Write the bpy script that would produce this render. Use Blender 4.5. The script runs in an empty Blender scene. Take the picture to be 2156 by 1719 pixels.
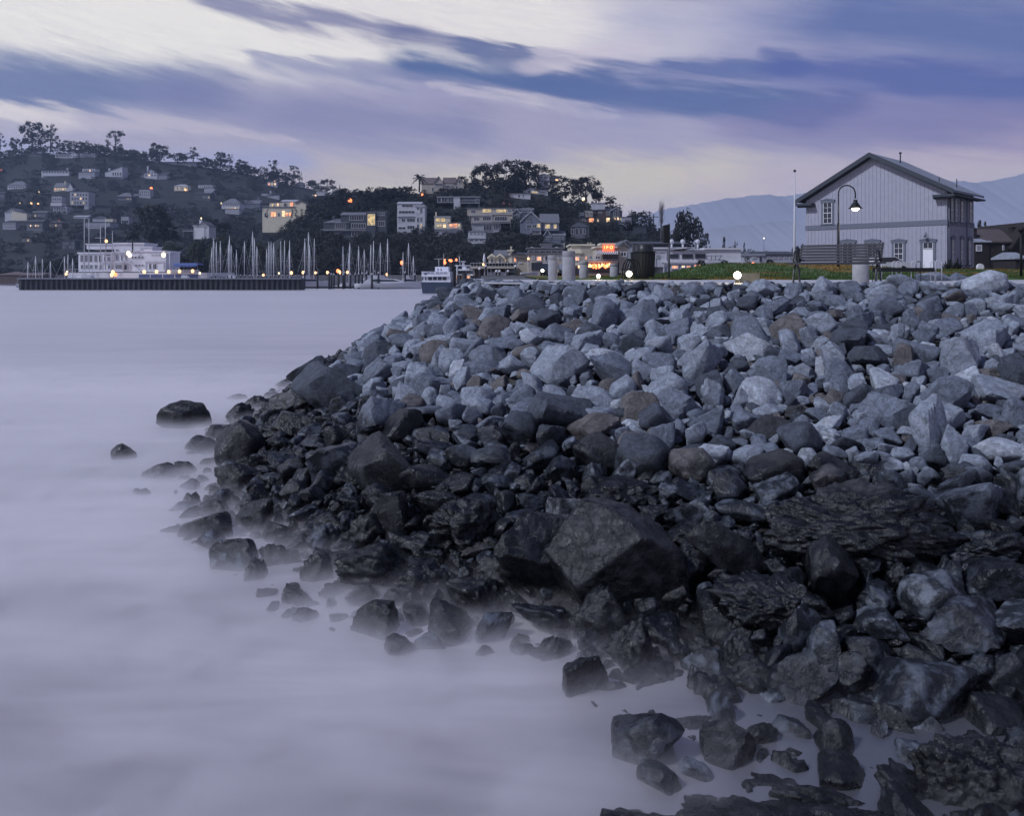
import bpy, math, random
import numpy as np
from mathutils import Vector, Matrix, Euler, noise as mnoise
random.seed(7)
PI = math.pi
SC = bpy.context.scene
COL = SC.collection
F, CX, HY, CZ = 1700.0, 1078.0, 578.0, 3.5      # picture units (2156 wide), horizon row, eye height

# ------------------------------------------------------------------ picture <-> place
def P(x, y, Y):
    return Vector(((x - CX) / F * Y, Y, CZ + (HY - y) / F * Y))
def px(v):
    return CX + F * v[0] / v[1], HY - F * (v[2] - CZ) / v[1]
# measurement sheets: (x offset, y offset, scale)
Z = {0: (0, 0, 1.0), 1: (0, 227.2, 4.4137), 2: (432.8, 270.5, 4.888), 3: (784.5, 297.6, 5.296), 4: (1055, 297.6, 5.296),
     5: (1298.4, 351.7, 5.693), 6: (1612.2, 297.6, 3.965), 7: (1017.1, 486.9, 8.479), 8: (887.2, 541.0, 15.33), 9: (1406.6, 508.5, 8.664),
     10: (811.5, 568.0, 3.0257), 11: (1460.7, 568.0, 3.0257), 12: (135.25, 486.9, 6.871)}
def zz(k, x, y):
    a, b, s = Z[k]
    return a + x / s, b + y / s
ORD = 'first second third fourth fifth sixth seventh eighth ninth tenth eleventh twelfth thirteenth fourteenth fifteenth sixteenth seventeenth eighteenth nineteenth twentieth'.split()
def ordw(i):
    if i < 20: return ORD[i]
    t = ['twenty', 'thirty', 'forty', 'fifty', 'sixty', 'seventy', 'eighty', 'ninety'][(i + 1) // 10 - 2]
    return t if (i + 1) % 10 == 0 else t + '-' + ORD[(i + 1) % 10 - 1]

# ------------------------------------------------------------------ materials
def lin(c):
    return tuple(((v / 255.0) / 12.92 if v / 255.0 <= 0.04045 else ((v / 255.0 + 0.055) / 1.055) ** 2.4) for v in c)
MATS = {}
def mat(name, rgb, rough=0.6, var=0.25, scale=3.0, metal=0.0, emit=None, es=0.0, bump=0.0, spec=None):
    if name in MATS: return MATS[name]
    m = bpy.data.materials.new(name); m.use_nodes = True
    nt = m.node_tree; b = nt.nodes['Principled BSDF']
    b.inputs['Roughness'].default_value = rough; b.inputs['Metallic'].default_value = metal
    if spec is not None: b.inputs['Specular IOR Level'].default_value = spec
    if emit:
        b.inputs['Base Color'].default_value = (*rgb, 1)
        b.inputs['Emission Color'].default_value = (*emit, 1); b.inputs['Emission Strength'].default_value = es
        if 'window' in name:
            tc = nt.nodes.new('ShaderNodeTexCoord'); n = nt.nodes.new('ShaderNodeTexNoise'); n.inputs['Scale'].default_value = 1.1; n.inputs['Detail'].default_value = 3
            mp = nt.nodes.new('ShaderNodeMapRange'); mp.inputs[1].default_value = .35; mp.inputs[2].default_value = .65; mp.inputs[3].default_value = es * .25; mp.inputs[4].default_value = es * 1.7
            nt.links.new(tc.outputs['Object'], n.inputs['Vector']); nt.links.new(n.outputs['Fac'], mp.inputs[0]); nt.links.new(mp.outputs[0], b.inputs['Emission Strength'])
        try: m.cycles.emission_sampling = 'NONE'
        except Exception: pass
    else:
        tc = nt.nodes.new('ShaderNodeTexCoord'); n = nt.nodes.new('ShaderNodeTexNoise')
        n.inputs['Scale'].default_value = scale; n.inputs['Detail'].default_value = 4
        nt.links.new(tc.outputs['Object'], n.inputs['Vector'])
        r = nt.nodes.new('ShaderNodeValToRGB')
        r.color_ramp.elements[0].position = 0.3; r.color_ramp.elements[1].position = 0.7
        r.color_ramp.elements[0].color = (*[c * (1 - var) for c in rgb], 1)
        r.color_ramp.elements[1].color = (*[min(1, c * (1 + var)) for c in rgb], 1)
        nt.links.new(n.outputs['Fac'], r.inputs['Fac']); nt.links.new(r.outputs['Color'], b.inputs['Base Color'])
        if bump:
            bp = nt.nodes.new('ShaderNodeBump'); bp.inputs['Strength'].default_value = bump; bp.inputs['Distance'].default_value = 0.02
            nt.links.new(n.outputs['Fac'], bp.inputs['Height']); nt.links.new(bp.outputs['Normal'], b.inputs['Normal'])
    MATS[name] = m
    return m

class G:      # tiny node-graph helper
    def __init__(s, nt): s.nt = nt
    def n(s, t, **kw):
        nd = s.nt.nodes.new(t)
        for k, v in kw.items(): setattr(nd, k, v)
        return nd
    def put(s, sock, v):
        if v is None: return
        if isinstance(v, bpy.types.NodeSocket): s.nt.links.new(v, sock)
        else: sock.default_value = v
    def m(s, op, a, b=None, c=None, clamp=False):
        nd = s.n('ShaderNodeMath', operation=op, use_clamp=clamp)
        s.put(nd.inputs[0], a); s.put(nd.inputs[1], b); s.put(nd.inputs[2], c)
        return nd.outputs[0]
    def v(s, op, a, b=None, sc=None):
        nd = s.n('ShaderNodeVectorMath', operation=op)
        s.put(nd.inputs[0], a); s.put(nd.inputs[1], b)
        if sc is not None: s.put(nd.inputs['Scale'], sc)
        return nd.outputs[0]
    def mr(s, v, a, b, c=0.0, d=1.0, smooth=True):
        nd = s.n('ShaderNodeMapRange', interpolation_type='SMOOTHSTEP' if smooth else 'LINEAR')
        for i, q in enumerate((v, a, b, c, d)): s.put(nd.inputs[i], q)
        return nd.outputs[0]
    def mix(s, f, a, b, blend='MIX'):
        nd = s.n('ShaderNodeMix', data_type='RGBA', blend_type=blend)
        s.put(nd.inputs[0], f)
        for i, q in ((6, a), (7, b)):
            s.put(nd.inputs[i], (*q, 1) if isinstance(q, tuple) and len(q) == 3 else q)
        return nd.outputs[2]
    def noise(s, vec, scale, detail=4, rough=0.5, dist=0.0):
        nd = s.n('ShaderNodeTexNoise'); s.put(nd.inputs['Vector'], vec)
        nd.inputs['Scale'].default_value = scale; nd.inputs['Detail'].default_value = detail
        nd.inputs['Roughness'].default_value = rough; nd.inputs['Distortion'].default_value = dist
        return nd.outputs['Fac']
    def xyz(s, x, y, z):
        nd = s.n('ShaderNodeCombineXYZ')
        for i, q in enumerate((x, y, z)): s.put(nd.inputs[i], q)
        return nd.outputs[0]

def rock_mat(name, rgb, wet_all=0.0):
    m = bpy.data.materials.new(name); m.use_nodes = True
    g = G(m.node_tree); b = m.node_tree.nodes['Principled BSDF']
    tc = g.n('ShaderNodeTexCoord'); geo = g.n('ShaderNodeNewGeometry'); oi = g.n('ShaderNodeObjectInfo')
    w = geo.outputs['Position']
    n1 = g.noise(w, 2.3, 4, 0.6); n2 = g.noise(w, 11, 7, 0.72, 0.8); n3 = g.noise(w, 70, 3, 0.7)
    big = g.noise(w, 0.9, 3)
    rnd = oi.outputs['Random']
    col = g.mix(g.mr(n2, 0.35, 0.68), tuple(c * 0.62 for c in rgb), tuple(min(1, c * 1.2) for c in rgb))
    col = g.mix(g.mr(n1, 0.52, 0.7, 0, 0.35), col, (rgb[0] * 0.95, rgb[1] * 0.85, rgb[2] * 0.75))
    col = g.mix(g.mr(n3, 0.62, 0.74, 0, 0.3), col, tuple(min(1, c * 1.4) for c in rgb))
    col = g.mix(g.mr(n3, 0.4, 0.28, 0, 0.5), col, tuple(c * 0.35 for c in rgb))
    vn = g.m('ABSOLUTE', g.m('SUBTRACT', g.noise(g.v('ADD', w, (5, 3, 9)), 1.7, 5, 0.55, 1.2), 0.5))
    col = g.mix(g.mr(vn, 0.008, 0.0, 0, 0.45), col, tuple(min(1, c * 1.8) for c in rgb))
    sep = g.n('ShaderNodeSeparateXYZ'); g.put(sep.inputs[0], w)
    # tide mark: algae-dark, wet rock below the high-water line
    lvl = g.m('ADD', sep.outputs[2], g.m('MULTIPLY', g.m('SUBTRACT', big, 0.5), 1.1))
    wet = g.mr(lvl, 1.32, 1.12)
    patch = g.mr(g.noise(w, 5.5, 4, 0.6), 0.62, 0.45, 0.6, 1.0)
    wetc = g.m('MULTIPLY', wet, patch)
    alg = g.mix(0.16, g.mix(g.mr(n3, 0.4, 0.65), (0.002, 0.003, 0.0045), (0.006, 0.008, 0.011)), tuple(c * 0.22 for c in rgb))
    col = g.mix(g.m('MULTIPLY', wetc, 0.98), col, alg)
    g.put(b.inputs['Base Color'], col)
    g.put(b.inputs['Roughness'], g.m('SUBTRACT', 0.85, g.m('MULTIPLY', wet, g.mr(n2, 0.3, 0.7, 0.50, 0.66))))
    g.put(b.inputs['Specular IOR Level'], g.mr(wet, 0, 1, 0.35, 0.38))
    vo = g.n('ShaderNodeTexVoronoi', feature='DISTANCE_TO_EDGE'); g.put(vo.inputs['Vector'], g.v('ADD', w, g.v('SCALE', g.xyz(n2, n1, n3), None, 0.12))); vo.inputs['Scale'].default_value = 5.0
    crack = g.mr(vo.outputs['Distance'], 0.0, 0.035, 0, 1)
    h = g.m('ADD', g.m('MULTIPLY', n2, 0.5), g.m('MULTIPLY', n3, g.mr(wet, 0, 1, 0.16, 0.05)))
    h = g.m('ADD', h, g.m('MULTIPLY', crack, 0.05))
    bp = g.n('ShaderNodeBump'); g.put(bp.inputs['Strength'], g.mr(wet, 0, 1, 0.95, 0.5)); bp.inputs['Distance'].default_value = 0.085
    g.put(bp.inputs['Height'], h); g.put(b.inputs['Normal'], bp.outputs[0])
    return m
ROCKM = {'p': rock_mat('pale_granite', (0.28, 0.315, 0.385)), 'w': rock_mat('bright_limestone', (0.43, 0.47, 0.545)), 'm': rock_mat('grey_rock', (0.165, 0.19, 0.245)),
         'd': rock_mat('dark_grey_rock', (0.078, 0.09, 0.118)), 'b': rock_mat('brown_rock', (0.15, 0.14, 0.145)), 'k': rock_mat('black_wet_rock', (0.05, 0.053, 0.06))}

# ------------------------------------------------------------------ mesh building
class MB:
    def __init__(s): s.v = []; s.f = []; s.mi = []; s.sm = []
    def add(s, vs, fs, mi=0, smooth=False):
        o = len(s.v); s.v.extend([tuple(v) for v in vs])
        for f in fs: s.f.append(tuple(i + o for i in f)); s.mi.append(mi); s.sm.append(smooth)
        return s
    def box(s, x0, x1, y0, y1, z0, z1, mi=0, M=None):
        vs = [Vector(p) for p in ((x0, y0, z0), (x1, y0, z0), (x1, y1, z0), (x0, y1, z0), (x0, y0, z1), (x1, y0, z1), (x1, y1, z1), (x0, y1, z1))]
        if M is not None: vs = [M @ v for v in vs]
        return s.add(vs, [(3, 2, 1, 0), (4, 5, 6, 7), (0, 1, 5, 4), (1, 2, 6, 5), (2, 3, 7, 6), (3, 0, 4, 7)], mi)
    def prism(s, pts, y0, y1, mi=0):      # polygon in x,z pushed along y
        n = len(pts)
        vs = [(p[0], y0, p[1]) for p in pts] + [(p[0], y1, p[1]) for p in pts]
        fs = [tuple(range(n)), tuple(range(2 * n - 1, n - 1, -1))] + [(i, i + n, (i + 1) % n + n, (i + 1) % n) for i in range(n)]
        return s.add(vs, fs, mi)
    def prismx(s, pts, x0, x1, mi=0):     # polygon in y,z pushed along x
        n = len(pts)
        vs = [(x0, p[0], p[1]) for p in pts] + [(x1, p[0], p[1]) for p in pts]
        fs = [tuple(range(n - 1, -1, -1)), tuple(range(n, 2 * n))] + [(i, (i + 1) % n, (i + 1) % n + n, i + n) for i in range(n)]
        return s.add(vs, fs, mi)
    def tube(s, pts, r, n=8, mi=0, cap=True):
        pts = [Vector(p) for p in pts]; k = len(pts)
        rs = r if isinstance(r, (list, tuple)) else [r] * k
        up = None; vs = []
        for i, p in enumerate(pts):
            d = (pts[min(i + 1, k - 1)] - pts[max(i - 1, 0)]).normalized()
            if up is None: up = d.orthogonal().normalized()
            a = (up - d * up.dot(d)).normalized(); up = a; b = d.cross(a)
            for j in range(n):
                t = 2 * PI * j / n; vs.append(p + (a * math.cos(t) + b * math.sin(t)) * rs[i])
        fs = [(i * n + j, i * n + (j + 1) % n, (i + 1) * n + (j + 1) % n, (i + 1) * n + j) for i in range(k - 1) for j in range(n)]
        if cap: fs += [tuple(range(n - 1, -1, -1)), tuple(range((k - 1) * n, k * n))]
        return s.add(vs, fs, mi, True)
    def lathe(s, prof, n=24, mi=0, c=(0, 0, 0)):
        vs = [(c[0] + r * math.cos(2 * PI * j / n), c[1] + r * math.sin(2 * PI * j / n), c[2] + z) for r, z in prof for j in range(n)]
        k = len(prof)
        fs = [(i * n + j, i * n + (j + 1) % n, (i + 1) * n + (j + 1) % n, (i + 1) * n + j) for i in range(k - 1) for j in range(n)]
        fs += [tuple(range(n - 1, -1, -1)), tuple(range((k - 1) * n, k * n))]
        return s.add(vs, fs, mi, True)
    def ball(s, c, r, n=10, mi=0, sz=1.0):
        return s.lathe([(max(1e-4, r * math.sin(PI * i / n)), -r * sz * math.cos(PI * i / n)) for i in range(n + 1)], n + 4, mi, c)
    def build(s, name, mats, parent=None, loc=None):
        me = bpy.data.meshes.new(name)
        me.from_pydata(s.v, [], s.f)
        for m in (mats if isinstance(mats, (list, tuple)) else [mats]): me.materials.append(m)
        me.polygons.foreach_set('material_index', s.mi); me.polygons.foreach_set('use_smooth', s.sm)
        me.update()
        o = bpy.data.objects.new(name, me); COL.objects.link(o)
        if parent: o.parent = parent
        if loc is not None: o.location = loc
        return o
def link(name, me, parent=None):
    o = bpy.data.objects.new(name, me); COL.objects.link(o)
    if parent: o.parent = parent
    return o
def tag(o, label=None, cat=None, group=None, kind=None):
    if label: o['label'] = label
    if cat: o['category'] = cat
    if group: o['group'] = group
    if kind: o['kind'] = kind
    return o
def thing(name, label, cat, loc=(0, 0, 0), rz=0, group=None):
    o = bpy.data.objects.new(name, None); COL.objects.link(o)
    o.empty_display_size = 0.2; o.location = loc; o.rotation_euler = (0, 0, rz)
    return tag(o, label, cat, group)
def npmesh(name, V, Fq, mats, smooth=False, mi=None):
    me = bpy.data.meshes.new(name)
    n, k = Fq.shape
    me.vertices.add(len(V)); me.vertices.foreach_set('co', np.asarray(V, dtype=np.float32).ravel())
    me.loops.add(n * k); me.loops.foreach_set('vertex_index', Fq.astype(np.int32).ravel())
    me.polygons.add(n); me.polygons.foreach_set('loop_start', np.arange(0, n * k, k, dtype=np.int32))
    me.polygons.foreach_set('loop_total', np.full(n, k, dtype=np.int32))
    for m in mats: me.materials.append(m)
    if mi is not None: me.polygons.foreach_set('material_index', np.asarray(mi, dtype=np.int32))
    me.polygons.foreach_set('use_smooth', np.full(n, smooth))
    me.update(calc_edges=True)
    return me
def label_apart(rows, key, tail):
    """rows: [(obj, base label, sort value)]; equal base labels get an ordinal and a tail."""
    by = {}
    for o, l, s in rows: by.setdefault(l, []).append((s, o))
    for l, v in by.items():
        v.sort(key=lambda q: q[0])
        for i, (s, o) in enumerate(v):
            o['label'] = l if len(v) == 1 else l + ', ' + ordw(i) + ' ' + tail

# ------------------------------------------------------------------ camera, sky, light
cam = bpy.data.cameras.new('camera'); co = bpy.data.objects.new('camera', cam); COL.objects.link(co)
co.location = (0, 0, CZ); co.rotation_euler = (PI / 2, 0, 0)
cam.sensor_width = 36; cam.lens = 36 * F / 2156; cam.shift_y = -(859.7 - HY) / 2156; cam.shift_x = 0
cam.clip_start = 0.05; cam.clip_end = 30000
SC.camera = co
SC.view_settings.view_transform = 'Standard'; SC.view_settings.look = 'None'; SC.view_settings.exposure = -0.15
SC.cycles.use_denoising = True
SC.cycles.max_bounces = 6; SC.cycles.diffuse_bounces = 3; SC.cycles.glossy_bounces = 2; SC.cycles.transmission_bounces = 3
SC.cycles.volume_bounces = 2; SC.cycles.volume_step_rate = 1.0; SC.cycles.sample_clamp_indirect = 4

HAZE_D = 0.00018; HAZE_A = (0.17, 0.215, 0.46)
def airy(c, v):      # sky colour behind the haze box, so that it arrives with colour c
    T = math.exp(-HAZE_D * min(3900.0, 440.0 / max(v, 1e-3)))
    return tuple(max(0.012, (q - (1 - T) * h) / T) for q, h in zip(lin(c), HAZE_A))
world = bpy.data.worlds.new('World'); SC.world = world; world.use_nodes = True
g = G(world.node_tree); bg = world.node_tree.nodes['Background']
geo = g.n('ShaderNodeTexCoord'); sp = g.n('ShaderNodeSeparateXYZ'); g.put(sp.inputs[0], geo.outputs['Generated'])
X_, Y_, Z_ = sp.outputs
az = g.m('ARCTAN2', X_, Y_)
el = g.m('DIVIDE', Z_, g.m('SQRT', g.m('ADD', g.m('ADD', g.m('MULTIPLY', X_, X_), g.m('MULTIPLY', Y_, Y_)), 1e-5)))
el = g.m('MINIMUM', g.m('MAXIMUM', el, -0.5), 3.0)
wv = g.xyz(g.m('MULTIPLY', g.m('ADD', az, g.m('MULTIPLY', el, 1.6)), 3.2), g.m('MULTIPLY', g.m('SUBTRACT', el, g.m('MULTIPLY', az, -0.16)), 13.0), 0.0)
na = g.noise(wv, 1.0, 6, 0.62, 0.5); nb = g.noise(g.v('ADD', wv, (7.3, 2.1, 4.0)), 2.2, 6, 0.6, 0.4); nc = g.noise(g.v('ADD', wv, (1.7, 9.1, 8.0)), 6.0, 5, 0.6)
U = g.m('ADD', az, g.m('MULTIPLY', g.m('SUBTRACT', na, 0.5), 0.13))
V = g.m('ADD', el, g.m('MULTIPLY', g.m('SUBTRACT', nb, 0.5), 0.062))
V = g.m('ADD', V, g.m('MULTIPLY', g.m('SUBTRACT', nc, 0.5), 0.012))
ramp = g.n('ShaderNodeValToRGB'); g.put(ramp.inputs[0], g.mr(V, 0.0, 1.2, 0, 1, False))
cr = ramp.color_ramp
SKY = [(0.0, (160, 160, 198)), (0.05, (168, 165, 196)), (0.09, (176, 172, 190)), (0.13, (160, 158, 190)), (0.18, (148, 149, 190)), (0.26, (170, 168, 196)), (0.5, (118, 126, 170)), (1.0, (68, 80, 128))]
while len(cr.elements) < len(SKY): cr.elements.new(0.5)
for e, (p, c) in zip(cr.elements, SKY): e.position = p; e.color = (*airy(c, p * 1.2), 1)
colr = ramp.outputs[0]
def stroke(c0, x0, y0, x1, y1, w0, w1, amp, col, soft=0.35, U=U, V=V):
    def uv(x, y): return math.atan((x - CX) / F), (HY - y) / math.hypot(F, x - CX)
    u0, v0 = uv(x0, y0); u1, v1 = uv(x1, y1); dx, dy = u1 - u0, v1 - v0; L2 = dx * dx + dy * dy
    a = g.m('SUBTRACT', U, u0); b = g.m('SUBTRACT', V, v0)
    t = g.m('DIVIDE', g.m('ADD', g.m('MULTIPLY', a, dx), g.m('MULTIPLY', b, dy)), L2, clamp=True)
    ex = g.m('MULTIPLY_ADD', t, -dx, a); ey = g.m('MULTIPLY_ADD', t, -dy, b)
    d = g.m('SQRT', g.m('ADD', g.m('MULTIPLY', g.m('MULTIPLY', ex, ex), 0.25), g.m('MULTIPLY', ey, ey)))
    w = g.m('MULTIPLY_ADD', t, (w1 - w0) / F, w0 / F)
    k = g.m('DIVIDE', d, w)
    k = g.m('ADD', k, g.m('MULTIPLY', g.m('SUBTRACT', nc, 0.5), 0.55))
    mk = g.m('MULTIPLY', g.mr(k, 1.4, soft * .7), amp)
    return g.mix(mk, c0, airy(col, max(0.02, (v0 + v1) / 2)))
for s in [
    (-300, 10, 1050, 30, 130, 120, 1.0, (228, 225, 226), .5), (800, 20, 1400, 60, 110, 70, .9, (224, 219, 224), .3),
    (500, 215, 1150, 250, 70, 60, .6, (162, 158, 188), .1), (0, 215, 500, 215, 60, 40, .35, (200, 196, 212), .1),
    (-300, 150, 380, 190, 62, 60, .9, (98, 114, 164), .3), (380, 200, 950, 275, 55, 50, .7, (124, 128, 174), .1),
    (-80, 222, 130, 238, 16, 22, .85, (214, 208, 216), .2), (130, 242, 620, 296, 18, 14, .55, (190, 184, 204), .2),
    (-200, 310, 620, 350, 34, 30, .55, (138, 150, 204), .1),
    (430, -12, 850, 66, 20, 28, .85, (118, 120, 164), .1), (850, 72, 1130, 116, 28, 7, .85, (108, 114, 160), .1),
    (1000, 98, 1260, 168, 20, 34, .75, (96, 110, 160), .1), (560, 130, 900, 165, 16, 30, .6, (112, 120, 172), .3), (860, 138, 1250, 180, 36, 46, .95, (82, 104, 158), .15),
    (1250, 180, 1720, 232, 44, 34, .95, (90, 108, 162), .35), (1720, 225, 2300, 250, 40, 50, .6, (106, 110, 168), .2),
    (1380, 55, 1800, 20, 75, 60, .65, (152, 156, 196), .1), (1820, 30, 2600, 90, 95, 130, .95, (96, 112, 168), .1),
    (1380, 140, 1640, 150, 18, 26, .85, (88, 106, 164), .3), (1640, 152, 2500, 195, 36, 60, .9, (88, 102, 166), .25),
    (1600, 118, 1640, 124, 10, 10, .7, (100, 112, 168), .3),
    (900, 190, 1130, 216, 10, 18, .45, (206, 200, 214), .1), (1130, 218, 1300, 236, 15, 10, .4, (190, 186, 208), .2), (1150, 128, 1330, 96, 18, 30, .6, (200, 192, 212), .1),
    (1600, 272, 2500, 290, 46, 60, .65, (122, 120, 172), .1),
    (780, 400, 1500, 372, 50, 60, .65, (196, 190, 186), .1), (1500, 400, 2200, 330, 40, 50, .4, (176, 162, 192), .1), (600, 395, 900, 370, 30, 20, .35, (158, 152, 180), .1)]:
    colr = stroke(colr, *s[:8], s[8] if isinstance(s[8], float) else .3) if False else stroke(colr, s[0], s[1], s[2], s[3], s[4], s[5], s[6], s[7], s[8])
SUN_AZ, SUN_EL = math.radians(-118), math.radians(44)      # azimuth from +Y towards +X
sky = g.n('ShaderNodeTexSky', sky_type='NISHITA'); sky.sun_disc = False; sky.sun_elevation = SUN_EL; sky.sun_rotation = SUN_AZ
# the part of the sky behind the camera is darker at dusk
back = g.mr(Y_, 0.1, -0.6, 0.0, 0.35)
nf = g.noise(g.v('MULTIPLY', wv, (1.6, 2.6, 1)), 5.0, 7, 0.7, 0.6)
colr = g.v('MULTIPLY', colr, g.xyz(*[g.mr(nf, 0.3, 0.7, 0.95, 1.05)] * 2, g.mr(nf, 0.3, 0.7, 0.97, 1.03)))
colr = g.mix(back, colr, lin((60, 70, 112)))
tot = g.mix(1.0, colr, g.v('SCALE', sky.outputs[0], None, 0.006), 'ADD')
g.put(bg.inputs['Color'], tot); bg.inputs['Strength'].default_value = 1.05
world.cycles.sampling_method = 'MANUAL'; world.cycles.sample_map_resolution = 512

sun = bpy.data.lights.new('sun', 'SUN'); sun.energy = 3.2; sun.angle = math.radians(6); sun.color = (0.84, 0.89, 1.0)
so = bpy.data.objects.new('sun', sun); COL.objects.link(so); so.location = (-20, -30, 40)
sd = Vector((math.sin(SUN_AZ) * math.cos(SUN_EL), math.cos(SUN_AZ) * math.cos(SUN_EL), math.sin(SUN_EL)))
so.rotation_euler = sd.to_track_quat('Z', 'Y').to_euler()

# haze: one closed box of thin even air
hb = MB().box(-2900, 2900, -130, 3900, -9, 440)
hm = bpy.data.materials.new('haze_air'); hm.use_nodes = True; nt = hm.node_tree
nt.nodes.remove(nt.nodes['Principled BSDF'])
pv = nt.nodes.new('ShaderNodeVolumePrincipled'); pv.inputs['Color'].default_value = (0.60, 0.74, 1.0, 1)
pv.inputs['Density'].default_value = HAZE_D; pv.inputs['Anisotropy'].default_value = 0.35
nt.links.new(pv.outputs[0], nt.nodes['Material Output'].inputs['Volume'])
hz = hb.build('haze', hm); tag(hz, 'thin blue dusk haze over the bay and hills', kind='stuff')

# ------------------------------------------------------------------ the bank (terrain) and water
TOE = [(-7.5, 60), (-6.9, 34), (-6.5, 22), (-6.0, 17), (-4.6, 12), (-2.1, 8.9), (-0.6, 7.9), (0.7, 7.1), (1.7, 6.7), (2.8, 6.35), (3.5, 6.15), (6.0, 5.8), (20, 5.5)]
CREST = [(-1.6, 60), (-1.3, 30), (-1.3, 25), (-0.3, 20.5), (1.5, 18), (6, 16.6), (12, 15.2), (22, 14.2)]
def dist_poly(x, y, pl):
    d = np.full(np.shape(x), 1e9)
    for (x0, y0), (x1, y1) in zip(pl, pl[1:]):
        dx, dy = x1 - x0, y1 - y0
        t = np.clip(((x - x0) * dx + (y - y0) * dy) / (dx * dx + dy * dy), 0, 1)
        d = np.minimum(d, np.hypot(x - x0 - t * dx, y - y0 - t * dy))
    return d
def inside(x, y, pl):      # on the land side of the line (to the right / behind)
    c = np.zeros(np.shape(x), bool)
    pg = pl + [(60, pl[-1][1]), (60, 60)]
    j = len(pg) - 1
    for i in range(len(pg)):
        xi, yi = pg[i]; xj, yj = pg[j]
        c ^= ((yi > y) != (yj > y)) & (x < (xj - xi) * (y - yi) / (yj - yi + 1e-12) + xi)
        j = i
    return c
LAND = 3.28
def ground(x, y):
    x = np.asarray(x, float); y = np.asarray(y, float)
    dt, dc = dist_poly(x, y, TOE), dist_poly(x, y, CREST)
    it, ic = inside(x, y, TOE), inside(x, y, CREST)
    t = dt / (dt + dc + 1e-9)
    z = LAND * (0.10 * np.sqrt(t) + 0.90 * t)
    z = z - 0.16
    z = np.where(ic, LAND - 0.02, z)
    return np.where(it, z, -0.16 - dt * 0.30)
xs = np.arange(-11, 22.1, 0.22); ys = np.arange(2.0, 60, 0.22)
XX, YY = np.meshgrid(xs, ys); ZZ = ground(XX, YY)
bump = np.array([mnoise.noise(Vector((a * 1.6, b * 1.6, 0))) for a, b in zip(XX.ravel(), YY.ravel())]).reshape(XX.shape)
ZZ = ZZ + 0.10 * bump * (ZZ < LAND - 0.1) * (ZZ > 0.3); ZZ = np.where(ZZ < LAND - 0.1, ZZ - 0.13 - 0.25 * (ZZ < 0.05), ZZ)
nx, ny = len(xs), len(ys)
idx = np.arange(nx * ny).reshape(ny, nx)
Fq = np.stack([idx[:-1, :-1], idx[:-1, 1:], idx[1:, 1:], idx[1:, :-1]], -1).reshape(-1, 4)
bank = link('ground', npmesh('ground', np.stack([XX, YY, ZZ], -1).reshape(-1, 3), Fq, [rock_mat('bank_earth', (0.07, 0.07, 0.075))], True))
tag(bank, 'dark earth of the riprap bank under the rocks', kind='structure')

wm = bpy.data.materials.new('sea_water'); wm.use_nodes = True; g = G(wm.node_tree); b = wm.node_tree.nodes['Principled BSDF']
gp = g.n('ShaderNodeNewGeometry').outputs['Position']
st = g.v('MULTIPLY', gp, (0.10, 0.55, 1.0))
n1 = g.noise(st, 1.0, 5, 0.6, 0.8); n2 = g.noise(g.v('MULTIPLY', gp, (0.012, 0.06, 1)), 1.0, 4, 0.55, 0.5)
f = g.m('ADD', g.m('MULTIPLY', n1, 0.4), g.m('MULTIPLY', n2, 0.6))
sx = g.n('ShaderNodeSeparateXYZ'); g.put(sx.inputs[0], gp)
shal_shade = g.mr(g.m('ADD', g.m('ADD', sx.outputs[0], g.m('MULTIPLY', sx.outputs[1], -0.12)), g.m('MULTIPLY', g.m('SUBTRACT', n1, 0.5), 1.2)), -0.9, 2.0, 0.0, 0.9)  # darker base colour toward the inlet: shallow water plus painted-in shade of the rocks
g.put(b.inputs['Base Color'], g.mix(shal_shade, g.mix(g.mr(f, 0.42, 0.58), (0.18, 0.17, 0.185), (0.50, 0.465, 0.495)), (0.04, 0.045, 0.06)))
b.inputs['Roughness'].default_value = 0.38; b.inputs['IOR'].default_value = 1.5; b.inputs['Specular IOR Level'].default_value = 1.0
bp = g.n('ShaderNodeBump'); bp.inputs['Strength'].default_value = 0.12; bp.inputs['Distance'].default_value = 0.25
g.put(bp.inputs['Height'], f); g.put(b.inputs['Normal'], bp.outputs[0])
gl = g.n('ShaderNodeBsdfGlossy'); gl.inputs['Color'].default_value = (0.97, 0.95, 0.97, 1); gl.inputs['Roughness'].default_value = 0.42
fr = g.n('ShaderNodeFresnel'); fr.inputs['IOR'].default_value = 1.95
mx = g.n('ShaderNodeMixShader'); g.put(mx.inputs[0], g.mr(fr.outputs[0], 0.09, 0.75, 0.0, 0.9, False)); g.put(mx.inputs[1], b.outputs[0]); g.put(mx.inputs[2], gl.outputs[0]); g.put(wm.node_tree.nodes['Material Output'].inputs['Surface'], mx.outputs[0])
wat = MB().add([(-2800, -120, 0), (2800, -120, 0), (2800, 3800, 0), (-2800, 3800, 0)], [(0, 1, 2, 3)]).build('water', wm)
tag(wat, 'smooth milky lavender sea', kind='structure')

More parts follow.
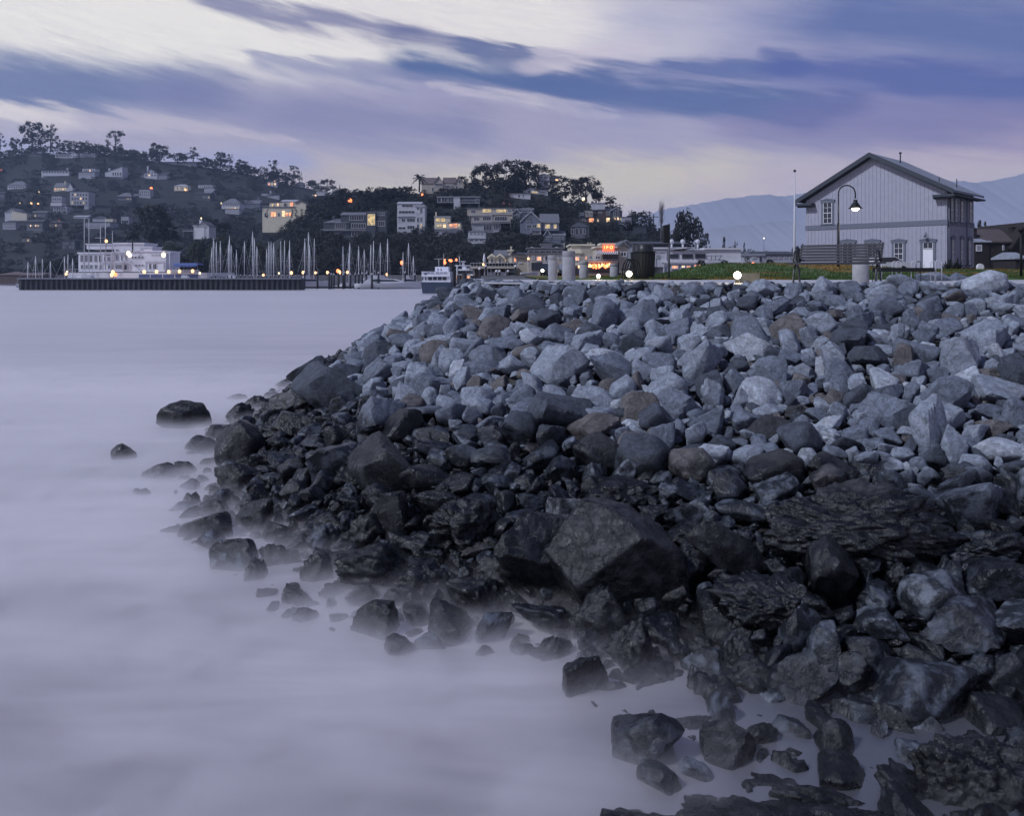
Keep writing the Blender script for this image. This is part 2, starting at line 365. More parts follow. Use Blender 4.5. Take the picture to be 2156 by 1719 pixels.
# low sea mist, the blurred swell hugging the rocks
mm = bpy.data.materials.new('sea_mist'); mm.use_nodes = True; nt = mm.node_tree; nt.nodes.remove(nt.nodes['Principled BSDF']); g = G(nt)
gp = g.n('ShaderNodeNewGeometry').outputs['Position']; s3 = g.n('ShaderNodeSeparateXYZ'); g.put(s3.inputs[0], gp)
nn = g.noise(g.v('MULTIPLY', gp, (0.9, 1.5, 2.0)), 1.0, 3, 0.55, 0.6)
hz_ = g.m('POWER', 2.718, g.m('MULTIPLY', s3.outputs[2], -13.0))
shore = g.mr(g.m('ADD', s3.outputs[0], g.m('MULTIPLY', s3.outputs[1], -0.12)), -1.6, 1.6, 0.9, 0.04)
den = g.m('MULTIPLY', g.m('MULTIPLY', hz_, g.mr(nn, 0.3, 0.7, 0.25, 1.6)), g.m('MULTIPLY', shore, 5.5))
den = g.m('MULTIPLY', den, g.mr(s3.outputs[2], 0.33, 0.22)); den = g.m('MULTIPLY', den, g.mr(s3.outputs[1], 33, 19))
pv = g.n('ShaderNodeVolumePrincipled'); pv.inputs['Color'].default_value = (0.94, 0.92, 0.96, 1); g.put(pv.inputs['Density'], den)
nt.links.new(pv.outputs[0], nt.nodes['Material Output'].inputs['Volume'])
mist = MB().box(-30, 9, 2.2, 34, 0.004, 0.36).build('sea_mist', mm); tag(mist, 'low white mist of blurred swell around the shore rocks', kind='stuff')

# ------------------------------------------------------------------ rocks
def ico(sub):
    import bmesh
    bm = bmesh.new(); bmesh.ops.create_icosphere(bm, subdivisions=sub, radius=1.0)
    V = np.array([v.co[:] for v in bm.verts]); Fc = np.array([[v.index for v in f.verts] for f in bm.faces]); bm.free()
    return V, Fc
ICO = {k: ico(k) for k in (3, 4, 5, 6)}
def fbm(V, s, seed, oct=4):
    out = np.zeros(len(V)); o = Vector((seed * 3.1, seed * 1.7, seed * 2.3))
    for i, p in enumerate(V):
        out[i] = mnoise.fractal(Vector(p) * s + o, 0.9, 2.0, oct)
    return out
def rock_shape(seed, sub, kind='angular'):
    rg = np.random.RandomState(seed); V, Fc = ICO[sub]
    n = {'angular': 11, 'slab': 10, 'round': 20, 'craggy': 12}[kind]
    N = rg.normal(size=(n, 3)); N /= np.linalg.norm(N, axis=1)[:, None]
    D = rg.uniform(0.5, 0.95, n) if kind != 'round' else rg.uniform(0.78, 0.95, n)
    if kind == 'slab':
        N[0] = (0.05, 0.1, 1); N[1] = (-0.1, 0.0, -1); D[0] = D[1] = 0.55
        N /= np.linalg.norm(N, axis=1)[:, None]
    q = V @ N.T
    r = np.where(q > 0.08, D / np.maximum(q, 0.08), 9.0)
    k = 60.0 if kind != 'round' else 14.0
    r = np.minimum(-np.log(np.exp(-k * np.minimum(r, 3)).sum(1)) / k, 1.25)
    am = {'angular': 0.06, 'slab': 0.055, 'round': 0.05, 'craggy': 0.20}[kind]
    W = V * r[:, None]
    h = fbm(W, 2.4 if kind != 'craggy' else 3.2, seed, 6 if sub > 4 else 4)
    if kind == 'craggy': h = h - 0.5 * np.abs(fbm(W, 6.0, seed + 50, 4))
    W = W * (1 + am * h)[:, None]
    W = W / np.abs(W).max(0)
    return W, Fc
def sharp(me, kd):
    if kd in ('angular', 'slab'):
        try: me.set_sharp_from_angle(angle=math.radians(27))
        except Exception as e: print('sharp', e)
VAR = {}
for kd, cnt in (('angular', 26), ('slab', 14), ('round', 9), ('craggy', 13)):
    VAR[kd] = []
    for i in range(cnt):
        W, Fc = rock_shape(100 * len(VAR) + i + 3, 4, kd)
        me = npmesh('rock', W, Fc, [ROCKM['m']], True); sharp(me, kd); VAR[kd].append((me, W, Fc))
def solve(x, y, lift):
    """point of the bank seen at picture x, y (lift = how far above the ground the thing's middle is)"""
    Ys = np.arange(3.6, 32, 0.04); Xs = (x - CX) / F * Ys; Zr = CZ + (HY - y) / F * Ys
    gz = np.maximum(ground(Xs, Ys), -0.12) + lift
    k = np.nonzero(Zr < gz)[0]
    if len(k) == 0: return None
    return Xs[k[0]], Ys[k[0]], Zr[k[0]]
ROCKS = []      # dict(pos, dims, rot, kind, tone, px)
def hand(sheet, x, y, w, h, ang=0, tone='m', kind='angular', label=None, dep=0.85, sub=0):
    X, Yp = zz(sheet, x, y); s = Z[sheet][2]; wp, hp = w / s, h / s
    lift = 0.0
    r = solve(X, Yp, 0.1)
    if r is None: r = ((X - CX) / F * 16.5, 16.5, LAND)
    m = r[1] / F; lift = 0.28 * hp * m
    q = solve(X, Yp, lift) or r
    m = q[1] / F
    wx, hz2 = wp * m * 0.61, hp * m * 0.63
    dy = dep * min(wx, hz2 * 1.6 if wx > hz2 else hz2) 
    if q[2] < 0.28 and wp < 130: hz2 *= 1.3
    c = Vector((q[0], q[1] + dy * 0.35, q[2] + 0.0 * hp * m))
    ROCKS.append(dict(p=c, d=(wx, dy, hz2), r=(random.uniform(-.2, .2), math.radians(-ang), random.uniform(-.25, .25)), k=kind, t=tone, s=wp * hp, x=X, y=Yp, lab=label, hand=True, sub=sub))
H0 = [  # main picture
 (380,896,90,62,8,'k','angular','black pointed rock standing alone in the misty water'), (262,968,50,40,5,'k','angular','small black rock poking from the mist, farthest out to sea'),
 (292,1050,58,26,0,'k','craggy','low jagged rock in the mist below the small pointed one'), (397,1068,50,36,0,'k','craggy'), (332,1010,78,40,0,'k','craggy'), (487,1170,66,30,0,'k','craggy','faint rounded rock nearly drowned in pale mist'),
 (688,1182,66,34,0,'k','craggy'), (600,1150,120,34,-14,'k','craggy'), (810,1315,70,30,-12,'k','craggy','lone low rock in open mist below the barnacled black rock'), (500,957,96,90,0,'k','round','smooth round black boulder at the misty water edge'),
 (615,900,96,70,-10,'k','angular'), (505,1020,110,50,-22,'k','angular'), (545,1046,46,40,0,'k','angular'), (397,1098,40,34,0,'k','angular'), (495,845,40,18,0,'k','craggy'), (545,862,70,40,0,'k','craggy'), (498,885,52,44,0,'k','craggy'), (460,915,60,30,0,'k','craggy'),
 (655,792,92,66,0,'d','angular','big dark block on the bank skyline above the water'), (700,835,190,80,-30,'d','slab','long tilted dark slab with pale top, below the skyline block'), (610,850,50,90,-70,'d','slab'), (722,800,60,50,0,'d','angular'),
 (1265,1225,345,240,-14,'k','angular','huge black boulder bulging over the misty inlet',.9,6), (1145,1190,180,180,10,'k','angular','tall shoulder of black rock at the west side of the huge boulder',.9,6), (1800,1125,380,165,-4,'k','craggy','widest black boulder, strata-ridged, under the pale rocks',.8,6),
 (1650,1290,260,125,-14,'k','craggy','low black boulder with wet glints beneath the widest one',.8,6), (1545,1180,200,70,-38,'k','slab','dark rock ramp with grey grainy top between the two giant boulders',.8,5),
 (1010,1278,132,92,0,'k','craggy','square black rock at the mist line before the huge boulder',.9,5), (790,1215,190,100,-8,'k','craggy','barnacled black rock reaching out into the mist',.9,5), (895,1240,120,80,-10,'k','craggy',None,.9,5),
 (985,1112,165,110,-8,'k','craggy','lumpy black rock with a pale tan stone beneath',.9,5), (822,1095,80,95,10,'k','angular'), (815,1010,190,95,-38,'k','slab','steep black wedge leaning above the small wet stones'), (700,985,120,90,-25,'m','angular'), (660,1050,60,50,0,'k','angular'),
 (890,1150,110,60,-12,'k','craggy'), (760,1130,90,60,0,'k','craggy'), (690,1108,80,40,0,'k','craggy'), (1000,1165,110,30,0,'b','angular','tan stone wedged under the lumpy black rock'),
 (1500,1735,330,80,3,'k','craggy',None,.7,5), (1760,1722,240,80,0,'k','craggy',None,.7,5), (1400,1800,360,130,-4,'k','craggy','low ragged black reef rock rising from the bottom edge of the view',.8,5), (1620,1790,340,150,4,'k','craggy','middle ragged black reef rock along the bottom edge of the view',.8,5), (1830,1790,280,140,0,'k','craggy','east ragged black reef rock along the bottom edge, before the barnacle-grey boulder',.8,5), (2100,1680,250,200,-5,'k','craggy','barnacle-grey black boulder in the bottom corner of the view',.8,6), (1930,1690,170,110,-10,'k','craggy',None,.8,5),
 (1965,1478,195,165,12,'m','angular','large peaked grey boulder with dark stained base near the bottom corner',.9,5), (1765,1598,76,90,0,'k','round','round mossy black boulder standing in the inlet mist',.9,5), (1847,1572,44,62,-8,'p','angular','small upright pale stone in the inlet mist'),
 (1225,1458,100,98,14,'k','angular','pointed black rock with a tail at the mouth of the inlet',.9,5), (1330,1395,110,110,0,'k','craggy','craggy black rock with pale cap in the shallow inlet',.9,5), (1290,1470,110,40,0,'k','angular'), (1380,1452,130,70,0,'k','craggy'),
 (1150,1395,60,80,-20,'k','craggy'), (1095,1390,80,60,0,'k','craggy'), (1095,1370,40,40,0,'k','angular'), (1270,1310,110,110,0,'k','craggy'), (960,1418,34,20,0,'k','craggy'), (1060,1490,90,24,0,'k','craggy'), (1100,1512,26,26,0,'p','angular'),
 (1975,1272,132,96,4,'p','round','pale rounded boulder above the bottom corner heap',.9,5), (2085,1170,170,90,-4,'d','craggy','dark ragged-topped block at the edge of the view',.9,5), (2120,1235,130,110,-20,'d','angular'), (1865,1325,110,70,-18,'p','angular'),
 (1700,1340,90,90,-8,'m','angular'), (1740,1395,80,120,0,'m','angular'), (1825,1395,80,60,0,'m','round'), (2040,1340,170,110,6,'m','angular'), (1660,1640,90,60,-20,'k','craggy'), (1655,1545,50,30,0,'m','angular'), (1500,1480,120,70,0,'k','craggy'),
 (1450,1560,130,50,0,'k','craggy'), (1590,1440,110,80,0,'k','craggy'), (1490,1410,80,50,0,'m','angular'), (1560,1390,60,60,0,'k','craggy'), (2130,1430,70,70,0,'p','round'), (2100,1540,110,90,-30,'k','angular'), (1640,1700,150,60,0,'k','craggy'),
 (2060,1080,150,90,30,'m','slab','long grey slab sliding down under the pale boulders'), (1870,1020,70,60,0,'m','angular'), (1320,1530,60,40,0,'k','craggy'), (1400,1340,90,50,0,'k','craggy')]
HA = [(1120,650,310,250,-32,'p','slab','largest pale tilted boulder in the middle of the bank'), (1300,490,200,165,0,'p','angular','broad flat-faced grey rock above the largest pale boulder'), (1330,850,280,170,0,'p','round'), (1520,785,185,185,0,'p','round','round speckled pale boulder just above the tide line'),
 (1810,800,285,235,5,'p','round','fat rounded pale boulder with vertical streaks above the tide line'), (1640,670,140,180,20,'p','angular'), (1390,600,270,150,-6,'w','angular','warm white rock with angular top east of the largest pale boulder'), (1570,475,185,150,0,'d','angular'), (1430,480,120,130,-30,'m','angular'),
 (640,570,220,140,0,'m','round'), (600,640,300,120,8,'m','angular'), (960,600,150,190,10,'p','angular'), (845,500,120,90,0,'m','angular'), (1060,535,250,90,-6,'m','slab'), (900,400,260,85,-12,'p','slab'), (760,490,190,110,0,'m','angular'), (255,770,260,170,-18,'m','slab','pale-topped slab with black overhang at the tide line'),
 (590,835,220,150,0,'p','round'), (885,830,190,150,0,'m','round'), (760,850,110,150,0,'m','angular'), (370,585,140,160,10,'p','angular'), (215,650,130,120,0,'m','angular'), (1375,165,190,115,-6,'m','angular'), (1245,175,110,135,-20,'m','slab'), (1425,240,170,130,-30,'p','angular'),
 (1910,335,150,155,10,'p','angular'), (2020,280,180,60,-6,'d','slab'), (2050,430,200,110,-20,'p','slab'), (1300,1040,320,180,10,'b','angular','brown flat-topped block jutting out below the pale rocks'), (1380,1200,330,260,-30,'k','round'), (1660,1215,330,260,-10,'d','round','large dark domed boulder in the middle of the wet band'),
 (1965,1280,270,240,-20,'b','round','smooth brown egg-shaped boulder in the wet band'), (1540,1430,520,250,0,'k','craggy','wide black flat-topped block above the small pale stones',.8,5), (1070,1095,200,215,0,'d','angular'), (850,1060,230,250,-35,'d','angular','tall dark angular boulder with bright notch at the centre of the bank'), (700,1090,250,130,-38,'d','slab'),
 (1100,1300,240,170,-20,'d','angular'), (690,1240,250,170,0,'d','angular'), (500,1235,240,170,-10,'d','angular'), (320,1175,250,120,-8,'d','angular'), (715,1370,190,140,-15,'m','angular'), (890,1370,150,100,0,'d','round'), (250,1350,290,200,0,'k','round'), (490,1385,230,120,0,'k','angular'),
 (90,1040,320,220,10,'k','angular'), (345,1075,130,170,0,'d','angular'), (520,1040,220,100,0,'d','angular'), (330,1515,290,150,-6,'k','angular','black rock with bright chalky top in the lower bank',.9,5), (610,1490,250,110,0,'m','angular','small bright-topped rock among the lower black rocks'), (520,1630,430,190,-6,'k','craggy',None,.9,5), (880,1600,220,120,0,'d','angular'),
 (1170,1570,240,170,0,'w','slab','bright white layered rock at the head of the wet black boulders',.9,5), (950,1500,190,110,-10,'m','angular'), (1060,1440,120,60,0,'m','angular'), (1020,1460,90,50,-30,'m','slab'), (1620,890,200,230,-50,'b','angular'), (1100,870,230,170,-30,'p','angular'),
 (1450,1600,280,120,-38,'d','slab'), (1700,1570,260,130,0,'k','craggy',None,.9,5), (1960,1600,330,130,-28,'m','slab'), (2000,1530,150,110,0,'m','round'), (1940,1440,220,120,-30,'m','angular'), (470,480,100,140,0,'d','angular'), (130,470,190,120,-10,'m','round'), (210,520,110,110,-30,'m','angular'), (80,620,170,110,0,'m','angular'), (490,720,110,160,0,'p','angular'), (620,700,140,90,0,'p','angular'), (560,350,110,80,0,'m','angular'), (260,340,150,120,0,'m','angular'), (110,360,150,80,0,'m','angular'), (1180,300,110,90,-20,'p','angular'), (870,230,80,90,0,'m','round'), (750,270,120,90,0,'m','angular'), (500,230,180,110,0,'m','angular')]
HB = [(390,525,330,150,-28,'w','slab','bright pale rectangular slab lying tilted mid-bank below the path lamp'), (615,400,260,220,8,'b','angular','big brownish boulder behind the bright pale slab'), (300,330,250,110,-10,'m','angular'), (740,455,110,160,25,'p','slab'), (818,640,84,135,8,'w','slab','small bright white upright stone in the upper bank'),
 (838,555,110,75,0,'b','round'), (935,690,185,200,5,'m','round','smooth blue-grey rock in the middle of the upper bank'), (1135,575,290,180,-4,'d','angular','wide dark grey angular rock in the upper bank'), (1350,590,140,190,20,'b','angular'), (1710,600,270,260,10,'p','slab','broad pale slab face leaning below the white building'), (1240,250,240,200,8,'m','angular','large blue-grey peaked rock below the bench'),
 (1095,345,180,170,-30,'m','angular'), (1210,385,160,80,0,'d','angular'), (275,735,180,170,-15,'m','angular'), (430,800,270,190,0,'w','round','bright chalky boulder with wavy top above the tide line'), (640,795,220,130,6,'m','slab'), (1045,745,120,170,0,'p','angular'), (1230,815,250,110,12,'m','slab'), (1330,960,420,190,-28,'m','slab','long sandy-grey slab rising toward the water behind the leaning giant'),
 (1540,1045,250,370,14,'p','angular','tallest pale leaning boulder below the white building'), (930,935,140,140,-10,'p','angular'), (1095,945,150,120,0,'p','angular'), (900,835,130,120,0,'b','round'), (650,915,160,120,0,'k','craggy'), (500,1035,290,160,0,'k','round'), (710,1020,180,140,-40,'m','angular'), (835,1065,200,130,0,'w','craggy'), (1045,1060,180,110,0,'m','round'),
 (1245,1390,200,230,6,'m','angular'), (1975,1165,280,180,6,'w','round','cracked white double boulder at the edge of the view'), (1810,1265,170,130,-10,'p','round'), (1690,1160,190,260,10,'p','angular'), (1970,805,330,180,-20,'p','angular','long pale boulder with flat top at the edge of the view'), (1920,930,220,110,-8,'m','angular'), (2060,955,180,200,-20,'m','angular'), (1905,1025,190,110,8,'b','angular'),
 (860,135,190,150,0,'p','angular','big brown-grey rock under the front of the bench'), (1010,150,130,130,20,'m','angular'), (1380,50,290,110,-12,'p','round','pale hump of rock hiding the foot of the bicycle rack'), (1385,140,120,110,0,'m','angular'), (1880,90,300,140,6,'w','round','widest pale boulder on the bank crest before the brown house'), (2020,210,150,110,10,'p','angular'), (1700,165,140,90,-10,'m','angular'), (1505,120,130,90,-25,'p','round'), (1870,680,200,120,0,'b','craggy'),
 (1560,60,200,70,0,'p','angular'), (1700,60,150,60,0,'m','angular'), (1480,60,130,60,0,'m','angular'), (500,250,90,190,-60,'m','slab'), (670,215,110,80,0,'d','angular'), (800,250,120,80,0,'m','angular'), (905,300,110,100,0,'b','angular'), (1560,360,130,90,0,'p','angular'), (1890,380,200,130,-25,'m','angular'), (2060,350,120,120,0,'m','angular'), (1310,440,80,160,0,'p','slab'), (1660,1420,340,110,30,'m','slab'), (1770,290,100,110,30,'m','slab'), (1640,330,110,120,0,'b','angular'), (1960,560,80,150,30,'w','slab'),
 (450,640,150,80,0,'p','round'), (620,580,150,110,-25,'m','angular'), (700,660,150,90,-30,'p','slab'), (1560,680,160,110,-15,'m','angular'), (1560,750,130,60,0,'m','angular'), (1390,760,120,80,-30,'w','angular'), (300,1290,130,90,0,'p','angular'), (590,1180,90,60,0,'w','round'), (750,1200,140,110,-30,'w','round'), (1140,1230,170,120,-15,'p','angular'), (1330,1190,130,110,0,'p','round'), (1440,1270,110,120,0,'m','round'), (1000,1340,170,130,0,'b','round'), (540,1290,400,220,0,'k','round','broad black domed rock beside the cluster of small bright stones'), (880,1290,300,180,0,'k','angular'), (330,1560,320,120,-10,'m','round','long smooth grey rock beside the widest black boulder'), (90,1600,220,110,-28,'m','slab'), (1700,1310,220,120,6,'d','craggy'), (2020,1540,190,160,0,'b','craggy'), (130,820,120,220,30,'p','angular'), (120,990,260,160,0,'m','angular'), (60,220,150,60,0,'d','slab'), (150,240,100,90,10,'p','angular')]
for k, L in ((0, H0), (10, HA), (11, HB)):
    for r in L: hand(k, *r)
# fill between them
rg = np.random.RandomState(11)
cell = {}
def add_cell(x, y, r): cell.setdefault((int(x // 1), int(y // 1)), []).append((x, y, r))
def blocked(x, y, r, f=0.78):
    for a in (-1, 0, 1):
        for b_ in (-1, 0, 1):
            for (u, v, q) in cell.get((int(x // 1) + a, int(y // 1) + b_), ()):
                if (u - x) ** 2 + (v - y) ** 2 < (f * (r + q)) ** 2: return True
    return False
for R in ROCKS: add_cell(R['p'].x, R['p'].y, 0.66 * min(R['d'][0], R['d'][1] * 1.4) * (0.75 if R['s'] > 25000 else 1.0))
def scatter(n, lo, hi, f):
    for _ in range(n):
        Yp = 4.6 + 27 * rg.rand() ** 1.25; Xp = -9 + rg.rand() * (9 + 0.66 * Yp + 1.5)
        if Xp < -0.42 * Yp or abs(Xp / Yp) > 0.70: continue
        z = float(ground(Xp, Yp))
        if z < -0.16 and rg.rand() > (0.85 if Yp < 7.2 and Xp > 1.7 else 0.3): continue
        if z < -0.62: continue
        if z < -0.16 and ((Yp > 7.4 and z < -0.34) or (Yp <= 7.4 and Xp < 0.35 + (7.4 - Yp) * 0.3)): continue
        if z > LAND - 0.05 and float(dist_poly(np.array(Xp), np.array(Yp), CREST)) > 0.6: continue
        if bool(inside(np.array(Xp), np.array(Yp), CREST)) and Yp > 26: continue
        if z < -0.08 and hi < 0.25: continue
        k = 0.78 if z > 2.5 else 1.0 if z > 0.9 else 0.8
        s = (lo + (hi - lo) * rg.rand() ** 1.6) * k
        rr = 0.5 * s
        if blocked(Xp, Yp, rr, f): continue
        add_cell(Xp, Yp, rr)
        e = rg.uniform(0.55, 1.3, 3)
        d = (rr * 1.16 * e[0], rr * 1.1 * e[1], rr * 0.86 * e[2])
        u = rg.rand()
        if z > 0.75: tone = 'p' if u < .36 else 'm' if u < .70 else 'd' if u < .87 else 'b' if u < .94 else 'w'; kd = 'angular' if rg.rand() < .66 else 'slab' if rg.rand() < .78 else 'round'
        else: tone = 'k' if u < .45 else 'd' if u < .75 else 'm' if u < .93 else 'p'; kd = 'craggy' if rg.rand() < .35 else 'angular'
        if z < 0.05: d = (d[0], d[1], max(d[2] * 1.2, 0.62 * max(d[0], d[1])))
        zc = max(z, -0.12) + d[2] * 0.42
        if z > 2.3: zc = min(zc, LAND + 0.03 - d[2] * 0.8)
        c = Vector((Xp, Yp, zc)); q = px(c)
        ROCKS.append(dict(p=c, d=d, r=(rg.uniform(-.6, .6), rg.uniform(-.6, .6), rg.uniform(0, 6.28)), k=kd, t=tone, s=4 * d[0] * d[2] * (F / Yp) ** 2, x=q[0], y=q[1], lab=None, hand=False, sub=0))
scatter(5000, 0.52, 0.80, 0.82)
scatter(16000, 0.32, 0.54, 0.76)
scatter(45000, 0.20, 0.33, 0.72)
scatter(60000, 0.12, 0.20, 0.74)
inview = lambda R: -30 < R['x'] < 2190 and R['y'] < 1740
ROCKS.sort(key=lambda R: (not R['hand'], -R['s'] if inview(R) else 0))
NIND = 300
SIZE = lambda s: 'huge' if s > 30000 else 'large' if s > 9000 else 'medium' if s > 4200 else 'small'
TONE = {'p': 'pale grey', 'w': 'whitish', 'm': 'grey', 'd': 'dark grey', 'b': 'brownish', 'k': 'black'}
SHP = {'angular': 'angular rock', 'slab': 'flat rock', 'round': 'rounded rock', 'craggy': 'craggy rock'}
def where(x, y, z):
    if z < 0.12 and x < 1200: return 'in the sea mist'
    if z < 0.25: return 'in the shallow inlet'
    zone = 'low down' if z < 0.7 else 'at the tideline' if z < 1.4 else 'mid-bank' if z < 2.3 else 'near the crest'
    c = [(900, 'toward the point'), (1180, 'below the ferries'), (1400, 'below the bollards'), (1620, 'below the path lamps'), (1860, 'below the bench'), (2300, 'below the white building')]
    for lim, w in c:
        if x < lim: return zone + ' ' + w
NT = [0]; rows = []
RV = []; RF = []; RM = []; ro = 0; TI = {k: i for i, k in enumerate(ROCKM)}
for i, R in enumerate(ROCKS):
    me, W, Fc = VAR[R['k']][(i * 7 + 3) % len(VAR[R['k']])]
    if i < NIND:
        if R['sub']:
            W, Fc = rock_shape(900 + i, R['sub'], R['k']); me = npmesh('rock', W, Fc, [ROCKM[R['t']]], True); sharp(me, R['k'] if R['s'] < 40000 else 'round')
        big = R['s'] > 5000
        o = link('boulder' if big else 'rock', me)
        o.location = R['p']; o.rotation_euler = R['r']; o.scale = R['d']
        o.material_slots[0].link = 'OBJECT'; o.material_slots[0].material = ROCKM[R['t']]
        tag(o, None, 'boulder' if big else 'rock', 'riprap rocks piled on the bank')
        if R['lab']: o['label'] = R['lab']
        else: rows.append((o, f"{SIZE(R['s'])} {TONE[R['t']]} {SHP[R['k']]} {where(R['x'], R['y'], R['p'].z)}", R['x']))
    else:
        M = (Matrix.Translation(R['p']) @ Euler(R['r']).to_matrix().to_4x4() @ Matrix.Diagonal((*R['d'], 1)))
        if R['s'] < 1500:
            if 'lo' not in NT: pass
        A = np.array(M)
        RV.append(W @ A[:3, :3].T + A[:3, 3]); RF.append(Fc + ro); ro += len(W); RM.append(np.full(len(Fc), TI[R['t']]))
label_apart(rows, None, 'from the sea')
rs = link('riprap_rubble', npmesh('riprap_rubble', np.concatenate(RV), np.concatenate(RF), list(ROCKM.values()), True, np.concatenate(RM)))
tag(rs, 'countless smaller grey stones packed between the boulders', 'rubble', kind='stuff')
print('rocks', len(ROCKS), 'verts', ro)

# ------------------------------------------------------------------ land, path, lawn, hills
conc = mat('concrete_path', (0.42, 0.42, 0.45), 0.85, 0.12, 1.5)
asph = mat('asphalt', (0.05, 0.05, 0.055), 0.85, 0.2, 1.0)
grassm = bpy.data.materials.new('lawn_grass'); grassm.use_nodes = True; g = G(grassm.node_tree); b = grassm.node_tree.nodes['Principled BSDF']
gp = g.n('ShaderNodeNewGeometry').outputs['Position']
n1 = g.noise(gp, 6.0, 5, 0.7); n2 = g.noise(g.v('MULTIPLY', gp, (0.22, 0.10, 1)), 1.0, 3, 0.5); n3 = g.noise(gp, 0.9, 3)
cg = g.mix(g.mr(n1, 0.35, 0.65), (0.016, 0.045, 0.010), (0.060, 0.115, 0.018)); cg = g.mix(g.mr(n3, 0.45, 0.65, 0, .6), cg, (0.08, 0.12, 0.02))
cg = g.mix(g.m('MULTIPLY', g.mr(n2, 0.49, 0.6), g.mr(n1, 0.4, 0.55)), cg, (0.26, 0.13, 0.02))  # orange patches mixed into the green by noise
g.put(b.inputs['Base Color'], cg); b.inputs['Roughness'].default_value = 0.9
def strip(name, pts, z0, z1, m):
    n = len(pts); vs = [(x, y, z1) for x, y in pts] + [(x, y, z0) for x, y in pts]
    fs = [tuple(range(n))] + [(i, i + n, (i + 1) % n + n, (i + 1) % n) for i in range(n)]
    return MB().add(vs, fs).build(name, m)
land = strip('land', [(-1.0, 27.5), (24, 27.5), (24, 14.5), (60, 14.5), (2200, 30), (2600, 3600), (-2500, 3600), (-2500, 300), (-300, 268), (-150, 262), (-40, 250), (-9.5, 236), (-5.2, 135)], -1, LAND - 0.006, mat('shore_ground', (0.09, 0.09, 0.10), 0.9, 0.2, 0.4))
tag(land, 'flat paved shore land behind the riprap', kind='structure')
p_ = strip('path', [(-0.6, 20.6), (1.7, 18.25), (6, 16.9), (12.2, 15.5), (24, 14.6), (40, 14.6), (40, 23), (22, 29), (12, 31.2), (4, 31.8), (-0.9, 32.5), (-1.1, 25)], LAND - 0.02, LAND + 0.012, conc)
tag(p_, 'pale concrete shore path along the bank top', kind='structure')
rd = strip('road', [(-2.5, 78), (70, 78), (120, 98), (-3.4, 98)], LAND - 0.02, LAND + 0.004, asph); tag(rd, 'asphalt street in front of the waterfront shops', kind='structure')
def mound(x, y):
    q = CX + F * x / y
    a = np.clip((q - 1340) / 190, 0, 1); a = a * a * (3 - 2 * a)
    t = np.clip((y - 30.5) / 21, 0, 1); t = t * t * (3 - 2 * t)
    d = np.clip((y - 54) / 12, 0, 1)
    fall = np.clip((q - 1740) / 200, 0, 1)
    return LAND + 0.02 + (0.05 + 0.80 * a) * t * (1 - d) * (1 - 0.45 * fall)
gx = np.arange(1, 64, 0.45); gy = np.arange(30.2, 68, 0.45); A, B = np.meshgrid(gx, gy); GZ = mound(A, B)
GZ += 0.03 * np.random.RandomState(3).normal(size=GZ.shape)
ix = np.arange(A.size).reshape(A.shape)
Fq = np.stack([ix[:-1, :-1], ix[:-1, 1:], ix[1:, 1:], ix[1:, :-1]], -1).reshape(-1, 4)
lawn = link('grass', npmesh('grass', np.stack([A, B, GZ], -1).reshape(-1, 3), Fq, [grassm], True)); tag(lawn, 'low green lawn mound with orange patches', 'lawn', kind='stuff')
# blades of grass so the lawn edge is not a clean line
rgb_ = np.random.RandomState(5); n = 26000
bx = rgb_.uniform(4, 40, n); by = 30.8 + 24 * rgb_.rand(n) ** 1.5; bz = mound(bx, by); hh = rgb_.uniform(0.05, 0.15, n); wd = rgb_.uniform(0.012, 0.03, n); ln = rgb_.normal(0, 0.03, (n, 2))
Vb = np.stack([np.stack([bx - wd, by, bz - .02], -1), np.stack([bx + wd, by, bz - .02], -1), np.stack([bx + ln[:, 0], by + ln[:, 1], bz + hh], -1)], 1).reshape(-1, 3)
gb = link('grass_blades', npmesh('grass_blades', Vb, np.arange(3 * n).reshape(-1, 3), [grassm])); gb.parent = lawn; tag(gb, kind='stuff')

hillm = mat('hill_scrub', (0.009, 0.012, 0.011), 0.95, 0.35, 0.05)
def prof(tab):
    xs_, ys_ = zip(*tab)
    return lambda x: np.interp(x, xs_, ys_)
HILL = {
 'near': dict(foot=prof([(560, 575), (1480, 575)]), ridge=prof([(560, 520), (640, 470), (700, 430), (790, 415), (880, 408), (980, 400), (1060, 392), (1150, 402), (1200, 430), (1290, 462), (1370, 505), (1480, 568)]), Y0=262, Y1=420),
 'far': dict(foot=prof([(-400, 572), (900, 572)]), ridge=prof([(-400, 345), (0, 333), (60, 326), (200, 322), (300, 336), (400, 348), (520, 366), (600, 388), (660, 400), (740, 420), (820, 465), (900, 520)]), Y0=430, Y1=900)}
def hp(h, x, y):
    H = HILL[h]; f0, r0 = float(H['foot'](x)), float(H['ridge'](x))
    t = min(1.0, max(0.0, (f0 - y) / (f0 - r0))); return P(x, y, H['Y0'] + (H['Y1'] - H['Y0']) * t)
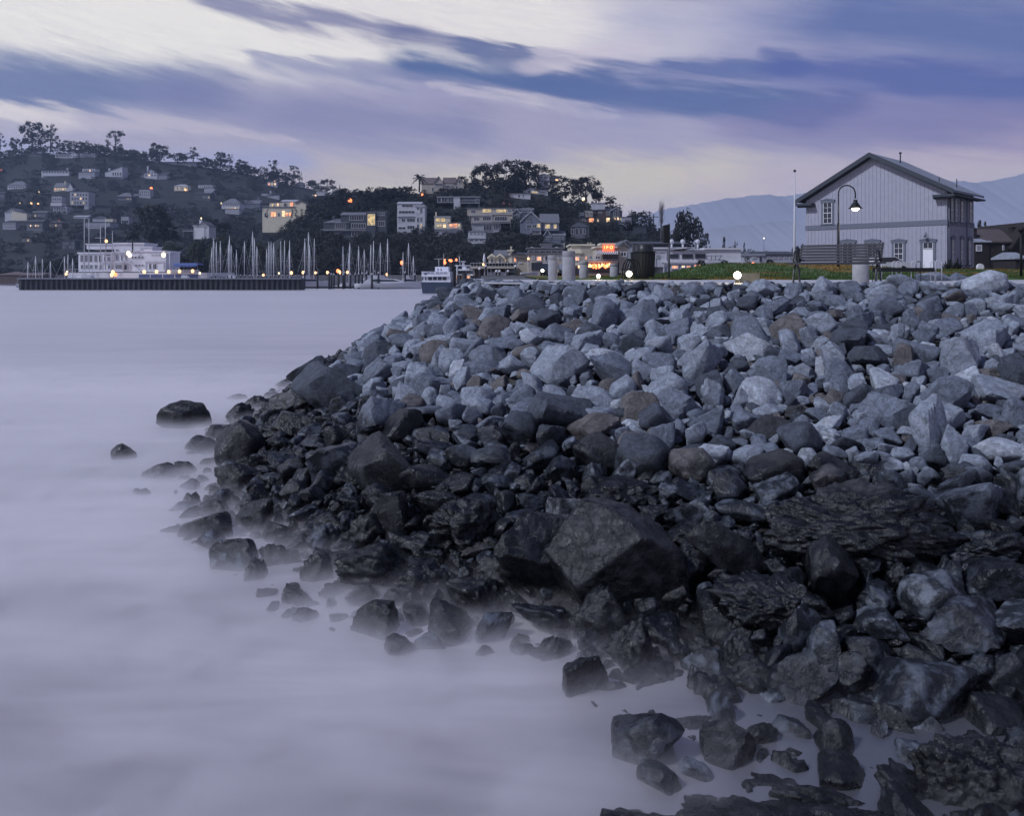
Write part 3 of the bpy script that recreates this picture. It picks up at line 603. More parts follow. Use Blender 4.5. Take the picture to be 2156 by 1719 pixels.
def hillmesh(h, x0, x1, label):
    H = HILL[h]; nxx, nt_ = 150, 22; V_ = []
    for j in range(nt_ + 5):
        for i in range(nxx):
            x = x0 + (x1 - x0) * i / (nxx - 1); t = j / (nt_ - 1)
            f0, r0 = float(H['foot'](x)), float(H['ridge'](x))
            if j < nt_: v = P(x, f0 + (r0 - f0) * t + mnoise.noise(Vector((x * .05, t * 6, 0))) * 2.5 * (0 < j), H['Y0'] + (H['Y1'] - H['Y0']) * t)
            else:
                k = (j - nt_ + 1) / 5; top = P(x, r0, H['Y1']); v = Vector((top.x * (1 + k * .3), top.y + (H['Y1'] - H['Y0']) * k, LAND + (top.z - LAND) * (1 - k) ** 1.3))
            V_.append(v)
    ix = np.arange(nxx * (nt_ + 5)).reshape(-1, nxx)
    Fq = np.stack([ix[:-1, :-1], ix[:-1, 1:], ix[1:, 1:], ix[1:, :-1]], -1).reshape(-1, 4)
    o = link('hill', npmesh('hill', np.array([v[:] for v in V_]), Fq, [hillm], True)); tag(o, label, kind='structure')
hillmesh('near', 540, 1480, 'dark wooded knoll with houses behind the harbour')
hillmesh('far', -420, 900, 'long hazy wooded ridge scattered with houses')
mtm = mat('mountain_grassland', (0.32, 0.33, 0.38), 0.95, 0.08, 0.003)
def mountain(tab, Y, depth, label, rough):
    V_ = []; xs_ = np.linspace(tab[0][0], tab[-1][0], 420); pr = prof(tab)
    for k, (dz, dy) in enumerate(((0, -depth), (0.55, -depth * .45), (1, 0), (0.5, depth * .4), (0, depth))):
        for x in xs_:
            j = mnoise.fractal(Vector((x * .035, Y * .01, 0)), .8, 2, 5) * rough + mnoise.noise(Vector((x * .6, 3, Y))) * 1.6 * (k == 2)
            j = j if k == 2 else mnoise.fractal(Vector((x * .02, k * 7.7, Y * .01)), .8, 2, 4) * rough * 1.5
            top = P(x, float(pr(x)) - (j if k else 0), Y)
            V_.append((top.x, Y + dy, LAND + (top.z - LAND) * dz))
    ix = np.arange(5 * 420).reshape(5, 420)
    Fq = np.stack([ix[:-1, :-1], ix[:-1, 1:], ix[1:, 1:], ix[1:, :-1]], -1).reshape(-1, 4)
    o = link('mountain', npmesh('mountain', np.array(V_), Fq, [mtm], True)); tag(o, label, kind='structure')
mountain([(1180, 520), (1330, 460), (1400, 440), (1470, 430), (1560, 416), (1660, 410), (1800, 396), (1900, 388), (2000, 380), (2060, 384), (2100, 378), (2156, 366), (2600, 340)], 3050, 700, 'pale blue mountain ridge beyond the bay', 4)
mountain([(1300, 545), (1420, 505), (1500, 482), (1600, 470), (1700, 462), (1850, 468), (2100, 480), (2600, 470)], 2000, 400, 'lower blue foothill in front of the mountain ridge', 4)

# ------------------------------------------------------------------ trees
leafm = {}
def leaf(name, rgb):
    m = mat(name, rgb, 0.8, 0.45, 0.35); leafm[name] = m; return m
LD = leaf('foliage_dark', (0.018, 0.024, 0.020)); LG = leaf('foliage_green', (0.038, 0.048, 0.026)); LB = leaf('foliage_blackish', (0.010, 0.014, 0.014))
bark = mat('bark', (0.04, 0.036, 0.034), 0.9, 0.3, 2.0)
def crown_mesh(seed, kind, nclump, nleaf, ls, m):
    r = np.random.RandomState(seed); cs = []; rs_ = []
    for i in range(nclump):
        u = r.rand(); a = r.rand() * 2 * PI
        if kind == 'round': z = 0.16 + 0.74 * u; w = 0.40 * math.sqrt(max(0.05, 1 - ((z - 0.52) / 0.5) ** 2))
        elif kind == 'umbrella': z = 0.42 + 0.46 * u; w = 0.42 * (1.1 - 0.8 * abs(z - 0.6))
        elif kind == 'open': z = 0.18 + 0.74 * u; w = 0.40 * (0.55 + 0.6 * r.rand()) * (1.1 - 0.5 * u)
        elif kind == 'cone': z = 0.12 + 0.82 * u; w = 0.40 * (1 - u) + 0.03
        elif kind == 'column': z = 0.08 + 0.84 * u; w = 0.16
        else: z = 0.10 + 0.68 * u; w = 0.44 * math.sqrt(max(0.1, 1 - u * u * .8))
        q = w * (0.35 + 0.65 * math.sqrt(r.rand()))
        cs.append((q * math.cos(a), q * math.sin(a), z)); rs_.append(r.uniform(0.07, 0.15) * (0.7 if kind in ('open', 'cone') else 1.15 if kind == 'bushy' else 1))
    cs = np.array(cs); rs_ = np.array(rs_)
    k = r.randint(0, nclump, nleaf); d = r.normal(size=(nleaf, 3)); d /= np.linalg.norm(d, axis=1)[:, None]
    p = cs[k] + d * (rs_[k] * (0.55 + 0.5 * r.rand(nleaf)))[:, None] * (1, 1, 0.8)
    t = r.normal(size=(nleaf, 3)); t /= np.linalg.norm(t, axis=1)[:, None]; bt = np.cross(d, t); bt /= np.linalg.norm(bt, axis=1)[:, None] + 1e-9; t = np.cross(bt, d * .6 + t * .4)
    s = (ls * r.uniform(0.6, 1.3, nleaf))[:, None]
    V = np.stack([p - t * s, p + bt * s * .6, p + t * s, p - bt * s * .6], 1).reshape(-1, 3)
    return npmesh('crown', V, np.arange(4 * nleaf).reshape(-1, 4), [m])
def trunk_mesh(seed, kind):
    r = random.Random(seed); b_ = MB()
    top = {'umbrella': .72, 'open': .8, 'cone': .9, 'column': .9, 'bushy': .45}.get(kind, .62)
    lean = r.uniform(-.05, .05)
    pts = [(0, 0, -0.06), (lean * .4, 0, top * .4), (lean, 0.01, top)]
    b_.tube(pts, [.035, .026, .008], 6)
    if kind in ('round', 'open', 'umbrella'):
        for i in range(6):
            z = top * r.uniform(.35, .8); a = r.uniform(0, 6.28); q = r.uniform(.16, .34)
            b_.tube([(lean * z, 0, z), (q * .55 * math.cos(a), q * .55 * math.sin(a), z + .09), (q * math.cos(a), q * math.sin(a), z + r.uniform(.13, .25))], [.014, .009, .004], 5)
    o = b_.build('trunk', bark); me = o.data; bpy.data.objects.remove(o); return me
TV = {}
def tree_variants(kind, m, n=4, nclump=38, nleaf=1500, ls=.034):
    key = (kind, m.name)
    if key not in TV: TV[key] = [(crown_mesh(len(TV) * 31 + i, kind, nclump, nleaf, ls, m), trunk_mesh(len(TV) * 17 + i, kind)) for i in range(n)]
    return TV[key]
SPEC = {'umbrella': (34, 2000, .036), 'open': (40, 1700, .030), 'cone': (40, 1200, .03), 'column': (20, 700, .03), 'bushy': (38, 2300, .038), 'round': (46, 2400, .036)}
tn = [0]; trows = []
def tree(base, w, h, kind='round', m=LD, label=None, lab_auto=None, group=None, name='tree', cat='tree'):
    tv = tree_variants(kind, m, 4, *SPEC[kind]); cm, tm = tv[tn[0] % len(tv)]; tn[0] += 1
    t = thing(name, label, cat, base, tn[0] * 2.4, group); t.scale = (w, w, h)
    link('trunk', tm, t); link('crown', cm, t)
    if lab_auto: trows.append((t, lab_auto, CX + F * base[0] / base[1]))
    return t
# skyline trees of the far ridge: (sheet, x, base y, width, height, kind, label)
SKY_T = [(1, 300, 385, 200, 240, 'round', 'biggest twin-trunked tree on the far ridge skyline'), (1, 470, 385, 150, 215, 'open', 'second tall tree on the ridge skyline, forked and leaning'), (1, 150, 385, 95, 100, 'round', 'small skyline tree west of the biggest ridge tree'),
 (1, 5, 370, 80, 130, 'open', 'skyline tree cut by the edge of the view'), (1, 700, 425, 190, 105, 'umbrella', 'wide flat-topped tree behind the ridge-top house'), (1, 815, 410, 60, 100, 'open', 'thin wispy tree beside the wide ridge tree'), (1, 560, 400, 70, 70, 'round', 'small round tree between ridge houses'),
 (1, 1065, 440, 190, 225, 'open', 'tall open pine with layered branches on the far ridge'), (1, 920, 440, 140, 100, 'bushy', 'bushy oak against the tall open ridge pine'), (1, 1280, 480, 180, 80, 'bushy', 'low bushy crown on the ridge east of the tall pine'), (1, 1480, 490, 170, 150, 'round', 'domed see-through tree on the ridge'),
 (1, 1650, 500, 150, 75, 'umbrella', 'flat ridge tree east of the domed one'), (1, 1795, 480, 105, 110, 'open', 'small pointed open tree on the ridge line'), (1, 1900, 520, 120, 60, 'bushy', 'low ridge bush beyond the small pointed tree'), (1, 2050, 530, 120, 110, 'open', 'airy skyline tree before the ridge dips'),
 (2, 160, 360, 110, 110, 'open', 'upright airy tree of the dipping ridge pair'), (2, 250, 365, 100, 90, 'open', 'rounder airy tree of the dipping ridge pair'), (2, 60, 380, 100, 60, 'bushy', 'low crown before the dipping ridge pair'), (2, 370, 430, 130, 100, 'round', 'see-through tree on the slope of the dipping ridge'), (2, 420, 460, 90, 70, 'open', 'small thin tree low on the dipping ridge'),
 (2, 700, 510, 160, 175, 'open', 'tall bare-stemmed tree on the lower ridge'), (2, 600, 510, 110, 110, 'open', 'thin grey tree beside the tall bare-stemmed one'), (2, 680, 530, 120, 85, 'round', 'dark round tree under the tall bare-stemmed one'), (2, 905, 520, 120, 135, 'open', 'leaning open tree on the lower ridge'), (2, 965, 540, 80, 85, 'open', 'drooping small tree on the lower ridge'), (2, 840, 540, 110, 80, 'round', 'dark clump between the lower ridge trees'),
 (2, 1250, 610, 120, 85, 'umbrella', 'arched tree near the end of the far ridge'), (2, 1310, 620, 70, 75, 'open', 'thin tree near the end of the far ridge'), (2, 1380, 660, 30, 75, 'cone', 'tiny conifer at the end of the far ridge'), (2, 1440, 680, 60, 60, 'cone', 'small conifer where the far ridge meets the knoll'), (2, 1100, 580, 90, 50, 'bushy', 'low bush on the end slope of the far ridge')]
for s, x, y, w, h, kd, lab in SKY_T:
    a, b_ = zz(s, x, y + 12); sc = Z[s][2]; Yd = HILL['far']['Y1'] - 12
    tree(P(a, b_, Yd), w / sc * Yd / F * 1.35, (h + 14) / sc * Yd / F * 1.1, kd, LD, lab, group='trees on the far ridge skyline')
NEAR_T = [(3, 1230, 560, 330, 330, 'bushy', 'west dome of the great dark oak mass on the knoll top'), (3, 1500, 570, 430, 400, 'bushy', 'tallest dome of the great dark oak mass on the knoll top'), (3, 1690, 560, 400, 380, 'bushy', 'east dome of the great dark oak mass on the knoll top'), (4, 420, 420, 220, 160, 'round', 'thin-edged crown beside the tower house'), (4, 560, 440, 160, 130, 'open', 'airy twisted tree behind the tower house'),
 (4, 720, 620, 430, 250, 'bushy', 'broad dark crown in the middle of the knoll slope'), (4, 950, 660, 360, 300, 'bushy', 'spreading umbrella-topped tree on the knoll east slope'), (4, 1090, 700, 130, 140, 'open', 'sparse small tree under the umbrella-topped one'), (4, 1215, 760, 160, 150, 'umbrella', 'flat dark cypress above the dark gabled house'), (4, 1550, 1080, 360, 330, 'bushy', 'rounded dark crown at the east foot of the knoll'),
 (4, 1480, 880, 120, 110, 'bushy', 'scrubby tree below the utility poles'), (3, 160, 720, 260, 210, 'umbrella', 'dark flat crown west of the palm'), (3, 330, 700, 260, 190, 'umbrella', 'dark flat crown beneath the palm'), (3, 480, 740, 200, 150, 'bushy', 'dense low crown under the manor house'), (3, 1010, 540, 130, 170, 'bushy', 'dark crown against the manor gable'),
 (2, 1640, 830, 300, 190, 'umbrella', 'wide flat tree behind the orange street light'), (2, 1280, 860, 330, 190, 'bushy', 'massive dark crown above the shingled house'), (2, 1150, 850, 220, 160, 'bushy', 'dark crown west of the shingled house roof'), (2, 1800, 760, 180, 130, 'round', 'tree against the yellow horizon glow'), (3, 640, 760, 200, 140, 'bushy', 'dark shrub tree below the manor house wall')]
for s, x, y, w, h, kd, lab in NEAR_T:
    a, b_ = zz(s, x, y); sc = Z[s][2]; q = hp('near', a, min(b_, 565))
    Yd = q.y + 4; tree(P(a, b_, Yd), w / sc * Yd / F * 1.1, h / sc * Yd / F * 1.05, kd, LB, lab, group='dark trees on the knoll')
# palm
def palm(base, h, label):
    t = thing('palm_tree', label, 'palm tree', base); r = random.Random(4)
    MB().tube([(0, 0, -1), (0.1, 0, h * .4), (0, 0, h * .72)], [.45, .36, .4], 8).build('trunk', bark, t)
    b_ = MB()
    for i in range(34):
        a = r.uniform(0, 6.28); e = r.uniform(-.5, 1.25); L = h * r.uniform(.38, .5); pts = []
        for k in range(7):
            u = k / 6; pts.append(Vector((math.cos(a) * L * u * math.cos(e * (1 - .3 * u)), math.sin(a) * L * u * math.cos(e * (1 - .3 * u)), h * .72 + L * u * math.sin(e) - L * .45 * u * u)))
        side = Vector((-math.sin(a), math.cos(a), 0))
        for k in range(6):
            w0, w1 = .32 * (1 - k / 7), .32 * (1 - (k + 1) / 7); dr = Vector((0, 0, -.25))
            for s in (-1, 1): b_.add([pts[k], pts[k + 1], pts[k + 1] + side * s * w1 * 2 + dr, pts[k] + side * s * w0 * 2 + dr], [(0, 1, 2, 3)])
    b_.build('crown', LB, t)
a, b_ = zz(3, 520, 545); palm(P(a, b_, 405), 190 / 5.296 * 405 / F, 'feathery palm standing beside the manor house on the knoll')
# bare poplar
a, b_ = zz(5, 535, 900); t = thing('poplar_tree', 'tall bare brush-shaped poplar behind the white restaurant', 'tree', P(a, b_, 230)); r = random.Random(9); k = 230 / F / 5.693
MB().tube([(0, 0, -2), (0, 0, 250 * k), (0.1, 0, 420 * k)], [13 * k, 9 * k, 3 * k], 7).build('trunk', mat('grey_bark', (0.12, 0.12, 0.13), .9), t)
b_ = MB()
for i in range(110):
    z0 = r.uniform(180, 400) * k; a2 = r.uniform(0, 6.28); q = r.uniform(8, 42) * k; z1 = min(512 * k, z0 + r.uniform(60, 150) * k)
    b_.tube([(0, 0, z0), (q * .8 * math.cos(a2), q * .8 * math.sin(a2), z0 + (z1 - z0) * .35), (q * math.cos(a2), q * math.sin(a2), z1)], [.05, .035, .012], 4, cap=False)
b_.build('crown', mat('twigs', (0.13, 0.12, 0.12), .9), t)
# trees standing on the flat east of the knoll
FLAT_T = [(5, 850, 940, 400, 500, 'bushy', 240, LB, 'big dark cypress rising behind the white restaurant'), (5, 740, 930, 260, 260, 'bushy', 236, LB, 'lower west shoulder tree of the big cypress'), (5, 970, 930, 200, 330, 'open', 238, LB, 'east stem of the big cypress with gaps of sky'), (5, 1060, 960, 170, 180, 'open', 420, LD, 'hazy grey tree just east of the big cypress'), (5, 1290, 980, 130, 140, 'cone', 500, LD, 'pointed hazy tree above the white restaurant roof'), (5, 1370, 980, 130, 80, 'bushy', 480, LD, 'hazy bush beside the pointed hazy tree'), (5, 1430, 980, 90, 100, 'open', 470, LD, 'thin hazy tree over the restaurant roof end'), (5, 1530, 990, 70, 100, 'cone', 460, LD, 'little spire-like tree above the long low roof'), (5, 1580, 1010, 190, 80, 'bushy', 440, LD, 'hazy rounded clump behind the long low roof'), (5, 1785, 1010, 110, 50, 'bushy', 420, LD, 'small dome of leaves above the long low roof'), (5, 1900, 1010, 90, 40, 'bushy', 430, LD, 'smallest dome of leaves above the long low roof'), (5, 2140, 1020, 110, 90, 'bushy', 300, LD, 'dark bush behind the flagpole'), (6, 250, 920, 110, 80, 'bushy', 260, LB, 'dark bush between flagpole and white building'),
 (5, 1010, 1210, 120, 105, 'bushy', 75, LD, 'shrub before the restaurant red lights'), (5, 1290, 1190, 120, 80, 'bushy', 72, LD, 'shrub left of the star-bright path lamp'.replace('left', 'west')), (5, 1565, 1190, 95, 110, 'open', 72, LD, 'straggly shrub east of the bright path lamp'), (5, 1840, 1190, 120, 90, 'bushy', 74, LB, 'round dark shrub at the lawn edge near the flagpole'),
 (6, 1800, 800, 150, 150, 'open', 200, LD, 'bare twiggy tree beside the white building'), (6, 1960, 800, 150, 75, 'bushy', 190, LB, 'dark rounded tree above the brown shingle house'), (6, 2070, 800, 90, 40, 'bushy', 195, LB, 'low treetop beside the brown chimney')]
for s, x, y, w, h, kd, Yd, m_, lab in FLAT_T:
    a, b_ = zz(s, x, y); sc = Z[s][2]; v = P(a, b_, Yd); zb = min(v.z, v.z) ; H = h / sc * Yd / F * 1.05
    if Yd > 100: dz = v.z - LAND; v.z = LAND; H += dz
    tree(v, w / sc * Yd / F * 1.12, H, kd, m_, lab, group='trees and shrubs beyond the lawn')
# big old tree in front of the far ridge
for s, x, y, w, h, kd, Yd, m_, lab in [(1, 1400, 1260, 400, 420, 'bushy', 300, LB, 'huge dark pine rising behind the yacht club roof'), (1, 1520, 1240, 300, 250, 'bushy', 298, LB, 'lower spreading side of the huge dark pine'), (1, 1980, 1150, 200, 140, 'bushy', 320, LB, 'dark crown next to the small chimneyed cottage'), (1, 2090, 1170, 160, 120, 'bushy', 318, LB, 'second dark crown east of the chimneyed cottage')]:
    a, b_ = zz(s, x, y); sc = Z[s][2]; v = P(a, b_, Yd); H = h / sc * Yd / F
    tree(v, w / sc * Yd / F * 1.05, H, kd, m_, lab, group='dark shore trees')

# ------------------------------------------------------------------ houses
def wallm(n, rgb): return mat(n, rgb, 0.8, 0.08, 0.6)
W_WHITE = wallm('white_paint', (0.62, 0.62, 0.66)); W_PALE = wallm('pale_grey_paint', (0.50, 0.51, 0.56)); W_CREAM = wallm('cream_stucco', (0.62, 0.57, 0.46)); W_GREY = wallm('grey_blue_siding', (0.15, 0.17, 0.22))
W_SHING = wallm('dark_shingle', (0.055, 0.062, 0.08)); W_TAN = wallm('tan_stucco', (0.40, 0.365, 0.32)); W_BROWN = wallm('brown_wood', (0.07, 0.05, 0.045)); W_MIST = wallm('faded_paint', (0.36, 0.37, 0.42))
R_DARK = mat('dark_roof', (0.05, 0.055, 0.07), .8, .2, 1.0); R_GREY = mat('grey_roof', (0.14, 0.145, 0.17), .8, .15, 1.0); R_PALE = mat('pale_roof', (0.36, 0.37, 0.42), .7, .1, 1.0); R_BROWN = mat('brown_roof', (0.13, 0.10, 0.10), .8, .2, 1.0)
TRIM = mat('white_trim', (0.60, 0.60, 0.64), .6, .05); GLASS = mat('window_glass', (0.025, 0.03, 0.045), .12, .3, .5)
LIT = mat('lit_window', (0.3, 0.25, 0.12), .5, emit=(1.0, 0.72, 0.32), es=0.55); LITR = mat('glowing_red_window', (0.3, 0.15, 0.1), .5, emit=(1.0, 0.36, 0.16), es=1.5); LITO = mat('bright_window', (.3, .25, .2), .5, emit=(1.0, 0.62, 0.30), es=1.5)
RAILM = mat('railing_paint', (0.5, 0.5, 0.55), .6, .05)
RECTS = {'near': [], 'far': []}
def pl(k, x, y, o):      # sheet coords -> local metres of origin o at depth o.y
    a, b_ = zz(k, x, y); v = P(a, b_, o.y); return v.x - o.x, v.z - o.z
def windows(k, o, root, lst, yoff=0.0, wname='window'):
    m1 = o.y / F / Z[k][2]
    for wdef in lst:
        x0, x1, y0, y1, kind = wdef[:5]; nm = wdef[5] if len(wdef) > 5 else 1; yo = (wdef[6] if len(wdef) > 6 else 0) * m1 + yoff
        ax, az_ = pl(k, x0, y1, o); bx_, bz_ = pl(k, x1, y0, o)
        if bx_ - ax < .05 or bz_ - az_ < .05: continue
        fw = min(.12, .16 * (bx_ - ax)); b_ = MB(); gi = 1
        b_.box(ax, ax + fw, yo - .10, yo + .02, az_, bz_).box(bx_ - fw, bx_, yo - .10, yo + .02, az_, bz_)
        b_.box(ax + fw, bx_ - fw, yo - .10, yo + .02, bz_ - fw, bz_).box(ax + fw, bx_ - fw, yo - .10, yo + .02, az_, az_ + fw)
        for i in range(1, nm):
            q = ax + (bx_ - ax) * i / nm; b_.box(q - fw * .35, q + fw * .35, yo - .09, yo + .02, az_ + fw, bz_ - fw)
        f_ = b_.build(wname, {'d': TRIM, 'l': TRIM, 'r': TRIM, 'o': TRIM, 'k': R_DARK}.get(kind, TRIM), root)
        MB().box(ax + fw, bx_ - fw, yo - .05, yo + .015, az_ + fw, bz_ - fw).build('pane', {'l': LIT, 'r': LITR, 'o': LITO}.get(kind, GLASS), f_)
def grid(x0, x1, y0, y1, nx_, ny_, kinds='d', gap=.4, nm=1):
    out = []; cw = (x1 - x0) / nx_; ch = (y1 - y0) / ny_
    for j in range(ny_):
        for i in range(nx_):
            kd = kinds[(i + j * nx_) % len(kinds)]
            if kd == '.': continue
            out.append((x0 + cw * (i + gap / 2), x0 + cw * (i + 1 - gap / 2), y0 + ch * (j + .2), y0 + ch * (j + .82), kd, nm))
    return out
def house(k, label, Yd, blocks, wins=(), rails=(), chims=(), cat='house', name='house', group=None, hill=None, down=3.0, roofm=R_DARK):
    xs_ = [b[0] for b in blocks] + [b[1] for b in blocks]; yb = max(b[3] for b in blocks); xm = (min(xs_) + max(xs_)) / 2
    a, b0 = zz(k, xm, yb)
    if hill: Yd = hp(hill, a, b0).y
    o = P(a, b0, Yd); m1 = Yd / F / Z[k][2]
    root = thing(name, label, cat, o, 0, group)
    for B in blocks:
        x0, x1, yt, yb_, wm_, roof, rh = B[:7]; yo = (B[7] if len(B) > 7 else 0) * m1; dp = (B[8] if len(B) > 8 else max(6.0, min(14, (x1 - x0) * m1 * .7)))
        rm = B[9] if len(B) > 9 else roofm
        ax, az_ = pl(k, x0, yb_, o); bx_, bz_ = pl(k, x1, yt, o); az_ -= down if yb_ >= yb - 6 else 0
        MB().box(ax, bx_, yo, yo + dp, az_, bz_).build('wall', wm_, root)
        e = max(.25, .02 * (bx_ - ax)); h = rh * m1; zt = bz_ + .003; th = .22
        b_ = MB()
        if roof == 'flat': b_.box(ax - e, bx_ + e, yo - e, yo + dp + e, zt, zt + max(.25, h))
        elif roof == 'x': b_.prismx([(yo - e, zt), (yo + dp + e, zt), (yo + dp + e, zt + th), (yo + dp / 2, zt + h), (yo - e, zt + th)], ax - e, bx_ + e)
        elif roof == 'y':
            mid = (ax + bx_) / 2
            MB().prism([(ax, zt), (bx_, zt), (mid, zt + h)], yo + .01, yo + .35).build('gable', wm_, root)
            sl = h / ((bx_ - ax) / 2)
            b_.prism([(ax - e, zt - e * sl), (mid, zt + h), (bx_ + e, zt - e * sl), (bx_ + e, zt - e * sl + th), (mid, zt + h + th * 1.2), (ax - e, zt - e * sl + th)], yo - e * 1.6, yo + dp + e)
        elif roof == 'hip':
            q = min((bx_ - ax) * .42, dp * .5); X0, X1, Y0_, Y1_ = ax - e, bx_ + e, yo - e, yo + dp + e
            vs = [(X0, Y0_, zt), (X1, Y0_, zt), (X1, Y1_, zt), (X0, Y1_, zt), (X0, Y0_, zt + .15), (X1, Y0_, zt + .15), (X1, Y1_, zt + .15), (X0, Y1_, zt + .15), (X0 + q, (Y0_ + Y1_) / 2, zt + h), (X1 - q, (Y0_ + Y1_) / 2, zt + h)]
            b_.add(vs, [(3, 2, 1, 0), (0, 1, 5, 4), (1, 2, 6, 5), (2, 3, 7, 6), (3, 0, 4, 7), (4, 5, 9, 8), (5, 6, 9), (6, 7, 8, 9), (7, 4, 8)])
        elif roof in ('shedR', 'shedL'):
            hl, hr = (0, h) if roof == 'shedR' else (h, 0)
            MB().prism([(ax, zt), (bx_, zt), (bx_, zt + hr + .001), (ax, zt + hl + .001)], yo + .01, yo + dp).build('gable', wm_, root)
            b_.prism([(ax - e, zt + hl), (bx_ + e, zt + hr), (bx_ + e, zt + hr + th), (ax - e, zt + hl + th)], yo - e, yo + dp + e)
        if b_.v:
            rf = b_.build('roof', rm, root)
            if roof in ('y',):     # white barge boards
                q = MB(); mid = (ax + bx_) / 2
                for s in (-1, 1):
                    ex_ = ax - e if s < 0 else bx_ + e
                    q.prism([(ex_, zt - e * sl - .12), (mid, zt + h - .12), (mid, zt + h + .20), (ex_, zt - e * sl + .2)][::s], yo - e * 1.6 - .06, yo - e * 1.6 - .01)
                q.build('fascia', TRIM if wm_ in (W_GREY, W_WHITE, W_SHING) else rm, root)
    windows(k, o, root, wins)
    for R in rails:      # x0,x1,ytop,ybottom,(offset towards viewer in sheet units)
        x0, x1, y0, y1 = R[:4]; yo = -(R[4] if len(R) > 4 else 12) * m1
        ax, az_ = pl(k, x0, y1, o); bx_, bz_ = pl(k, x1, y0, o); b_ = MB()
        b_.box(ax, bx_, yo, .02, az_ - .14, az_); b_.box(ax, bx_, yo - .02, yo + .04, bz_ - .07, bz_)
        n = max(2, int((bx_ - ax) / .9))
        for i in range(n + 1):
            q = ax + (bx_ - ax - .06) * i / n; b_.box(q, q + .06, yo - .01, yo + .03, az_, bz_ - .07)
        for q in (ax, bx_ - .12): b_.box(q, q + .12, yo, yo + .12, az_ - 2.2, az_ - .14)
        b_.build('balcony', RAILM, root)
    for x0, x1, yt, yb_ in chims:
        ax, az_ = pl(k, x0, yb_, o); bx_, bz_ = pl(k, x1, yt, o)
        MB().box(ax, bx_, 1.5, 1.5 + max(.5, bx_ - ax), az_, bz_).box(ax - .06, bx_ + .06, 1.44, 1.56 + max(.5, bx_ - ax), bz_, bz_ + .15).build('chimney', blocks[0][4], root)
    if hill:
        a0, c0 = zz(k, min(xs_), min(b[2] - b[6] for b in blocks)); a1, c1 = zz(k, max(xs_), yb)
        RECTS[hill].append((a0, a1, c0, c1, Yd, label))
    return root
GH = 'houses on the far ridge'
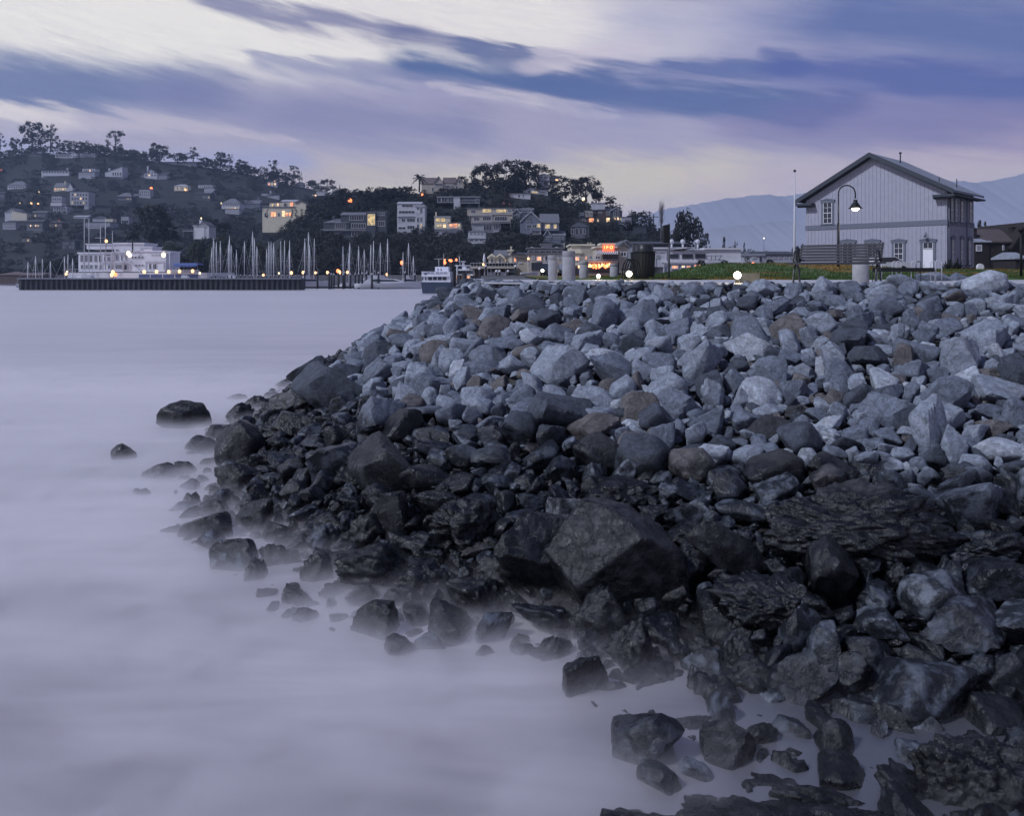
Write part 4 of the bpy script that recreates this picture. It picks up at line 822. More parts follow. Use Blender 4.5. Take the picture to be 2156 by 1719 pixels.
FARH = [
 ('long white ranch house high on the far ridge with a dark window band', [(385, 640, 585, 638, W_PALE, 'flat', 8)], grid(395, 630, 585, 612, 9, 1) , [(400, 630, 612, 632)], [(610, 625, 560, 590)]),
 ('two-tiered white house with terraces and one lit window high on the ridge', [(765, 885, 565, 600, W_PALE, 'flat', 6), (735, 885, 600, 655, W_MIST, 'flat', 5, -10)], grid(775, 880, 567, 600, 6, 1, 'dddodd') + grid(750, 880, 604, 640, 4, 1), [(750, 880, 600, 615)], []),
 ('white house with a steep slanted roof and glass wall on the ridge', [(975, 1135, 600, 655, W_PALE, 'shedR', 55)], grid(1040, 1130, 590, 640, 4, 1) , [(985, 1130, 625, 640)], [(1000, 1015, 560, 600)]),
 ('large manor with dormers and a lit porch near the top of the ridge', [(1340, 1460, 610, 660, W_PALE, 'y', 40), (1310, 1545, 622, 660, W_MIST, 'x', 26, 8)], grid(1345, 1455, 590, 640, 4, 2, 'dddddodd') + grid(1470, 1540, 630, 650, 4, 1), [], [(1358, 1372, 540, 590)]),
 ('white hip-roofed house by itself on the western ridge slope', [(70, 238, 722, 755, W_PALE, 'hip', 44, 0, 10, R_GREY)], grid(80, 230, 724, 750, 7, 1), [], []),
 ('gabled house with two glowing orange windows on the ridge slope', [(500, 640, 738, 775, W_CREAM, 'x', 45, 0, 10, R_GREY), (625, 680, 740, 775, W_PALE, 'y', 48, -8)], grid(505, 620, 742, 770, 5, 1, 'rllol') + [(655, 672, 742, 765, 'o')], [], [(590, 600, 682, 710)]),
 ('big plain block house with pale front and one lamp on the ridge slope', [(650, 822, 780, 905, W_MIST, 'flat', 8), (780, 822, 905, 945, W_MIST, 'flat', 2, 3)], grid(660, 815, 790, 900, 6, 3, 'dldddddddoddldddld'), [], []),
 ('tall narrow white house with stacked balconies on the ridge slope', [(480, 575, 820, 880, W_MIST, 'flat', 6), (475, 578, 880, 915, W_WHITE, 'flat', 3, -6), (490, 620, 915, 990, W_MIST, 'flat', 4, 4)], grid(485, 570, 830, 865, 4, 1) + grid(500, 610, 925, 975, 5, 2), [(475, 575, 885, 910)], []),
 ('yellow-lit gabled villa on the lower western slope of the ridge', [(45, 170, 965, 1045, W_PALE, 'y', 30, 0, 12, R_GREY), (110, 252, 985, 1050, W_CREAM, 'shedL', 30, -5, 10, R_GREY)], grid(55, 160, 955, 985, 5, 1) + grid(115, 245, 1000, 1040, 6, 1, 'lrolll'), [(110, 250, 1030, 1048)], []),
 ('white two-storey house under the yellow-lit villa', [(25, 145, 1068, 1130, W_MIST, 'hip', 24)], grid(30, 140, 1070, 1120, 6, 2), [], []),
 ('dim long house with overhanging flat roof, east of the yellow-lit villa', [(308, 440, 970, 1030, W_SHING, 'flat', 8, 0, 9, R_PALE)], grid(315, 435, 985, 1020, 5, 1, 'ldddd'), [], []),
 ('dim brown house with two lamps below the flat-roofed one', [(245, 400, 1062, 1155, W_SHING, 'x', 28)], grid(250, 390, 1080, 1145, 6, 2, 'dodoldddddd'), [(320, 410, 1140, 1155)], []),
 ('low brown cottage lit by two orange lamps on the ridge foot', [(445, 580, 1068, 1128, W_BROWN, 'hip', 22)], grid(450, 570, 1075, 1110, 6, 1, 'lddldd'), [], []),
 ('pale low roofline half hidden in trees above the yacht club masts', [(682, 820, 1015, 1032, W_MIST, 'x', 18, 0, 8, R_PALE)], [], [], []),
 ('wide terraced house with a lit upper room above the yacht club', [(860, 980, 1030, 1075, W_MIST, 'hip', 24), (800, 1025, 1065, 1125, W_MIST, 'flat', 5, -8), (978, 1048, 1030, 1062, W_CREAM, 'flat', 4, -2)], grid(980, 1045, 1032, 1060, 2, 1, 'lo') + grid(810, 1015, 1075, 1110, 9, 1), [(800, 1020, 1080, 1100)], []),
 ('small grey house beside the huge dark pine', [(1125, 1198, 1010, 1080, W_MIST, 'flat', 6)], [(1132, 1192, 1045, 1075, 'd', 4)], [], []),
 ('grey hip-roofed house with lit end window in the middle of the ridge', [(1085, 1225, 825, 892, W_SHING, 'hip', 40, 0, 10, R_GREY)], grid(1175, 1222, 835, 860, 4, 1, 'lldl') + grid(1095, 1170, 840, 862, 4, 1), [], [(1208, 1222, 788, 820)]),
 ('boxy grey house stepped down the slope under the red street light', [(1290, 1395, 760, 835, W_MIST, 'flat', 8), (1245, 1300, 800, 815, W_MIST, 'flat', 3)], grid(1295, 1390, 770, 820, 5, 2), [], []),
 ('small bright pavilion house with orange porch lamp on the ridge', [(1620, 1745, 728, 776, W_CREAM, 'hip', 20, 0, 8, R_PALE)], grid(1625, 1740, 732, 765, 7, 1, 'ldlddld'), [(1620, 1745, 755, 770)], []),
 ('white stepped house with flat roofs on the ridge east of the pavilion', [(1842, 1975, 716, 745, W_PALE, 'flat', 6), (1900, 1995, 745, 800, W_MIST, 'flat', 5, -6)], grid(1850, 1970, 722, 740, 6, 1) + grid(1905, 1990, 760, 790, 5, 1), [], []),
 ('dim brown house with a tiny lit window below the stepped white one', [(1800, 1955, 800, 862, W_SHING, 'x', 16)], grid(1880, 1950, 815, 850, 4, 1, 'dddl'), [], []),
 ('long white fence-fronted house along the ridge top under the flat tree', [(510, 650, 438, 465, W_MIST, 'x', 14, 0, 8, R_GREY), (650, 725, 425, 462, W_PALE, 'y', 12), (740, 885, 420, 462, W_MIST, 'x', 12)], grid(515, 880, 440, 458, 14, 1), [], []),
 ('faint house roof among trees at the ridge top, west end', [(250, 395, 428, 462, W_SHING, 'x', 16)], grid(260, 390, 435, 455, 6, 1), [], []),
 ('faint grey house cut by the view edge', [(-30, 45, 795, 858, W_SHING, 'x', 18)], grid(0, 42, 805, 840, 2, 1), [], []),
 ('dark two-window house above the shore trees by the yacht club flagpoles', [(575, 700, 1238, 1320, W_SHING, 'flat', 8)], grid(585, 690, 1245, 1310, 4, 2, 'dd.dd.dd'), [], []),
 ('dim brown cottage with one yellow lamp low on the slope', [(200, 300, 1205, 1262, W_BROWN, 'y', 18)], grid(205, 295, 1215, 1250, 4, 1, 'ddld'), [], []),
 ('long pale wall house along the ridge top beneath the domed tree', [(1400, 1470, 500, 520, W_MIST, 'x', 8), (1530, 1830, 505, 525, W_MIST, 'flat', 3)], grid(1540, 1820, 506, 522, 12, 1), [], [])]
for lab, bl, wi, ra, ch in FARH: house(1, lab, 0, bl, wi, ra, ch, hill='far', group=GH)
FARH2 = [('white porch-fronted mansion with yellow lower windows on the ridge', [(165, 350, 775, 830, W_PALE, 'hip', 58, 0, 12, R_GREY), (205, 350, 830, 878, W_MIST, 'flat', 3, -10)], grid(175, 345, 778, 805, 7, 1) + grid(210, 345, 808, 835, 5, 1, 'lllol'), [(165, 350, 812, 828)], []),
 ('grey long-roofed house between the porch mansion and the arcaded villa', [(348, 560, 775, 822, W_GREY, 'x', 42, 0, 12, R_GREY)], grid(480, 555, 780, 812, 3, 1), [], [(530, 542, 705, 740)]),
 ('pale terraced roofs stepping up behind the arcaded villa', [(575, 640, 670, 712, W_MIST, 'flat', 4), (635, 760, 690, 715, W_MIST, 'flat', 4, -6)], [], [(575, 680, 675, 690)], [(655, 670, 640, 670)]),
 ('bright white cottage with one orange lamp at the end of the far ridge', [(1140, 1220, 655, 690, W_WHITE, 'hip', 16), (1095, 1145, 680, 705, W_CREAM, 'flat', 3)], grid(1145, 1215, 660, 680, 4, 1), [], []),
 ('small lit house under the bare-stemmed skyline tree', [(635, 735, 550, 600, W_MIST, 'flat', 5)], grid(640, 730, 555, 590, 3, 1, 'rlo'), [], []),
 ('faint white house under the leaning skyline tree', [(935, 1010, 562, 605, W_MIST, 'hip', 14)], grid(940, 1005, 568, 595, 3, 1), [], []),
 ('arcaded cream villa with glowing red windows on the hill shoulder', [(585, 930, 815, 918, W_CREAM, 'flat', 5), (655, 780, 762, 815, W_CREAM, 'flat', 5, 6), (775, 935, 755, 815, W_CREAM, 'x', 28, 4, 9, R_PALE), (928, 1035, 770, 920, W_CREAM, 'y', 26, -4), (585, 660, 775, 812, W_SHING, 'flat', 6, 10, 6, R_DARK)],
  [(672, 728, 858, 912, 'r', 2), (605, 625, 868, 915, 'd'), (745, 765, 870, 908, 'd'), (785, 820, 845, 912, 'o', 1), (822, 850, 865, 905, 'r'), (855, 885, 865, 905, 'r'), (870, 902, 760, 805, 'r', 1), (735, 755, 770, 800, 'o'), (680, 700, 775, 808, 'l'), (805, 835, 768, 808, 'd', 2), (975, 1000, 765, 808, 'd'), (945, 962, 865, 905, 'r')], [(585, 930, 800, 815, 4)], [])]
for i, (lab, bl, wi, ra, ch) in enumerate(FARH2):
    if i == 6: house(2, lab, 430, bl, wi, ra, ch, hill=None, group='houses on the hill shoulder', down=8); a0, c0 = zz(2, 585, 730); a1, c1 = zz(2, 1035, 920); RECTS['far'].append((a0, a1, c0, c1, 430, lab)); RECTS['near'].append((a0, a1, c0, c1, 430, lab))
    else: house(2, lab, 0, bl, wi, ra, ch, hill='far', group=GH)
# tall cypress columns beside the arcaded villa
for x, w in ((890, 34), (932, 34), (990, 36), (635, 34)):
    a, b_ = zz(2, x, 925); kx = 424 / F / 4.888; tree(P(a, b_, 424), w * kx * 2.4, 100 * kx, 'column', LB, None, 'slim dark cypress column in front of the arcaded villa', 'cypress columns')
GK = 'houses on the knoll'
NEARH = [
 (2, 'long dark shingled house with white windows and tall lit stair window', [(1215, 1475, 975, 1050, W_SHING, 'hip', 50, -8, 10, R_GREY), (1390, 1660, 895, 1050, W_SHING, 'x', 40, 0, 10, R_GREY), (1655, 1755, 870, 1070, W_SHING, 'flat', 12, -12, 10, R_GREY), (1750, 1862, 862, 1100, W_SHING, 'flat', 8, 0, 10, R_GREY), (1310, 1760, 1062, 1120, W_SHING, 'flat', 3, 4)],
  [(1222, 1278, 975, 1035, 'd', 3), (1335, 1440, 978, 1035, 'd', 5, -8), (1480, 1625, 895, 948, 'd', 6), (1500, 1650, 978, 1030, 'd', 6, -6), (1668, 1748, 880, 1000, 'l', 3, -12), (1768, 1840, 868, 898, 'd', 4), (1762, 1845, 952, 1008, 'd', 4), (1318, 1405, 1072, 1118, 'd', 5), (1503, 1645, 1060, 1115, 'd', 5), (1690, 1740, 1045, 1110, 'd', 3, -6)], [(1185, 1655, 1040, 1050, 16)], [(1295, 1322, 900, 930)]),
 (3, 'tall four-storey pale blue house with a glowing balcony line', [(275, 540, 700, 1050, W_PALE, 'x', 36, 0, 10, R_PALE), (480, 582, 735, 1030, W_PALE, 'flat', 22, -12, 8, R_PALE)],
  [(325, 452, 706, 735, 'd', 3), (290, 470, 775, 806, 'd', 5), (320, 365, 862, 902, 'd', 2), (380, 475, 862, 900, 'd', 3), (285, 370, 955, 985, 'd', 2), (385, 470, 940, 982, 'd', 3), (492, 522, 740, 765, 'd', 1, -12), (530, 556, 742, 805, 'd', 2, -12), (495, 520, 850, 905, 'd', 1, -12), (532, 555, 845, 905, 'd', 2, -12), (495, 520, 925, 1000, 'd', 1, -12), (532, 555, 920, 970, 'l', 2, -12)], [(275, 525, 805, 838, 14), (278, 375, 985, 1015, 8), (385, 475, 985, 1015, 6)], []),
 (3, 'grey-brown shingled manor with long steep roof beside the palm', [(545, 720, 478, 575, W_TAN, 'x', 88, 4, 12, R_BROWN), (690, 785, 462, 575, W_TAN, 'y', 66, -8, 10, R_BROWN), (780, 920, 470, 575, W_TAN, 'x', 82, 6, 12, R_BROWN), (915, 1015, 480, 575, W_TAN, 'y', 95, -6, 12, R_BROWN)],
  [(690, 780, 468, 500, 'd', 6, -10), (660, 682, 515, 560, 'd'), (805, 900, 490, 520, 'd', 4), (860, 885, 500, 555, 'd', 2), (925, 950, 500, 560, 'd', 1, -8), (975, 990, 510, 560, 'd', 1, -8), (960, 985, 430, 470, 'd', 1, -8)], [(685, 780, 490, 505, 10), (920, 1015, 550, 572, 12)], []),
 (3, 'glass-walled white house with wide pale flat roof under the manor', [(720, 1195, 625, 690, W_SHING, 'flat', 8, 0, 9, R_PALE), (905, 975, 625, 750, W_PALE, 'flat', 4, -8, 5, R_PALE)],
  [(725, 765, 625, 685, 'd', 1), (768, 832, 625, 685, 'd', 2), (845, 900, 628, 685, 'd', 2), (1150, 1190, 640, 685, 'd', 1)], [(980, 1190, 655, 690, 10)], []),
 (3, 'three-level white balconied house with brightly lit rooms', [(690, 865, 850, 985, W_CREAM, 'flat', 14, 0, 9, R_PALE), (845, 985, 912, 985, W_CREAM, 'flat', 6, -4, 9, R_GREY), (690, 975, 985, 1060, W_PALE, 'flat', 4, -2)],
  [(705, 755, 855, 902, 'l', 1), (760, 812, 855, 902, 'l', 1), (712, 775, 925, 958, 'l', 2), (782, 822, 925, 965, 'o', 1), (855, 895, 922, 960, 'r', 1, -4), (900, 945, 915, 965, 'r', 1, -4), (950, 975, 920, 960, 'l', 1, -4), (720, 742, 1005, 1028, 'd'), (760, 800, 1000, 1030, 'd', 2), (825, 870, 1000, 1030, 'd', 2), (900, 935, 1000, 1030, 'd', 2)], [(675, 1010, 950, 985, 18), (685, 975, 1028, 1058, 14)], [(695, 710, 790, 835)]),
 (3, 'long tan apartment house with deep terraces behind the gabled blue house', [(1055, 1210, 755, 830, W_TAN, 'flat', 8, 0, 10, R_GREY), (1195, 1560, 750, 900, W_TAN, 'flat', 8, -6, 12, R_GREY), (1095, 1345, 835, 915, W_TAN, 'flat', 3, -2), (1110, 1420, 915, 1020, W_MIST, 'flat', 3, 4)],
  [(1095, 1148, 765, 800, 'd', 2), (1225, 1325, 755, 798, 'l', 4, -6), (1380, 1490, 758, 798, 'l', 5, -6), (1510, 1545, 765, 795, 'd', 2, -6), (1125, 1195, 845, 890, 'd', 4, -4), (1225, 1320, 840, 885, 'd', 4, -6), (1360, 1500, 840, 890, 'd', 5, -6), (1235, 1330, 930, 1000, 'd', 3), (1345, 1425, 925, 980, 'd', 3)], [(1080, 1330, 812, 830, 14), (1330, 1560, 795, 815, 16), (1100, 1540, 890, 910, 14)], []),
 (3, 'small hexagonal-roofed pavilion cottage with white posts at the knoll foot', [(1065, 1260, 1010, 1140, W_PALE, 'hip', 28, 0, 7, R_GREY)], grid(1075, 1245, 1015, 1050, 4, 1, 'd', .3, 2) + grid(1075, 1240, 1085, 1125, 3, 1, 'd', .3, 2), [(1060, 1300, 1068, 1082, 10)], []),
 (4, 'big blue-grey gabled house with white trim and a lower lean-to roof', [(215, 450, 895, 1050, W_GREY, 'y', 105, -14, 14, R_GREY), (440, 645, 915, 1000, W_GREY, 'x', 118, 0, 12, R_GREY), (470, 560, 1060, 1110, W_GREY, 'y', 70, -30, 8, R_GREY), (555, 715, 1060, 1110, W_GREY, 'x', 72, -24, 9, R_GREY)],
  [(285, 335, 830, 895, 'd', 3, -16), (280, 340, 930, 975, 'd', 3, -16), (345, 395, 930, 970, 'd', 2, -16), (400, 438, 920, 965, 'l', 2, -16), (490, 548, 925, 975, 'l', 3), (585, 622, 925, 975, 'l', 2), (340, 435, 1005, 1040, 'd', 4, -16), (480, 548, 1068, 1100, 'd', 3, -32), (580, 700, 1068, 1092, 'd', 7, -26)], [(330, 440, 965, 992, 26)], [(285, 297, 765, 800)]),
 (4, 'grey house with crossed white gables behind the tan apartments', [(130, 365, 765, 890, W_GREY, 'x', 40, 8, 12, R_GREY), (130, 215, 800, 880, W_GREY, 'y', 42, -4, 10, R_GREY)], [(225, 345, 768, 795, 'd', 6, 2), (150, 200, 820, 850, 'd', 2, -6)], [], []),
 (4, 'white octagonal tower house at the edge of the great oaks', [(420, 535, 385, 435, W_PALE, 'hip', 34, -4, 8, R_GREY), (530, 650, 405, 445, W_SHING, 'hip', 40, 4, 9, R_DARK), (400, 530, 445, 515, W_MIST, 'flat', 3, 0)], [(430, 465, 390, 420, 'd', 2, -4), (475, 525, 390, 420, 'd', 3, -4), (605, 640, 418, 442, 'o', 2), (470, 525, 450, 505, 'd', 1)], [(410, 540, 408, 435, 12), (415, 570, 490, 512, 10)], []),
 (4, 'low white pair of gabled cottages below the tower house', [(245, 420, 555, 590, W_PALE, 'y', 36, 0, 9, R_GREY), (395, 520, 555, 590, W_PALE, 'x', 26, 4, 9, R_GREY)], [(300, 325, 550, 580, 'd'), (340, 410, 558, 580, 'l', 3), (430, 500, 560, 580, 'd', 4)], [], []),
 (4, 'long plain white shed wall below the cottages', [(90, 328, 590, 640, W_PALE, 'flat', 5, 0, 6, R_PALE)], [(188, 212, 595, 628, 'd'), (238, 255, 595, 628, 'd')], [], []),
 (4, 'shadowed long house with pillars low on the knoll', [(775, 985, 960, 1090, W_SHING, 'hip', 60, 0, 9, R_DARK)], [(780, 810, 975, 1040, 'd'), (825, 862, 970, 1045, 'd'), (875, 905, 970, 1045, 'd'), (915, 940, 970, 1040, 'd')], [(780, 980, 1055, 1075, 12)], []),
 (4, 'brown cottage with glowing red window east of the umbrella tree', [(870, 1105, 860, 915, W_BROWN, 'hip', 22, 0, 9, R_DARK), (940, 1025, 770, 845, W_TAN, 'flat', 6, 4, 7, R_DARK), (875, 940, 795, 845, W_SHING, 'flat', 4, 4, 6)], [(885, 925, 800, 825, 'd', 2), (950, 970, 790, 822, 'd'), (992, 1010, 790, 822, 'd'), (978, 1035, 858, 908, 'r', 2), (1070, 1090, 868, 905, 'l'), (905, 940, 868, 905, 'd')], [(820, 950, 885, 912, 14)], []),
 (4, 'black-walled house with white arched gable window and balcony', [(1075, 1240, 770, 915, W_BROWN, 'x', 36, 0, 10, R_DARK), (1215, 1350, 780, 915, W_SHING, 'y', 40, -10, 10, R_DARK), (1015, 1160, 690, 765, W_PALE, 'flat', 6, 20, 8, R_PALE)], [(1170, 1212, 782, 822, 'd', 3), (1172, 1212, 852, 902, 'o', 2), (1085, 1125, 785, 802, 'd', 2), (1255, 1315, 765, 842, 'd', 3, -12), (1252, 1280, 850, 880, 'l', 1, -12), (1290, 1312, 850, 880, 'o', 1, -12), (1318, 1342, 850, 880, 'l', 1, -12)], [(1220, 1395, 885, 922, 22)], [(1010, 1035, 670, 700)]),
 (4, 'low dark house with faint windows at the east end of the knoll', [(1350, 1450, 850, 900, W_MIST, 'flat', 6), (1480, 1620, 960, 1060, W_SHING, 'flat', 5, -8)], [(1500, 1522, 985, 1015, 'd'), (1440, 1470, 1000, 1060, 'k')], [(1370, 1450, 852, 875)], [])]
for k, lab, bl, wi, ra, ch in NEARH: house(k, lab, 0, bl, wi, ra, ch, hill='near', group=GK)
a, b_ = zz(3, 400, 842)     # glow line under the balcony

# ------------------------------------------------------------------ filling trees on the slopes
rg2 = np.random.RandomState(21); cnt = 0
near_name = lambda rc: rc[5]
HREL = [(r_, 'near') for r_ in RECTS['near']] + [(r_, 'far') for r_ in RECTS['far']]
def covers(h, x, yb, w, hgt, Yt):
    for (a0, a1, c0, c1, Yh, lb) in RECTS['near'] + RECTS['far']:
        if Yt >= Yh + 3: continue
        if x + w * .30 > a0 and x - w * .30 < a1 and yb > c0 and yb - hgt * .85 < c1 - 0.30 * (c1 - c0): return True
    return False
def near_lab(x, y):
    best = min(RECTS['near'] + RECTS['far'], key=lambda r_: abs((r_[0] + r_[1]) / 2 - x) + 1.3 * abs((r_[2] + r_[3]) / 2 - y))
    words_ = best[5].split()[:6]
    while words_ and words_[-1] in ('with', 'and', 'a', 'the', 'of', 'on', 'in', 'by', 'one', 'two', 'its', 'under', 'wide', 'high', 'steep', 'three', 'behind', 'white', 'dark', 'pale'): words_.pop()
    rel = 'below' if y > best[3] else 'beside' if y > best[2] else 'above'
    return rel + ' the ' + ' '.join(words_)
filler = []
tries = 0
while cnt < 118 and tries < 6000:
    tries += 1
    x = rg2.uniform(600, 1400); H = HILL['near']; y = rg2.uniform(float(H['ridge'](x)) + 4, float(H['foot'](x)) + 6); Yt = hp('near', x, y).y
    w = rg2.uniform(26, 52); hgt = w * rg2.uniform(.7, 1.0)
    if x > 1200 and y < 480: continue
    if covers('near', x, y, w, hgt, Yt): continue
    if any((x - u) ** 2 + 3 * (y - v) ** 2 < 260 for u, v in filler): continue
    filler.append((x, y)); cnt += 1; kx = Yt / F
    kd = ['bushy', 'round', 'umbrella', 'bushy'][rg2.randint(4)]
    tree(P(x, y + 2, Yt), w * kx, hgt * kx, kd, [LB, LD, LD][rg2.randint(3)], None, ['dense dark', 'round-headed', 'flat-topped', 'bushy'][['bushy', 'round', 'umbrella'].index(kd)] + ' tree ' + near_lab(x, y), 'dark trees on the knoll')
# shore band in front of the hills
shore = []; tries = 0
while len(shore) < 52 and tries < 5000:
    tries += 1
    x = rg2.uniform(-10, 1080); Yt = 272 + 10 * rg2.rand(); w = rg2.uniform(38, 78)
    top = np.interp(x, [-10, 150, 200, 300, 380, 500, 560, 640, 700, 800, 960, 1000, 1080], [545, 535, 500, 500, 482, 478, 492, 494, 500, 505, 505, 498, 510]) + rg2.uniform(0, 40)
    if any(abs(x - u) < 9 and abs(top - v) < 16 for u, v in shore): continue
    if covers('near', x, 585, w, 585 - top, Yt): 
        top = max(top, 505 + rg2.uniform(0, 20))
        if covers('near', x, 585, w, 585 - top, Yt): continue
    shore.append((x, top)); kx = Yt / F; q = P(x, 580, Yt); q.z = LAND
    ww = 'behind the yacht club' if x < 360 else 'behind the first masts' if x < 520 else 'behind the middle masts' if x < 700 else 'under the shingled house' if x < 880 else 'behind the ferries'
    olive = rg2.rand() < .4
    tree(q, w * kx, (582 - top) * kx, 'bushy', LG if olive else LD, None, ('olive-green' if olive else 'dark') + ' leafy shore tree ' + ww, 'dark shore trees')
# the woods that clothe the far ridge, one mass of crowns
base = [crown_mesh(900 + i, kd, 28, 620, .052, LD) for i, kd in enumerate(('round', 'bushy', 'umbrella', 'open', 'bushy'))]
BV = []
for me in base:
    V_ = np.empty(len(me.vertices) * 3, dtype=np.float32); me.vertices.foreach_get('co', V_); BV.append(V_.reshape(-1, 3))
WV = []; tot = 0; tries = 0; taken = []
RIDGE = [(x_, float(HILL['far']['ridge'](x_)) + rg2.uniform(-1, 5)) for x_ in np.arange(-20, 760, 7.5)] + [(x_, float(HILL['near']['ridge'](x_)) + rg2.uniform(-1, 4)) for x_ in np.arange(640, 1440, 11)]
while tot < 1500 and tries < 40000:
    tries += 1; hn = 'far' if tot < 700 else 'near'
    x = rg2.uniform(-30, 860) if hn == 'far' else rg2.uniform(600, 1440); H = HILL[hn]; y = rg2.uniform(float(H['ridge'](x)) - 3, float(H['foot'](x)) + 3); Yt = hp(hn, x, y).y
    
    if RIDGE:
        x, y = RIDGE.pop(); hn = 'near' if len(RIDGE) >= 104 else 'far'; Yt = hp(hn, x, y).y
    w = rg2.uniform(16, 44) * (0.8 + .4 * (y > 450)); hgt = w * rg2.uniform(.6, .95)
    if covers(hn, x, y, w, hgt, Yt): continue
    tot += 1; kx = Yt / F; v = P(x, y + 3, Yt); Vm = BV[rg2.randint(5)]; an = rg2.uniform(0, 6.28); c_, s_ = math.cos(an), math.sin(an)
    Q = Vm.copy(); Q[:, 0], Q[:, 1] = (Vm[:, 0] * c_ - Vm[:, 1] * s_) * w * kx, (Vm[:, 0] * s_ + Vm[:, 1] * c_) * w * kx; Q[:, 2] = Vm[:, 2] * hgt * kx
    WV.append(Q + np.array(v[:]))
WV = np.concatenate(WV)
wd_ = link('woods', npmesh('woods', WV, np.arange(len(WV)).reshape(-1, 4), [LD], False, np.zeros(len(WV) // 4))); tag(wd_, 'mass of dark hazy woods covering the ridge and the knoll', kind='stuff')
label_apart(trows, None, 'from the west')
print('trees', tn[0], 'near filler', cnt, 'shore', len(shore), 'woods', tot)

# ------------------------------------------------------------------ the white depot building
SID = mat('depot_siding', (0.33, 0.33, 0.40), .75, .06, 2.0); SID2 = mat('depot_trim', (0.13, 0.145, 0.19), .7, .05); EAVE = mat('depot_eaves', (0.035, 0.042, 0.058), .7, .1)
DROOF = mat('depot_roof', (0.22, 0.24, 0.29), .75, .12, 1.5); WPAINT = mat('sash_paint', (0.68, 0.68, 0.72), .5, .03)
cX, cY = 40.4, 75.0; th = math.radians(46); Lf = 13.68; Ld = 7.7
org = Vector((cX - Lf * math.cos(th), cY + Lf * math.sin(th), LAND))
dep = thing('depot_building', 'pale board-clad two-storey gabled building with a white door behind the bench', 'building', org, -th)
def front_s(x):       # distance along the front wall seen at picture column x
    k = (x - CX) / F; s = (cX - k * cY) / (math.cos(th) + k * math.sin(th)); return Lf - s
def front_z(x, y): s = Lf - front_s(x); Yd = cY + s * math.sin(th); return CZ + (HY - y) * Yd / F - LAND
def side_t(x): k = (x - CX) / F; return (k * cY - cX) / (math.sin(th) - k * math.cos(th))
def side_z(x, y): Yd = cY + side_t(x) * math.cos(th); return CZ + (HY - y) * Yd / F - LAND
EV = 8.15; RH = 3.75
b_ = MB(); b_.prism([(0, 0), (Lf, 0), (Lf, EV), (Lf / 2, EV + RH), (0, EV)], 0, Ld)
i = 0; x = .18
while x < Lf - .1:
    zt = EV + RH * (1 - abs(x - Lf / 2) / (Lf / 2)) - .15; b_.box(x, x + .06, -.03, 0.0, 0.02, zt); x += .37
y = .2
while y < Ld - .1: b_.box(Lf, Lf + .03, y, y + .06, .02, EV - .1); b_.box(-.03, 0, y, y + .06, .02, EV - .1); y += .37
b_.build('siding_wall', SID, dep)
zb = (front_z(1993, 469) + front_z(1697, 479)) / 2
bb = MB(); bb.box(-.06, Lf + .06, -.06, -.035, zb - .26, zb + .22).box(Lf + .035, Lf + .06, -.035, Ld + .06, zb - .26, zb + .22); bb.build('belt_band', SID2, dep)
b_ = MB(); ov = .75; sl = RH / (Lf / 2)
for s in (-1, 1):
    def X(u): return Lf / 2 + s * u
    P4 = [(X(0), EV + RH + .05), (X(Lf / 2 + ov), EV + .05 - ov * sl), (X(Lf / 2 + ov), EV + .27 - ov * sl), (X(0), EV + RH + .30)]
    b_.prism(P4[::s], -.7, Ld + .7)
rf = b_.build('roof', DROOF, dep)
q = MB()
for s in (-1, 1):
    def X(u): return Lf / 2 + s * u
    P4 = [(X(0), EV + RH - .12), (X(Lf / 2 + ov + .05), EV - .12 - ov * sl), (X(Lf / 2 + ov + .05), EV + .32 - ov * sl), (X(0), EV + RH + .34)]
    q.prism(P4[::s], -.78, -.705)
    P5 = [(X(.2), EV + RH - .30), (X(Lf / 2 + .02), EV - .25), (X(Lf / 2 + .02), EV - .02), (X(.2), EV + RH - .06)]
    q.prism(P5[::s], -.10, -.062)
q.build('barge_board', EAVE, dep)
q = MB()
for s in (0, 1):      # eave returns and gutters
    q = MB()
    x0, x1 = (-ov - .08, 1.0) if s == 0 else (Lf - 1.0, Lf + ov + .08)
    q.box(x0, x1, -.80, -.05, EV - .75, EV - .52).box(x0 + (.15 if s == 0 else 0), x1 - (0 if s == 0 else .15), -.6, -.05, EV - .92, EV - .75)
    q.box(*((-ov - .12, -.05) if s == 0 else (Lf + .05, Lf + ov + .12)), -.05, Ld + .7, EV - .66, EV - .50); q.build('cornice', EAVE, dep)
v_ = MB(); v_.tube([(Lf / 2 + 1.2, 4.0, EV + RH - .6), (Lf / 2 + 1.2, 4.0, EV + RH + .55)], .07).tube([(Lf / 2 + 1.2, 4.0, EV + RH + .55), (Lf / 2 + 1.2, 4.0, EV + RH + .7)], .14); v_.build('vent_pipe', EAVE, rf)
for (xx, yy) in ((Lf - 1.0, 1.0), (Lf - .4, 4.0)): MB().tube([(xx, yy, EV + .3), (xx, yy, EV + 1.3)], .05).build('vent_pipe', EAVE, rf)
